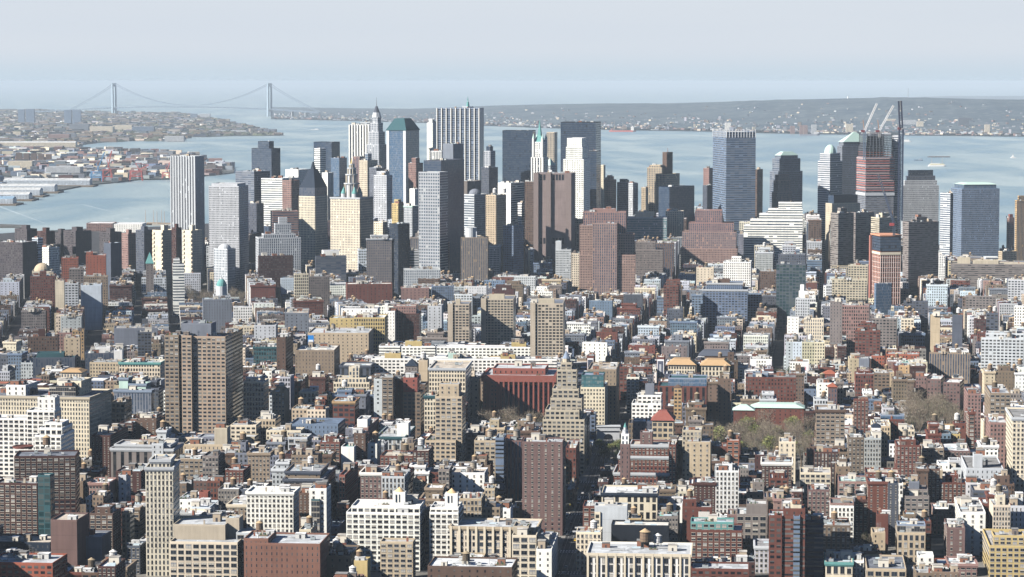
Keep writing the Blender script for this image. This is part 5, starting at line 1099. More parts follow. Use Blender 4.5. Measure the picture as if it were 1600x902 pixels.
g(n_at,'orange-red brick tower standing alone above the village roofs',AT_,1361,1382,556,585,'redor','punch',dp=26,phi=10,d=2780,xs=1357,ss='punch',tanks=0)
g(n_lb,'long row of orange brick houses with serrated roofline',LB,1384,1436,553,568,'redor','punch',dp=26,phi=10,d=2830,cl=12)
g(n_lb,'orange brick gable house in front of the serrated row',LB,1404,1421,571,596,'orange','few',dp=30,phi=14,d=2650,xs=1403)
g(n_lb,'grey weathered block left of the orange-red tower',LB,1342,1358,560,580,'gray','blank',dp=20,phi=10,d=2760)
for i,(xl,xr,yt,dd) in enumerate(((1431,1448,588,2590),(1449,1470,592,2560),(1474,1500,597,2540))):
    g(n_at,('first','second','third and nearest')[i]+' of three brown brick cubes with white roofs near the wide avenue',AT_,xl,xr,yt,yt+28,'pbrown','punch',dp=34,phi=16,d=dd,rc='white',cl=3)
g(n_lb,'pink and white brick corner house left of the tall charcoal block',LB,1512,1533,615,650,'pink','punch',dp=30,phi=6,d=2400,xs=1506)
g(n_lb,'low salmon house row at the foot of the tall charcoal block',LB,1547,1575,660,700,'pink','punch',dp=50,phi=6,d=2110,xs=1540,w3=False)
g(n_lb,'red church front with two small gables at the top of the park street',LB,1286,1308,585,600,'red','court',dp=16,phi=6,d=2620,extra=hip('redor',578,.2,.8),cl=0)
g(n_lb,'white corner houses with mural walls above the brick student house',LB,1234,1264,565,586,'white','punch',dp=24,phi=6,d=2770,extra=panels([(0,.62,.99,.1,.98,(.72,.68,.69)),(0,.74,.88,.2,.5,(.5,.2,.14)),(0,.79,.84,.7,.85,(.6,.2,.25))],nm='wall_mural'))
g(n_lb,'white house with poster wall at the street top left of the mural houses',LB,1172,1206,561,582,'white','punch',dp=24,phi=6,d=2770,extra=panels([(0,.0,.30,.1,.98,(.74,.74,.76)),(0,.1,.16,.3,.6,(.2,.2,.24)),(0,.02,.08,.15,.3,(.6,.15,.12))],[(0,.78,.99,.1,.98,(.74,.72,.76)),(0,.87,.92,.55,.7,(.25,.15,.4))],nm='wall_mural'))
g(n_lb,'red brick block with rows of balconies behind the marble arch',LB,968,1018,573,592,'brick','wide',dp=24,phi=6,d=2690)
g(n_lb,'small brick house with painted white and red poster on its side wall',LB,917,928,556,577,'brick','blank',dp=20,phi=6,d=2650,extra=panels([(0,.08,.92,.5,.97,(.75,.75,.75)),(0,.15,.85,.53,.94,(.05,.06,.09)),(0,.55,.75,.7,.85,(.5,.08,.06)),(0,.25,.5,.58,.7,(.4,.4,.4))],nm='poster'))
g(n_lb,'narrow brick house end with tall white framed poster beside the ochre-roofed pair',LB,1026,1038,558,590,'brick','blank',dp=24,phi=6,d=2700,extra=panels([(0,.08,.95,.3,.97,(.78,.78,.78)),(0,.15,.88,.5,.93,(.08,.09,.13)),(0,.35,.6,.55,.85,(.4,.42,.45))],nm='poster'))
# =================================================================== marble arch, street furniture positions, trees
def arch():
    d = 2337; xl = at(933,690,d)[0]; xr = at(968,690,d)[0]; zt = at(950,666,d)[2]; w_ = xr-xl; cx = (xl+xr)/2; dp = 8.0
    r = empty('triumphal_arch', (cx,d+dp/2,0), 'white marble triumphal arch at the end of the long straight avenue', 'arch'); loc = (cx,d+dp/2,0); c = COL['lgray']
    ow = w_*.42; zs = zt*.42; n = 12
    for s in (-1,1):
        m = MB(); a, b = sorted((cx+s*w_/2, cx+s*ow/2)); box(m, [(a,d),(b,d),(b,d+dp),(a,d+dp)], 0, zt*.78, c); m.build('pier', r, loc)
    m = MB()
    for i in range(n):
        t0, t1 = pi-pi*i/n, pi-pi*(i+1)/n; R_ = ow/2
        p0 = (cx+R_*cos(t0), zs+R_*sin(t0)); p1 = (cx+R_*cos(t1), zs+R_*sin(t1)); zz = zt*.78
        m.face([(p0[0],d+.02,p0[1]),(p1[0],d+.02,p1[1]),(p1[0],d+.02,zz),(p0[0],d+.02,zz)], SUR, c)
        m.face([(p0[0],d+.02,p0[1]),(p0[0],d+dp,p0[1]),(p1[0],d+dp,p1[1]),(p1[0],d+.02,p1[1])], SUR, c)
    m.build('arch_vault', r, loc)
    m = MB(); P = [(xl-.3,d-.3),(xr+.3,d-.3),(xr+.3,d+dp+.3),(xl-.3,d+dp+.3)]
    box(m, offset(P,.8), zt*.78, zt*.82, c, SUR, True); box(m, P, zt*.82, zt*.96, c, SUR); box(m, offset(P,.7), zt*.96, zt, c, SUR, True); m.build('attic', r, loc)
arch()
KEEP = [(1108,1275,2200,2475,692),(724,862,2300,2430,672),(925,992,2120,2560,740),(1415,1505,2330,2580,668),(1500,1530,2500,2640,640),(150,212,2880,2950,538),(285,380,3760,3960,432),(1215,1240,2700,2900,600),(1326,1362,1770,1850,820)]
def keep(px, y): return any(a-6 < px < b+6 and c-6 < y < e+6 for a,b,c,e,_ in KEEP)

# =================================================================== fill the street grid
ravenous = random.Random(11)
WALLC = [('brick',9),('dbrick',13),('brown',14),('tan',12),('dtan',12),('cream',9),('sand',7),('white',8),('lgray',10),('taupe',11),('pink',4),('bgray',6),('dgray',9),('redor',.6),('yellow',.6),('gray',9)]
WALLF = [('brick',9),('dbrick',8),('brown',6),('tan',5),('dtan',4),('cream',7),('sand',4),('white',15),('lgray',18),('taupe',7),('pink',4),('bgray',10),('dgray',8),('redor',.4),('gray',14),('bwhite',8)]
NAMEC = dict(bwhite='bluish white',brick='red brick',dbrick='dark brick',brown='brown brick',tan='tan brick',dtan='dark tan',cream='cream stone',sand='sand coloured',white='white painted',lgray='pale grey',taupe='grey-brown',pink='pinkish brick',bgray='blue-grey',dgray='charcoal',redor='orange-red brick',yellow='ochre',gray='grey')
ROOFC = [((.74,.75,.76),'silver',15),((.78,.78,.76),'white',12),((.42,.42,.41),'grey',8),((.26,.26,.27),'dark grey',7),((.09,.09,.10),'black',5),((.48,.42,.34),'tan',4),((.33,.36,.40),'blue-grey',3),((.32,.12,.08),'red',1),((.2,.42,.36),'green',.7)]
MANH = [gnd(*p) for p in ((-500,372),(0,365),(60,361),(130,357.5),(250,354),(330,349),(420,345),(700,340),(1000,340),(1250,345),(1330,352),(1440,374),(1540,405),(1660,440),(1800,490),(2300,640))]
MANH = [(p[0],p[1]) for p in MANH] + [(2500,900),(2500,100),(-2500,100),(-2500,2000)]
def inside(P, x, y):
    c = False
    for i in range(len(P)):
        a, b = P[i-1], P[i]
        if (a[1] > y) != (b[1] > y) and x < (b[0]-a[0])*(y-a[1])/(b[1]-a[1])+a[0]: c = not c
    return c
def sat(A, B):
    for P in (A, B):
        for i in range(len(P)):
            j = (i+1)%len(P); nx, ny = P[j][1]-P[i][1], P[i][0]-P[j][0]
            a = [p[0]*nx+p[1]*ny for p in A]; b = [p[0]*nx+p[1]*ny for p in B]
            if max(a) <= min(b) or max(b) <= min(a): return False
    return True
HP = []
for h in REG:
    for P in h['P']:
        HP.append((min(p[0] for p in P), max(p[0] for p in P), min(p[1] for p in P), max(p[1] for p in P), P))
def skyline(px):
    pts = ((0,378),(260,378),(330,372),(400,352),(500,345),(640,335),(900,335),(1000,325),(1100,322),(1300,335),(1500,400),(1700,430))
    for (a,b),(c,d_) in zip(pts, pts[1:]):
        if a <= px <= c: return b+(d_-b)*(px-a)/(c-a)
    return 378
def ztop_for(y, d): return H - (y-127.0)/FPX*d*1.0
LOTS = []
def try_lot(P, hmean, hsd, hmin, hmax, r):
    x = sum(p[0] for p in P)/4; y = sum(p[1] for p in P)/4
    if y < 1560: return
    px = 800+FPX*x/y
    if px < -330 or px > 1930: return
    if not inside(MANH, x, y) or keep(px, y): return
    bx0, bx1, by0, by1 = min(p[0] for p in P), max(p[0] for p in P), min(p[1] for p in P), max(p[1] for p in P)
    for (a,b,c,d_,Q_) in HP:
        if bx1 > a and bx0 < b and by1 > c and by0 < d_ and sat(P, Q_): return
    h = max(hmin, min(hmax, r.gauss(hmean, hsd)))
    x0 = min(proj(p[0],p[1],h)[0] for p in P); x1 = max(proj(p[0],p[1],h)[0] for p in P)
    c = ztop_for(skyline(px)+r.uniform(0,18), by0); h = min(h, c) if y > 3300 else h
    up = 0; lowc = 999
    for hh in REG:
        if hh['d'] > by0 and hh['x0']+2 < x1 and hh['x1']-2 > x0:
            c = ztop_for(hh['yb']-r.uniform(0,5), by0)
            if c < h: h = c
            if hh['d']-by0 < 170 and min(x1,hh['x1'])-max(x0,hh['x0']) > .5*(x1-x0): up = max(up, min(c, 46 if by0 < 2500 else 36))
            lowc = min(lowc, c)
    h = max(h, min(up, lowc))
    for (a,b,c0,e,yk) in KEEP:
        if y < c0 and x1 > a+5 and x0 < b-5: h = min(h, ztop_for(yk-r.uniform(0,6), by0))
    if h < 6.5: return
    LOTS.append([P, h, x0, x1, by0])
def zone(phi, us, vs, cond, hfun, lotw=(7,22), gap=5, seed=1, row=None):
    r = random.Random(seed); c, s = cos(RAD(phi)), sin(RAD(phi))
    def XY(u, v): return (u*c+v*s, -u*s+v*c)
    for (u0,u1) in us:
        for (v0,v1) in vs:
            m = XY((u0+u1)/2,(v0+v1)/2)
            if abs(m[0]) > m[1]*.27+160: continue
            if not any(cond(*XY(a,b)) for a in (u0,u1) for b in (v0,v1)): continue
            if inside(MANH, *m): BLOCKS.append([XY(u0-3,v0-3),XY(u1+3,v0-3),XY(u1+3,v1+3),XY(u0-3,v1+3)])
            # two rows of lots back to back; lots front the longer sides
            du, dv = u1-u0, v1-v0
            if du >= dv:
                dep = (dv-gap)/2
                rows = ((v0, v0+dep), (v1-dep, v1))
                for (a, b) in rows:
                    u = u0
                    while u < u1-4:
                        w_ = min(u1-u, r.uniform(*lotw)); 
                        if u1-u-w_ < 5: w_ = u1-u
                        b2, a2 = b, a
                        k = r.uniform(0, dep*.32)
                        if a == v0: b2 = b-k
                        else: a2 = a+k
                        P = [XY(u,a2),XY(u+w_-.06,a2),XY(u+w_-.06,b2),XY(u,b2)]
                        x, y = sum(p[0] for p in P)/4, sum(p[1] for p in P)/4
                        if cond(x, y): try_lot(P, *hfun(x, y, w_), r)
                        u += w_
            else:
                dep = (du-gap)/2
                for (a, b) in ((u0, u0+dep), (u1-dep, u1)):
                    v = v0
                    while v < v1-4:
                        w_ = min(v1-v, r.uniform(*lotw))
                        if v1-v-w_ < 5: w_ = v1-v
                        b2, a2 = b, a
                        k = r.uniform(0, dep*.3)
                        if a == u0: b2 = b-k
                        else: a2 = a+k
                        P = [XY(a2,v),XY(b2,v),XY(b2,v+w_-.06),XY(a2,v+w_-.06)]
                        x, y = sum(p[0] for p in P)/4, sum(p[1] for p in P)/4
                        if cond(x, y): try_lot(P, *hfun(x, y, w_), r)
                        v += w_
BLOCKS = []
def cols(edges, half=8): return [(a+half, b-half) for a, b in zip(edges, edges[1:])]
PX = lambda x, y: 800+FPX*x/y
# A: the numbered grid
def hA(x, y, w_):
    p = PX(x, y)
    if p < 900 and y < 2450: return (34,13,14,62)
    if p < 1150 and y < 2300: return (26,9,12,45)
    if p > 1150 and y < 2300: return (17,5,10,32)
    if p < 700: return (26,9,11,45)
    return (16,4,9,26)
zone(4.7, cols([-1250,-1100,-950,-820,-680,-540,-400,-260,-110,50,212,360,500,650,800,950,1100,1250],9), [(v, v+62) for v in range(1500, 3100, 80)],
     lambda x,y: 1600 < y < 2960, hA, (7,20), 6, 2)
# B: cast-iron quarter and village south
def hB(x, y, w_):
    return (19,5,12,38) if y < 3500 else (24,8,14,50)
zone(7.0, cols([-600+88*k for k in range(16)],9.5), [(v, v+140) for v in range(2700, 4400, 156)], lambda x,y: 2975 <= y < 4060 and x > -180, hB, (5.5,13), 6, 3)
# C: tenement quarter on the left
def hC(x, y, w_): return (16,3.2,10,28)
zone(-7.6, [(-75+13+0, -75+100-8)] + [(-75+100*k+8, -75+100*(k+1)-8) for k in range(1,8)] + [(-177+13,-75-13)] + [(-177-90*(k+1)+8, -177-90*k-(13 if k==0 else 8)) for k in range(6)],
     [(v, v+130) for v in range(2700, 4400, 145)], lambda x,y: 2975 <= y < 4200 and x <= -188, hC, (5.5,12), 8, 4)
# D: downtown
def hD(x, y, w_): return (58,26,22,130)
zone(6.0, cols([-1000+75*k for k in range(34)],7), [(v, v+66) for v in range(4000, 6000, 80)], lambda x,y: (4075 < y < 5750 and x > -180) or (4215 < y < 5750 and x <= -180), hD, (18,36), 4, 5)

# ---- which of them does the picture show, and how large?
import numpy as np
cov = np.zeros((902,1600), dtype=bool)
items = [('h', h['d'], h) for h in REG] + [('l', L_[4], L_) for L_ in LOTS]
items.sort(key=lambda t: t[1])
SHOWN = []; OUT = []
for k, d_, it in items:
    if k == 'h':
        x0, x1, y0, y1 = it['x0'], it['x1'], it['y0'], it['yb']
    else:
        P, h, x0, x1, by0 = it
        y0 = min(proj(p[0],p[1],h)[1] for p in P); y1 = proj(P[0][0],P[0][1],0)[1]
    X0, X1, Y0, Y1 = max(0,int(x0)), min(1600,int(x1)+1), max(0,int(y0)), min(902,int(y1)+1)
    if X1 <= X0 or Y1 <= Y0:
        if k == 'l': OUT.append(it)
        continue
    blk = cov[Y0:Y1, X0:X1]; n = int((~blk).sum()); blk[:] = True
    if k == 'l' and n > 0: SHOWN.append((n, (X0+X1)/2, (Y0+Y1)/2, it))
    elif k == 'l': OUT.append(it)
    elif k == 'h' and n < 25: print('HERO HIDDEN', n, it['label'], round(it['d']))
SHOWN.sort(key=lambda t: -t[0])
# a thing is individual when enough of it shows
IND = SHOWN[:300]; REST = SHOWN[300:]
def filler_look(P, h, r, y):
    WC_ = WALLC if y < 2900 else WALLF
    cn = r.choices([c for c,_ in WC_], [k for _,k in WC_])[0]
    if y > 4000 and cn in ('brick','redor','pink'): cn = r.choice(('lgray','cream','gray','taupe'))
    rf = r.choices(ROOFC, [k for *_,k in ROOFC])[0]
    st = r.choice(('punch','punch','punch','loft','fine','wide','few','slit')) if y < 4000 else r.choice(('punch','fine','strip','fin','rib','wide'))
    side = 'few' if r.random() < .5 else ('blank' if r.random() < .4 else st)
    return cn, rf, st, {1: side, 3: side}
CUT = [' with ', ' of ', ' under ', ' in ', ' beside ', ' behind ', ' right ', ' left ', ' below ', ',', ' before ', ' at ', ' between ', ' by ', ' on ', ' near ', ' above ', ' over ', ' joined', ' showing', ' cut ', ' standing', ' wrapped', ' stepping', ' where ', ' whose ', ' leaning', ' crowned', ' ending', ' seen', ' rising', ' half ', ' squeezed', ' wedged', ' lining', ' lying', ' next ', ' around', ' down', ' along', ' hidden', ' and no', ' just', ' alone', ' a little', ' along']
def short(lab):
    s = lab
    for c in CUT:
        i = s.find(c)
        if i > 6: s = s[:i]
    while s.split()[-1] in ('right','left','low','by','the'): s = ' '.join(s.split()[:-1])
    return s
HS = []
from collections import Counter
cnt = Counter(short(h['label']) for h in REG)
for h in REG:
    s = short(h['label'])
    if cnt[s] == 1 and 2 <= len(s.split()) <= 7: HS.append((s, (h['x0']+h['x1'])/2, (h['y0']+h['yb'])/2, h['x0'], h['x1'], h['yb']))
USED = set(h['label'] for h in REG)
def relation(px, py):
    out = []
    for s, hx, hy, x0, x1, yb in HS:
        if not (0 < hx < 1600): continue
        if x0-4 < px < x1+4: out.append((abs(py-(yb if py > hy else hy))*1.1, 'in front of' if py > hy else 'behind', s))
        else: out.append((min(abs(px-x0),abs(px-x1))+abs(py-hy)*.9, 'left of' if px < hx else 'right of', s))
    out.sort(key=lambda t: t[0]); return out
def label_for(cn, rf, storeys, feats, px, py, w_):
    size = 'low' if storeys <= 5 else ('tall' if storeys > 10 else 'mid-height')
    rel = relation(px, py)
    width = 'narrow ' if w_ < 9 else ('broad ' if w_ > 22 else '')
    base = f"{size} {width}{NAMEC[cn]} house with {rf} roof"
    for k in range(6):
        for f in [''] + [' and '+x for x in feats]:
            s = f"{base}{f} {rel[k][1]} the {rel[k][2]}"
            if len(s.split()) <= 16 and s not in USED: USED.add(s); return s
    for k in range(1,9):
        s = f"{size} {NAMEC[cn]} house {rel[0][1]} the {rel[0][2]}, {rel[k][1]} the {rel[k][2]}"
        if len(s.split()) <= 20 and s not in USED: USED.add(s); return s
    s = base; USED.add(s); return s
FG = 'houses filling the city blocks'
for i, (n, px, py, it) in enumerate(IND):
    P, h, x0, x1, by0 = it; r = random.Random(i*13+5)
    cn, rf, st, sides = filler_look(P, h, r, by0)
    w_ = math.hypot(P[1][0]-P[0][0], P[1][1]-P[0][1]); storeys = round(h/3.6)
    tanks = 1 if (r.random() < (.45 if by0 < 3000 else .15) and h > 20 and area(P) > 150) else 0
    feats = []
    if tanks: feats.append('water tank')
    parts = [(P, 0, h, jit(COL[cn],.18,r), st, sides, rf[0])]
    if area(P) > 260 and h > 22 and r.random() < .45:
        f = r.uniform(.4,.7); Q_ = scalep(P, f); parts.append((Q_, h-1.1, h+r.uniform(3,7), jit(COL[cn],.1,r), 'few', None, None)); feats.append('set-back attic')
    corn = r.random() < .35
    if corn: feats.append('cornice')
    cat, nm = (('apartment house','apartment_house') if h > 24 else ('town house','town_house')) if r.random() < .6 or h < 16 else ('loft building','loft_building')
    feats.append({'punch':'small windows','loft':'tall windows','fine':'close-set windows','wide':'wide windows','few':'sparse windows','slit':'narrow windows'}.get(st,'plain walls'))
    lab = label_for(cn, rf[1], storeys, feats, px, py, w_).replace(' house ', ' '+cat.split()[-1]+' ', 1)
    o = building(nm, lab, cat, parts, None, FG, rf[0], 900+i, tanks, None, tuple(min(.75,c*1.25) for c in COL[cn]) if corn else None, i < 60 and by0 < 2300, 1.0, reg=False)
# the rest of the blocks reads as one carpet of roofs
SB = MB(); r = random.Random(77)
for (n, px, py, it) in REST + [(0, 0, 0, o_) for o_ in OUT]:
    P, h, x0, x1, by0 = it
    cn, rf, st, sides = filler_look(P, h, r, by0); wc = jit(COL[cn],.2,r)
    zr = h-.9; ve = visible_edges(P)
    for e in range(4):
        sd = {e: sides.get(e, st)}
        A, B = P[e], P[(e+1)%4]
        if e in ve: 
            s_ = sides.get(e, st); bay, fl, ww, wh, g_, rv = STY[s_]; Ln = math.hypot(B[0]-A[0],B[1]-A[1]); nb = max(1,round(Ln/bay)); nf = max(1,round(zr/fl))
            SB.face([(*A,0),(*B,0),(*B,zr),(*A,zr)], FAC, wc, [(0,0),(nb,0),(nb,nf),(0,nf)], GL[g_], (min(ww,1.01),min(wh,1.01),rv))
        else: SB.face([(*A,0),(*B,0),(*B,zr),(*A,zr)], SUR, wc)
    ring(SB, P, 0, .35, zr, h, tuple(min(.8,c*1.1) for c in wc)); cap(SB, offset(P,-.3), zr-.02, rf[0])
    a = math.atan2(P[1][1]-P[0][1], P[1][0]-P[0][0])
    for k in range((r.choice((2,2,3,3,4)) + int(area(P)/250)) if n else 0):
        x, y = spot(P, r, .18); t = r.random()
        if t < .5: draw_bulkhead(SB, x, y, zr, a, r.uniform(2.2,4.5), r.uniform(2.5,5), r.uniform(2.4,3.6), jit(COL[r.choice(('cream','white','lgray','tan','dbrick','white','dgray','dark'))],.2,r), r.choice(((.6,.6,.6),(.2,.2,.2))))
        elif t < .75: box(SB, rect(x,y,a,r.uniform(.8,1.8),r.uniform(.7,1.2)), zr, zr+r.uniform(1.5,3), jit(COL[r.choice(('brick','tan','lgray'))],.2,r))
        elif t < .9: box(SB, rect(x,y,a,r.uniform(1.5,3),1.6), zr, zr+1.4, (.5,.52,.53), METAL)
        elif h > 17: draw_tank(SB, x, y, zr, 0, r.uniform(.8,1.1))
so_ = SB.build('city_rooftops'); tag(so_, 'dense carpet of small old brick houses and roofs filling the farther city blocks', 'city blocks', None, 'stuff')
print('LOTS', len(LOTS), 'SHOWN', len(SHOWN), 'rest', len(REST), 'smallest individual', IND[-1][0], 'faces', len(SB.F), 'windows', WCOUNT)
# =================================================================== ground, streets, water, far shores
def flat_mat(name, c1, c2, scale, rough=.9, det=6, c3=None, s3=8):
    m, n, l, p = new_mat(name); geo = n.new('ShaderNodeNewGeometry'); ns = nd(n,'ShaderNodeTexNoise'); ns.inputs['Scale'].default_value = scale; ns.inputs['Detail'].default_value = det
    l.new(geo.outputs['Position'], ns.inputs['Vector']); cr = n.new('ShaderNodeValToRGB'); cr.color_ramp.elements[0].position = .38; cr.color_ramp.elements[1].position = .62
    cr.color_ramp.elements[0].color = (*c1,1); cr.color_ramp.elements[1].color = (*c2,1); l.new(ns.outputs[0], cr.inputs[0]); col_ = cr.outputs[0]
    if c3:
        n3 = nd(n,'ShaderNodeTexNoise'); n3.inputs['Scale'].default_value = scale*s3; n3.inputs['Detail'].default_value = 3; l.new(geo.outputs['Position'], n3.inputs['Vector'])
        mr = n.new('ShaderNodeMapRange'); mr.inputs[1].default_value = .55; mr.inputs[2].default_value = .68; l.new(n3.outputs[0], mr.inputs[0]); col_ = mixc(n, l, mr.outputs[0], col_, (*c3,1))
    l.new(col_, p.inputs['Base Color']); p.inputs['Roughness'].default_value = rough; p.inputs['Specular IOR Level'].default_value = .1; return m
def poly_obj(name, polys, z, mat, kind='structure', thick=None):
    V, F = [], []
    for P in polys:
        b = len(V); n = len(P); V += [(*p[:2], z) for p in P]; F.append(tuple(range(b, b+n)))
        if thick:
            V += [(*p[:2], z-thick) for p in P]
            for i in range(n): j = (i+1)%n; F.append((b+i, b+n+i, b+n+j, b+j))
    me = bpy.data.meshes.new(name); me.from_pydata(V, [], F); me.materials.append(mat); me.update()
    o = bpy.data.objects.new(name, me); C.objects.link(o); o['kind'] = kind; return o
def fix(P): 
    A = sum(P[i-1][0]*P[i][1]-P[i][0]*P[i-1][1] for i in range(len(P)))
    return P if A > 0 else P[::-1]
M_STREET = flat_mat('asphalt', (.035,.036,.04), (.065,.065,.068), .08, .85, 8, (.10,.10,.10), 6)
M_WALK = flat_mat('paving', (.13,.125,.115), (.24,.23,.21), .05, .9, 6)
M_SHORE = flat_mat('shore_land', (.04,.048,.045), (.10,.10,.095), .004, .95, 8, (.20,.20,.20), 5)
M_HILL = flat_mat('wooded_hill', (.035,.055,.075), (.07,.09,.105), .0022, .95, 8, (.13,.145,.155), 6)  # blue of distant haze mixed into the woodland colour
ground = poly_obj('ground', [fix(MANH)], 0.0, M_STREET, thick=2.6)
pav = poly_obj('pavement', BLOCKS, 0.14, M_WALK, thick=.16)
# avenue markings and crossings on the long straight avenue
mk = MB(); c_, s_ = cos(PHI), sin(PHI)
def AV(u, v): return (u*c_+v*s_, -u*s_+v*c_)
def strip(mb, u0, u1, v0, v1, z, wc): mb.face([(*AV(u0,v0),z),(*AV(u1,v0),z),(*AV(u1,v1),z),(*AV(u0,v1),z)], SUR, wc)
for u in (-114,-110.5,-107,-103.5):
    for k in range(150): strip(mk, u, u+.18, 1640+k*5, 1640+k*5+2.6, .006, (.6,.6,.58))
for v in range(1500,2340,80):
    for side in (-6, 68):
        for k in range(14): strip(mk, -124+k*2, -123.2+k*2, v+side, v+side+3, .010, (.7,.7,.68))
mo = mk.build('road_marking'); mo['kind'] = 'structure'
# water
mw, n, l, p = new_mat('water'); geo = n.new('ShaderNodeNewGeometry')
mp = n.new('ShaderNodeMapping'); mp.inputs['Scale'].default_value = (.0028,.0009,1); l.new(geo.outputs['Position'], mp.inputs['Vector'])
ns = nd(n,'ShaderNodeTexNoise'); ns.inputs['Scale'].default_value = 1; ns.inputs['Detail'].default_value = 7; ns.inputs['Distortion'].default_value = .8; l.new(mp.outputs[0], ns.inputs['Vector'])
_r = n.new('ShaderNodeMapRange'); _r.inputs[1].default_value = .38; _r.inputs[2].default_value = .62; l.new(ns.outputs[0], _r.inputs[0])
l.new(mixc(n, l, _r.outputs[0], (.19,.275,.305,1), (.33,.40,.41,1)), p.inputs['Base Color'])
mr = n.new('ShaderNodeMapRange'); l.new(ns.outputs[0], mr.inputs[0]); mr.inputs[1].default_value = .35; mr.inputs[2].default_value = .65; mr.inputs[3].default_value = .28; mr.inputs[4].default_value = .5; l.new(mr.outputs[0], p.inputs['Roughness'])
p.inputs['IOR'].default_value = 1.33
n2 = nd(n,'ShaderNodeTexNoise'); n2.inputs['Scale'].default_value = .06; n2.inputs['Detail'].default_value = 4; l.new(geo.outputs['Position'], n2.inputs['Vector'])
bm = n.new('ShaderNodeBump'); bm.inputs['Strength'].default_value = .6; bm.inputs['Distance'].default_value = 3.0; l.new(n2.outputs[0], bm.inputs['Height']); l.new(bm.outputs[0], p.inputs['Normal'])
WR = 180000.0
water = poly_obj('water', [[(-WR,-2000),(WR,-2000),(WR,WR),(-WR,WR)]], -2.0, mw)
# Brooklyn side, in three pieces of shore
def G(*pts): return fix([gnd(x,y)[:2] for x,y in pts])
BR1 = G((-400,330),(0,319),(20,318),(22,313),(45,311),(62,304),(85,299),(140,289),(172,286),(215,281),(262,280),(318,275),(366,270),(366,262),(345,256),(322,247),(300,243),(240,238),(190,236),(170,233),(120,235),(60,233),(0,234),(-400,236))
BR2 = G((-400,232),(0,230.5),(118,230),(130,226),(150,223),(205,220),(287,221),(288,214),(322,214),(360,212.5),(437,212),(438,209.5),(408,203),(392,199),(360,191),(330,185),(300,180),(260,177),(215,176.5),(180,176),(150,175),(60,173),(-400,171))
SI = G((424,186),(480,187),(560,189),(640,191),(760,196),(830,199),(940,202.5),(1100,205),(1200,208),(1400,211),(1600,213),(1900,216),(2100,150),(1500,150),(700,170),(430,176))
sh = poly_obj('shore', [BR1, BR2], 1.5, M_SHORE, thick=4)
strip_pier = poly_obj('river_edge', [G((-200,352),(0,350.5),(40,352),(40,355),(0,355),(-200,357))], .6, M_SHORE, thick=3)
# wooded hills across the bay
def ridge(px):
    pts = ((424,183),(440,176),(500,172.5),(640,172),(760,166),(850,163.5),(950,162),(1040,162.5),(1100,160.5),(1200,157),(1300,154.5),(1370,153.2),(1440,152.8),(1520,155),(1600,156.5),(1750,158),(1900,162))
    for (a,b),(c,d_) in zip(pts, pts[1:]):
        if a <= px <= c: return b+(d_-b)*(px-a)/(c-a)
    return 170
def shorey(px):
    pts = ((424,186),(480,187),(560,189),(640,191),(760,196),(830,199),(940,202.5),(1100,205),(1200,208),(1400,211),(1600,213),(1900,216))
    for (a,b),(c,d_) in zip(pts, pts[1:]):
        if a <= px <= c: return b+(d_-b)*(px-a)/(c-a)
    return 200
def hnoise(a, b): return .5*sin(a*.031+b*3.1)+.3*sin(a*.083+b*7+1)+.2*sin(a*.19+b*11+2)
HILLH = {}
def hill(px, t):
    d0 = 4200*320/(shorey(px)-127); d = d0*(1+.45*t)
    zr = max(8, 320-(ridge(px)-127)/4200*d0*1.33)
    f = max(0, min(1, (t-.12)/.62)); f = f*f*(3-2*f)
    z = 1 + zr*f*(1+.10*hnoise(px, t)*(1-f*.6)) if t < .74 else 1 + zr*(1-.6*((t-.74)/.26)**2)
    return (px-800)/FPX*d, d, z
NX, NT = 200, 34; V = []; F = []
for i in range(NX+1):
    for j in range(NT+1):
        V.append(hill(424+(1900-424)*i/NX, j/NT))
for i in range(NX):
    for j in range(NT): a = i*(NT+1)+j; F.append((a, a+NT+1, a+NT+2, a+1))
me = bpy.data.meshes.new('hills'); me.from_pydata(V, [], F); me.materials.append(M_HILL); me.polygons.foreach_set('use_smooth', [True]*len(F)); me.update()
ho = bpy.data.objects.new('hills', me); C.objects.link(ho); ho['kind'] = 'structure'
si = poly_obj('far_shore', [SI], 1.0, M_HILL, thick=3)
# far Brooklyn rise
r = random.Random(5)
def scatter(mb, P, n, wmin, wmax, hmin, hmax, cols_, clear=(), skip=.0, spread=1.0):
    xs = [p[0] for p in P]; ys = [p[1] for p in P]; k = 0; t = 0
    ly0, ly1 = math.log(min(ys)), math.log(max(ys))
    while k < n and t < n*30:
        t += 1; y = math.exp(r.uniform(ly0, ly1)); x = r.uniform(min(xs), max(xs))
        if abs(x) > y*.2+100 or not inside(P, x, y): continue
        px, py = proj(x,y,0)
        if any(a < px < b and c < py < d_ for a,b,c,d_ in clear): continue
        cl = .5+.5*sin(px*.06+py*.9)*sin(px*.021-py*.4)
        if cl < skip: continue
        c = COL[r.choice(cols_)]; Q_ = rect(x,y,r.uniform(-.5,.5),r.uniform(wmin,wmax),r.uniform(wmin,wmax)*.7); h = r.uniform(hmin,hmax)
        box(mb, Q_, 0, h, jit(c,.25,r)); k += 1
mb = MB(); scatter(mb, BR1, 900, 18, 60, 6, 20, ('dgray','cream','lgray','gray','taupe','pink','bgray','dbrick','lgray'), [(0,170,283,330)]); o = mb.build('harbour_sheds'); tag(o,'scattered low sheds and houses on the near harbour shore','waterfront buildings',None,'stuff')
mb = MB(); scatter(mb, BR2, 1900, 16, 60, 7, 16, ('brick','cream','white','gray','tan','bgray','dbrick','lgray','cream'), [(290,440,200,216)], .25)
scatter(mb, BR2, 1300, 30, 90, 10, 22, ('dgray','taupe','dtan'), []); o = mb.build('far_houses'); tag(o,'hazy mass of low houses and trees on the far left shore','far houses',None,'stuff')
mb = MB(); k = 0
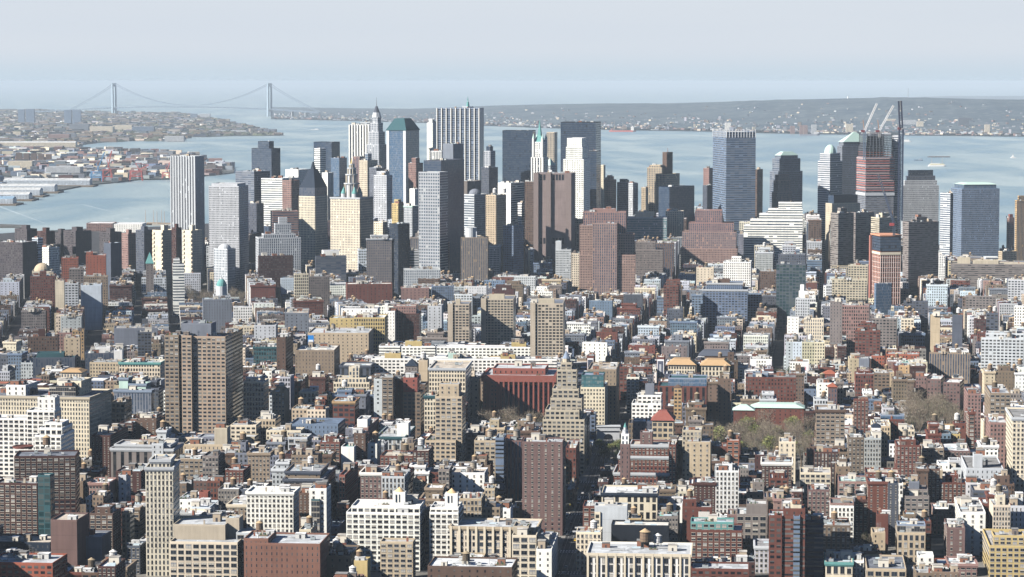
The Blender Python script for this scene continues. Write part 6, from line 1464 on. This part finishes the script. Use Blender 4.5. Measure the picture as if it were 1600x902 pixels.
while k < 1500:
    px = r.uniform(430,1700); t = abs(r.gauss(0,.22)) + .01
    if t > .72: continue
    cl = .5+.5*sin(px*.045+t*19)*sin(px*.017-t*8+1)
    if r.random() > cl*1.1+.15: continue
    x, y, z = hill(px, t); s = r.uniform(10,24)*(1.4 if t < .1 else 1); wt = r.random() < .72
    cc_ = COL[r.choice(('lgray','cream','lgray','pink','gray'))] if wt else COL[r.choice(('taupe','gray','dtan','dgray'))]
    box(mb, rect(x,y,r.uniform(-.6,.6),s,s*.7), z-12, z+r.uniform(5,10)+(r.uniform(0,18) if r.random() < .06 else 0), jit(tuple(v*.85 for v in cc_),.2,r)); k += 1
o = mb.build('hillside_houses'); tag(o,'many tiny houses speckling the wooded hills across the bay','hillside houses',None,'stuff')
# far tree cover as darker clumps
mb = MB()
for P, n_ in ((BR2, 1500),):
    xs = [p[0] for p in P]; ys = [p[1] for p in P]; k = 0
    while k < n_:
        y = math.exp(r.uniform(math.log(min(ys)), math.log(max(ys)))); x = r.uniform(min(xs),max(xs))
        if abs(x) > y*.2 or not inside(P,x,y): continue
        R_ = r.uniform(14,50); cyl(mb, x, y, 0, r.uniform(8,18), R_, R_*.5, jit((.07,.075,.05),.3,r), 6, TREE); k += 1
o = mb.build('far_woodland'); tag(o,'bare brown woodland patches between the far houses','woodland',None,'stuff')

# ---- things on the far shores
def farbox(name, lab, cat, xl, xr, yt, yb, c, st='punch', phi=0, dp=None, hf=0, roofc=None, grp=None, extra=None, d=None):
    d = d or 4200*(320-hf)/(yb-127); x0, _, zt = at(xl, yt, d); x1 = at(xr, yt, d)[0]; dp = dp or (x1-x0)*.6
    ph = RAD(phi); U = (cos(ph),-sin(ph)); V_ = (sin(ph),cos(ph)); w_ = (x1-x0)/cos(ph)
    P = [(x0,d),(x0+U[0]*w_,d+U[1]*w_),(x0+U[0]*w_+V_[0]*dp,d+U[1]*w_+V_[1]*dp),(x0+V_[0]*dp,d+V_[1]*dp)]
    return building(name, lab, cat, [(P,0,zt,col(c),st,None,roofc or (.4,.4,.4))], yb, grp, roofc or (.4,.4,.4), int(xl), 0, 0, None, False, .8, reg=False, extra=extra)
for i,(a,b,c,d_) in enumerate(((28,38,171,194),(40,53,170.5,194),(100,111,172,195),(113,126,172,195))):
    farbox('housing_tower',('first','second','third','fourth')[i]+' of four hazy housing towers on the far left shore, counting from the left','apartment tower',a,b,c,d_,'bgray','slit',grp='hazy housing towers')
for i,(a,b,c,d_,cc,lab) in enumerate(((140,176,198,209,'cream','cream factory hall with stepped roof on the far left shore'),(176,206,196,206,'cream','longer cream factory hall right of the stepped one'),(206,240,198,208,'bgray','blue-grey long factory on the far left shore'),
    (108,138,194,207,'gray','grey factory behind the left waterfront'),(75,108,210,220,'pink','pinkish warehouse near the far left shore'),(104,118,208,218,'gray','small grey warehouse right of the pinkish one'),(223,238,209,217,'pink','faint pink block near the white pier terminal'),
    (257,287,213,221,'lgray','white pier terminal at the tip of the far shore'),(297,308,178,186,'bgray','small hazy block near the bridge end of the shore'),(312,328,178,185,'lgray','pale hazy building beside the small block near the bridge'),
    (13,50,252,266,'cream','cream multi-windowed factory near the left docks'),(71,125,261,275,'lgray','grey and white factory behind the blue container crane'),(20,32,206,214,'cream','tiny cream tower block far left'),
    (327,352,204,208,'lgray','row of pale round tanks on the hazy spit'),(360,385,204,208,'lgray','second row of pale tanks on the hazy spit'),(204,232,243,252,'pink','low brown warehouse behind the red gantry crane'))):
    farbox('factory' ,lab,'factory',a,b,c,d_,cc)
for i in range(5): farbox('housing_slab','%s of the five brown housing slabs on the near harbour shore, from the left'%('first','second','third','fourth','last')[i],'apartment block',25+i*11.5,34+i*11.5,239+i*.6,256,'brown','slit',grp='brown housing slabs by the docks')
# long pier sheds
for i,(xl,xr,yt,yb,lab) in enumerate(((-30,118,223,231,'long pale pier warehouse on the far side of the basin'),(5,140,282,291,'long blue-sided pier shed, topmost of the five on the left'),(-20,85,291,301,'white-roofed pier shed, second of the five on the left'),(-30,62,297,307,'white pier shed with blue gable, third of the five'),(-30,45,304,313,'white pier shed, fourth of the five on the left'),(-40,20,311,320,'dark blue gabled pier shed nearest on the left'))):
    def shed(root, loc, parts):
        P, z1 = parts[0][0], parts[0][2]; m = MB(); z2 = z1+6
        A, B, C_, D = P; ma = ((A[0]+D[0])/2,(A[1]+D[1])/2); mb_ = ((B[0]+C_[0])/2,(B[1]+C_[1])/2); rc_ = (.46,.47,.47) if i != 5 else (.2,.3,.4)
        m.face([(*A,z1),(*B,z1),(*mb_,z2),(*ma,z2)], ROOF, rc_); m.face([(*ma,z2),(*mb_,z2),(*C_,z1),(*D,z1)], ROOF, rc_); m.face([(*B,z1),(*C_,z1),(*mb_,z2)], SUR, (.2,.35,.48)); m.face([(*D,z1),(*A,z1),(*ma,z2)], SUR, (.2,.35,.48)); m.build('gable_roof', root, loc)
    farbox('pier_shed',lab,'pier shed',xl,xr,yt,yb-1,'bwhite' if i else 'cream','wide',0,55,grp='pier sheds',extra=shed)
    pl = MB(); a_ = gnd(xl-3,yb+.6); b_ = gnd(xr+5,yb+.6); P = [(a_[0],a_[1]),(b_[0],b_[1]),(b_[0],b_[1]+110),(a_[0],a_[1]+110)]; box(pl, P, -2.5, 1.9, (.16,.13,.10), SUR, True); o = pl.build('quay'); o['kind'] = 'structure'
# container cranes
def gantry(px, yb, yt, w_, c, boom, lab):
    d = 4200*320/(yb-127); x, _, zt = at(px, yt, d); s = w_/FPX*d; r_ = empty('gantry_crane', (x,d,0), lab, 'crane', 'dock cranes on the harbour shore'); loc = (x,d,0); hz = zt*.55
    for sx in (-1,1):
        for sy in (0,1):
            m = MB(); bar(m, (x+sx*s/2,d+sy*18,0), (x+sx*s*.42,d+sy*18,hz), 3.2, c); m.build('leg', r_, loc)
    m = MB()
    for sy in (0,18): bar(m, (x-s/2,d+sy,hz*.45),(x+s/2,d+sy,hz*.45),2.4,c); bar(m,(x-s*.5,d+sy,hz),(x+s*.5,d+sy,hz),3,c); bar(m,(x-s/2,d+sy,hz*.45),(x+s*.42,d+sy,hz),1.6,c)
    m.build('portal_frame', r_, loc)
    m = MB(); bx_, bz = at(*boom, d)[0], at(*boom, d)[2]; bar(m,(x,d+9,hz),(bx_,d+9,bz),3,c); bar(m,(x+s*.3,d+9,hz),(x-s*.05,d+9,zt),2.2,c); bar(m,(x-s*.05,d+9,zt),(bx_,d+9,bz),1.2,c); m.build('boom', r_, loc)
    m = MB(); box(m, rect(x,d+9,0,s*.3,10), hz, hz+6, (.5,.5,.5)); m.build('machinery_house', r_, loc)
gantry(150,284,256,18,(.08,.22,.40),(163,238),'blue dock crane with raised boom')
gantry(167,284,250,14,(.36,.08,.07),(174,236),'red dock crane directly right of the blue one')
gantry(212,282,255,20,(.40,.09,.08),(232,258),'red portal crane standing alone on the quay')
gantry(259,279,262,12,(.45,.16,.14),(266,252),'small faded red crane left of the white ribbed tower')
# bridge
def bridge():
    (xa, da), (xb, db) = (at(178,150,26000)[0],26000), (at(421,150,24600)[0],24600)
    A, B = Vector((xa,da,0)), Vector((xb,db,0)); mid = (A+B)/2; r_ = empty('suspension_bridge', mid, 'long suspension bridge with two tall towers fading in the haze', 'bridge'); loc = tuple(mid); D = (B-A).normalized(); N = Vector((D.y,-D.x,0))
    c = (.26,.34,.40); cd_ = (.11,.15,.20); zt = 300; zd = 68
    for T in (A,B):
        m = MB(); 
        for s in (-1,1):
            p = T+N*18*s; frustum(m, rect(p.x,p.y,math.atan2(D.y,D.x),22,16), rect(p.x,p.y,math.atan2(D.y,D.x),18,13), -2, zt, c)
        for z0,z1 in ((zt-28,zt),(zd-14,zd-4)): box(m, rect(T.x,T.y,math.atan2(D.y,D.x),14,50), z0, z1, c, SUR, True)
        m.build('bridge_tower', r_, loc)
    def dz(t): return zd+ (14*(1-(2*t-1)**2) if 0<=t<=1 else -abs(t-(0 if t<0 else 1))*90)
    def cz(t):
        if 0<=t<=1: return zd+26+(zt-zd-26)*(2*t-1)**2
        k = min(1, abs(t-(0 if t<0 else 1))/.30); return zt+(dz(-.30)-zt)*(k**.85)
    Ln = (B-A).length; m = MB(); n_ = 60; ts = [-.62+ (1.30+.62)*k/90 for k in range(91)]
    for a,b in zip(ts,ts[1:]):
        p,q_ = A+(B-A)*a, A+(B-A)*b
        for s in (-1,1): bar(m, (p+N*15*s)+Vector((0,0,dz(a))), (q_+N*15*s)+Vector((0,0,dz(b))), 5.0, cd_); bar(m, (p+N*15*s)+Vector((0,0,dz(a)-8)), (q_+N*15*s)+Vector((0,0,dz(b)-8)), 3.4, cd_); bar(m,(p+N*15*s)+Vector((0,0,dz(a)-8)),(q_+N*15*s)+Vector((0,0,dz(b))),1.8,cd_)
        u = [(p+N*16),(q_+N*16),(q_-N*16),(p-N*16)]; m.face([(v.x,v.y,dz(t_)+.5) for v,t_ in zip(u,(a,b,b,a))], SUR, (.12,.12,.12))
    m.build('deck', r_, loc)
    m = MB()
    ts = [-.30+1.60*k/96 for k in range(97)]
    for a,b in zip(ts,ts[1:]):
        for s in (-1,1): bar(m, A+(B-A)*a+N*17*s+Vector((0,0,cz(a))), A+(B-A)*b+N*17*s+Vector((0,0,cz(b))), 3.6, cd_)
    m.build('main_cable', r_, loc)
    m = MB()
    for k in range(1,60):
        t = k/60; p = A+(B-A)*t+N*17; bar(m, p+Vector((0,0,dz(t))), p+Vector((0,0,cz(t))), .7, c)
    m.build('hanger_cable', r_, loc)
    for t in (-.3,-.4,-.5,-.6,1.14,1.22): 
        m = MB(); p = A+(B-A)*t; box(m, rect(p.x,p.y,math.atan2(D.y,D.x),8,30), 0, dz(t)-8, (.35,.36,.36)); m.build('approach_pier', r_, loc)
bridge()
# hill-top masts and towers across the bay
def stick(name,lab,cat,px,yt,yb,w_,c,d): 
    x,_,zt = at(px,yt,d); _,_,zb = at(px,yb,d); m = MB(); cyl(m, x, d, max(0,zb-20), zt, w_, w_*.5, c, 8); o = m.build(name, None, (x,d,0)); o.location = (x,d,0); tag(o,lab,cat)
stick('radio_mast','thin radio mast on the hill ridge across the bay','mast',1419,138,155,4,(.3,.33,.36),27500)
stick('white_tower','tiny white tower on the skyline ridge of the hills','tower',1325,151,157,12,(.7,.7,.68),25500)
for i,(a,b,c,d_,cc,lab) in enumerate(((1498,1515,184,199,'dgray','dark slab block at the foot of the hills across the bay'),(1385,1400,186,196,'cream','cream block at the hill foot, behind the construction cranes'),(1409,1432,188,198,'lgray','pale bulky block right of the construction cranes across the bay'),(1433,1443,190,199,'cream','small cream block left of a dark one at the hill foot'),
    (1450,1464,186,194,'cream','cream stepped block low on the hill across the bay'),(1539,1547,195,204,'cream','small cream silo-like block on the right far shore'),(1268,1276,195,206,'lgray','thin pale tower on the far shore left of the domed tower'),(1250,1262,196,206,'pink','pink pair of blocks on the far shore'),
    (1235,1242,197,205,'pink','small pink block at the water, right far shore'),(1133,1142,192,201,'white','white church-like block on the far shore above the blue glass tower'),(1322,1333,194,203,'cream','cream hospital block on the far shore'),(1205,1216,163,172,'bgray','faint tower pair on the hill above the mint-topped tower'))):
    farbox('far_block',lab,'apartment block',a,b,c,d_+4,cc)
farbox('pier_hall','white roofed market hall with red base on the near river pier','pier hall',135,176,349,358,'pink','wide',0,60,roofc=(.7,.7,.7),hf=4)
farbox('pier_hall','long white roofed pier hall right of the red based one','pier hall',178,222,350,360,'white','few',0,60,roofc=(.65,.66,.66),hf=4)
# ---- vessels
def hull(m, x, y, L_, B_, z0, z1, c, a=0):
    ca, sa = cos(a), sin(a); pts = [(-.5,-.5),(.38,-.5),(.5,0),(.38,.5),(-.5,.5)]
    P = [(x+u*L_*ca-v*B_*sa, y+u*L_*sa+v*B_*ca) for u,v in pts]; box(m, P, z0, z1, c, SUR)
def ship(name, lab, cat, px, py, L_, B_, hullc, decks, a=0, masts=0, fb=5):
    x, y, _ = gnd(px, py, -2); r_ = empty(name, (x,y,-2), lab, cat); loc = (x,y,-2); m = MB(); hull(m, x, y, L_, B_, -2.4, -2+fb, hullc, a); m.build('hull', r_, loc); ca, sa = cos(a), sin(a)
    for (u, l_, w_, h0, h1, c) in decks:
        m = MB(); box(m, rect(x+u*L_*ca, y+u*L_*sa, a, l_*L_, w_*B_), -2+fb+h0, -2+fb+h1, c); m.build('deckhouse', r_, loc)
    for k in range(masts):
        u = -.3+.6*k/max(1,masts-1) if masts > 1 else 0; m = MB(); cyl(m, x+u*L_*ca, y+u*L_*sa, -2+fb, -2+fb+L_*.3+12*(masts<4), .9, .4, (.4,.35,.3), 6); m.build('mast', r_, loc)
    return r_
W_ = (.75,.75,.72)
ship('tanker','long red tanker with white bridge house anchored in the bay','ship',973,206,172,30,(.55,.12,.09),((.36,.10,.8,0,22,W_),(.36,.06,.6,22,28,W_),(-.42,.05,.5,0,6,(.5,.12,.1))),0,3,8)
ship('ferry','wide white ferry crossing the open water right of the unfinished skyscraper','ferry',1464,260,66,18,(.70,.70,.66),((0,.92,.9,0,3.4,W_),(0,.8,.8,3.4,6.4,(.6,.55,.3)),(-.1,.5,.6,6.4,8.4,W_)),0,2,3)
ship('barge','long dark barge behind the white ferry','barge',1467,246,96,18,(.10,.10,.12),((0,.9,.8,0,1.5,(.2,.17,.15)),),0,0,3)
ship('barge','short dark barge left of the white ferry','barge',1435,251,36,14,(.08,.12,.18),((.2,.3,.7,0,4,(.3,.35,.4)),),0,0,3)
ship('tugboat','tiny white tug trailing a wake at the right edge','boat',1583,247,22,9,(.6,.6,.58),((.05,.4,.7,0,5,W_),(.05,.2,.4,5,9,W_)),pi,1,3)
ship('cargo_ship','faint grey freighter between the ribbed bank slab and the black slab','ship',799,197,180,28,(.25,.28,.33),((.36,.1,.8,0,20,W_),),0,2,9)
ship('motorboat','small white speedboat left of the dark towers on the bay','boat',493,203,60,16,(.7,.7,.7),((.1,.3,.6,0,5,W_),),0,0,3)
ship('patrol_boat','small white vessel just right of the black upright crane','boat',1417,222,50,14,(.6,.62,.62),((0,.5,.6,0,8,W_),),0,1,4)
ship('freighter','dim anchored freighter near the far shore left of the mint-topped tower','ship',1265,212,120,22,(.2,.22,.27),((.3,.14,.8,0,14,(.5,.5,.5)),),0,2,8)
ship('grey_ship','low grey ship at the far shore below the hills','ship',1030,198,300,30,(.2,.24,.3),((.2,.2,.6,0,6,(.3,.33,.36)),),0,0,7)
ship('sailing_ship','tall-masted old sailing ship by the river pier, left one','sailing ship',240,352,60,11,(.08,.06,.05),((0,.5,.7,0,2,(.4,.3,.2)),),0,3,4)
ship('sailing_ship','tall-masted old sailing ship by the river pier, right one','sailing ship',257,352.5,55,11,(.5,.48,.42),((0,.5,.7,0,2,(.4,.3,.2)),),.1,3,4)
# wakes
mb = MB()
def wake(x0,y0,x1,y1,w_):
    a = gnd(x0,y0,-1.96); b = gnd(x1,y1,-1.96); 
    for k in range(14):
        t0, t1 = k/14, (k+.8)/14; j = r.uniform(-.4,.4)*w_
        p = [a[i]+(b[i]-a[i])*t0 for i in (0,1)]; q_ = [a[i]+(b[i]-a[i])*t1 for i in (0,1)]; ww = w_*(1-.6*t0)
        dx, dy = q_[0]-p[0], q_[1]-p[1]; l_ = math.hypot(dx,dy); nx, ny = -dy/l_*ww/2, dx/l_*ww/2
        mb.face([(p[0]-nx,p[1]-ny+j,-1.96),(q_[0]-nx,q_[1]-ny+j,-1.96),(q_[0]+nx,q_[1]+ny+j,-1.96),(p[0]+nx,p[1]+ny+j,-1.96)], SUR, (.45,.52,.55))
wake(945,264,1010,268.5,14); wake(193,342,222,344,10); wake(197,341,215,345,8); wake(1586,247.5,1600,245.5,10); wake(0,323,70,349,5); wake(480,202,491,203,30); wake(130,320,175,331,5)
o = mb.build('foam'); tag(o,'pale foam trails left by boats','foam',None,'stuff')

# =================================================================== trees
def tree_meshes(k, tone, leaf):
    rr = random.Random(k*7+1); mb = MB(); R_ = 6.5; Hh = 13.0
    lobes = [(rr.uniform(-3,3), rr.uniform(-3,3), rr.uniform(6.5,11.5), rr.uniform(2.0,3.6)) for _ in range(9)]
    for i in range(1500):
        lx, ly, lz, lr = rr.choice(lobes); t = rr.uniform(0,2*pi); u = rr.uniform(-1,1); q_ = lr*rr.uniform(.45,1.05)
        x, y, z = lx+q_*cos(t)*math.sqrt(1-u*u), ly+q_*sin(t)*math.sqrt(1-u*u), lz+q_*u*.85
        s = rr.uniform(.18,.5)*leaf; a, b = rr.uniform(0,2*pi), rr.uniform(-1,1); v1 = Vector((cos(a),sin(a),b)).normalized()*s; v2 = Vector((-sin(a),cos(a),rr.uniform(-1,1))).normalized()*s*(.35 if leaf < 1 else .8)
        p = Vector((x,y,z)); mb.face([tuple(p-v1), tuple(p+v2), tuple(p+v1)], TREE, jit(tone,.45,rr))
    crown = mb.build('crown', link=False); cm = crown.data; bpy.data.objects.remove(crown)
    mb = MB(); cyl(mb, 0,0,0,5.5,.42,.28,(.13,.105,.08),7,TREE,False)
    for i,(lx,ly,lz,lr) in enumerate(lobes):
        m0 = Vector((lx*.25,ly*.25,5.0+rr.uniform(-1,.5))); bar(mb, (0,0,4.2), m0, .3, (.14,.11,.085), TREE); bar(mb, m0, (lx,ly,lz), .18, (.15,.12,.095), TREE)
        for q_ in range(4): bar(mb, (lx,ly,lz), (lx+rr.uniform(-1,1)*lr, ly+rr.uniform(-1,1)*lr, lz+rr.uniform(-.3,1)*lr), .08, (.17,.14,.11), TREE)
    tr = mb.build('trunk', link=False); tm = tr.data; bpy.data.objects.remove(tr); return cm, tm
KINDS_T = [tree_meshes(1,(.23,.195,.15),.72), tree_meshes(2,(.19,.18,.12),.72), tree_meshes(3,(.26,.22,.165),.72), tree_meshes(4,(.20,.22,.08),1.2), tree_meshes(5,(.38,.38,.08),1.3), tree_meshes(6,(.05,.075,.03),1.4)]
TN = ['bare grey-brown tree','bare olive-brown tree','bare pale brown tree','tree in first olive green leaf','yellow-green budding tree','dark evergreen-looking tree']
TREES = []
def tree(px, d, k, s, where, grp, rr):
    x = (px-800)/FPX*d; r_ = empty('tree', (x,d,.1), f'{TN[k]} {where}', 'tree', grp); r_.rotation_euler = (0,0,rr.uniform(0,6.28)); r_.scale = (s,s,s*rr.uniform(.9,1.15))
    for nm, me_ in (('crown',KINDS_T[k][0]),('trunk',KINDS_T[k][1])): o = bpy.data.objects.new(nm, me_); C.objects.link(o); o.parent = r_
def grove(a, b, d0, d1, n, where, grp, kinds, smin=.9, smax=1.4, seed=1, ok=None):
    rr = random.Random(seed); k = 0; pts = []; t = 0
    while k < n and t < 4000:
        t += 1; px, d = rr.uniform(a,b), rr.uniform(d0,d1); x = (px-800)/FPX*d
        if any(math.hypot(x-q_[0], d-q_[1]) < 7.5 for q_ in pts): continue
        if any(x > c0-4 and x < c1+4 and d > e0-4 and d < e1+4 for c0,c1,e0,e1,_ in HP): continue
        pts.append((x,d)); tree(px, d, rr.choice(kinds), rr.uniform(smin,smax), where, grp, rr); k += 1
grove(1108,1272,2205,2385,70,'in the park below the mint-roofed halls','trees of the big park',(0,1,2,2,0,3),1.4,2.0,1)
grove(728,860,2310,2425,34,'in front of the red sandstone library','trees by the library',(0,2,2,1,0),1.4,1.9,2)
grove(930,990,2150,2310,10,'beside the marble arch','trees by the arch',(0,2,5,3),.8,1.2,3)
grove(1416,1504,2385,2575,38,'in the grove left of the wide avenue','trees by the wide avenue',(0,1,2,1,2),1.5,2.1,4)
grove(1500,1530,2505,2635,10,'beside the brown brick cubes','trees by the brick cubes',(0,1,3),1,1.4,5)
grove(152,180,2890,2945,6,'by the grey steel hall, left clump','trees by the steel hall',(1,3),1.0,1.3,6); grove(182,210,2890,2945,6,'by the grey steel hall, right clump','yellow trees by the steel hall',(4,4),1.0,1.3,7)
grove(285,380,3765,3955,34,'at the foot of the grey courthouse tower','courthouse trees',(0,2,1),1.0,1.6,8)
grove(1216,1238,2765,2890,8,'in the narrow tree-lined street right of the mural houses','street trees',(5,1,0),.8,1.2,9)
grove(1328,1360,1792,1848,7,'in the garden behind the white rendered house','garden trees',(0,1,3),.6,.9,10)
rr = random.Random(3)
for k in range(16):
    d = 1700+k*52; X = .0823*d+212+rr.choice((-12,12)); tree(800+FPX*X/d, d, rr.choice((0,1,3)), rr.uniform(.5,.75), 'lining the wide sloping avenue at right', 'street trees along the wide avenue', rr)
for k in range(12):
    d = 1850+k*42; X = .0823*d-110+rr.choice((-13,13)); tree(800+FPX*X/d, d, rr.choice((0,5,3)), rr.uniform(.45,.65), 'lining the long straight avenue', 'street trees along the long avenue', rr)

# =================================================================== traffic
def car_mesh(c, kind=0):
    mb = MB(); L_, W2, = (4.6,1.8) if kind == 0 else (9.5,2.5)
    h0, h1, h2 = (.35,.95,1.45) if kind == 0 else (.5,1.6,3.0)
    P = rect(0,0,0,W2,L_); box(mb, P, h0, h1, c, METAL); body = mb.build('body', link=False).data
    mb = MB(); Q0, Q1 = rect(0,-.15,0,W2*.94,L_*.58 if kind == 0 else L_*.96), rect(0,-.15,0,W2*.8 if kind == 0 else W2*.92,L_*.42 if kind == 0 else L_*.94)
    frustum(mb, Q0, Q1, h1, h2, (.04,.05,.06), GLASS, False); mb.face([(*p_,h2) for p_ in Q1], METAL, c); cab = mb.build('cabin', link=False).data
    mb = MB()
    for i in range(10): a, b = 2*pi*i/10, 2*pi*(i+1)/10; mb.face([(-.1,.33*cos(a),.33+.33*sin(a)),(-.1,.33*cos(b),.33+.33*sin(b)),(.1,.33*cos(b),.33+.33*sin(b)),(.1,.33*cos(a),.33+.33*sin(a))], SUR, (.02,.02,.02))
    mb.face([(.1,.33*cos(2*pi*i/10),.33+.33*sin(2*pi*i/10)) for i in range(10)], SUR, (.3,.3,.3)); wh = mb.build('wheel', link=False).data
    return body, cab, wh, W2, L_
for o in list(bpy.data.objects):
    if o.name.split('.')[0] in ('body','cabin','wheel') and not o.users_collection: bpy.data.objects.remove(o)
CARS = [('yellow taxi','taxi',car_mesh((.75,.45,.03))),('white car','car',car_mesh((.7,.7,.7))),('black car','car',car_mesh((.02,.02,.02))),('silver car','car',car_mesh((.4,.42,.44))),('red car','car',car_mesh((.35,.03,.03))),('white box van','van',car_mesh((.75,.75,.75),1))]
for o in list(bpy.data.objects):
    if o.name.split('.')[0] in ('body','cabin','wheel') and not o.users_collection: bpy.data.objects.remove(o)
def car(k, x, y, a, lab, grp):
    nm, cat, (body, cab, wh, W2, L_) = CARS[k]; r_ = empty(cat, (x,y,0.01), f'{nm} {lab}', cat, grp); r_.rotation_euler = (0,0,a)
    for n_, me_ in (('body',body),('cabin',cab)): o = bpy.data.objects.new(n_, me_); C.objects.link(o); o.parent = r_
    for sx in (-1,1):
        for sy in (-1,1): o = bpy.data.objects.new('wheel', wh); C.objects.link(o); o.parent = r_; o.location = (sx*W2/2*.92, sy*L_*.3, 0)
rr = random.Random(21); occ = set()
for u0, lab, grp, d0, d1, n_ in ((-110,'on the long straight avenue in the centre','traffic on the long avenue',1640,2200,34),(212,'on the wide sloping avenue at right','traffic on the wide avenue',1650,2620,56),(-400,'in the dim street at lower left','traffic in the dim street',1650,2100,14)):
    k = 0
    while k < n_:
        lane = rr.choice((-10.5,-5.2,-1.7,1.8,5.3,10.2)); v = round(rr.uniform(d0,d1)/7)*7
        if (u0,lane,v) in occ: continue
        occ.add((u0,lane,v)); x, y = AV(u0+lane, v); car(rr.choice((0,0,1,2,3,1,2,4,5)), x, y, -PHI, lab, grp); k += 1
# traffic signals with long arms across the avenue
for v in range(1580,2340,80):
    for sd in (-1,1):
        x, y = AV(-110+sd*14.5, v-4); r_ = empty('traffic_signal', (x,y,.14), 'grey street pole with a long arm over the straight avenue', 'traffic signal', 'signals along the straight avenue')
        m = MB(); cyl(m, 0,0,0,7.5,.16,.1,(.3,.32,.32),6,METAL); m.build('pole', r_)
        m = MB(); bar(m, (0,0,6.2), (-sd*5.5,0,6.8), .16, (.3,.32,.32)); m.build('arm', r_)
        m = MB(); box(m, rect(-sd*5.3,0,0,.4,.4), 5.6, 6.8, (.45,.36,.05), METAL, True); m.build('signal_head', r_)
# =================================================================== haze
hm = bpy.data.materials.new('haze'); hm.use_nodes = True; n = hm.node_tree.nodes; n.clear(); out = n.new('ShaderNodeOutputMaterial'); pv = n.new('ShaderNodeVolumePrincipled')
pv.inputs['Color'].default_value = HAZE_COLOR; pv.inputs['Density'].default_value = HAZE_DENSITY; pv.inputs['Anisotropy'].default_value = -0.05
hm.node_tree.links.new(pv.outputs[0], out.inputs['Volume'])
mb = [(-WR-500,-2500),(WR+500,-2500),(WR+500,WR+500),(-WR-500,WR+500)]; V = [(*p_,-3.6) for p_ in mb]+[(*p_,331) for p_ in mb]
me = bpy.data.meshes.new('haze'); me.from_pydata(V, [], [(3,2,1,0),(4,5,6,7),(0,1,5,4),(1,2,6,5),(2,3,7,6),(3,0,4,7)]); me.materials.append(hm); me.update()
o = bpy.data.objects.new('haze', me); C.objects.link(o); tag(o,'pale blue morning haze over city and bay',None,None,'stuff')
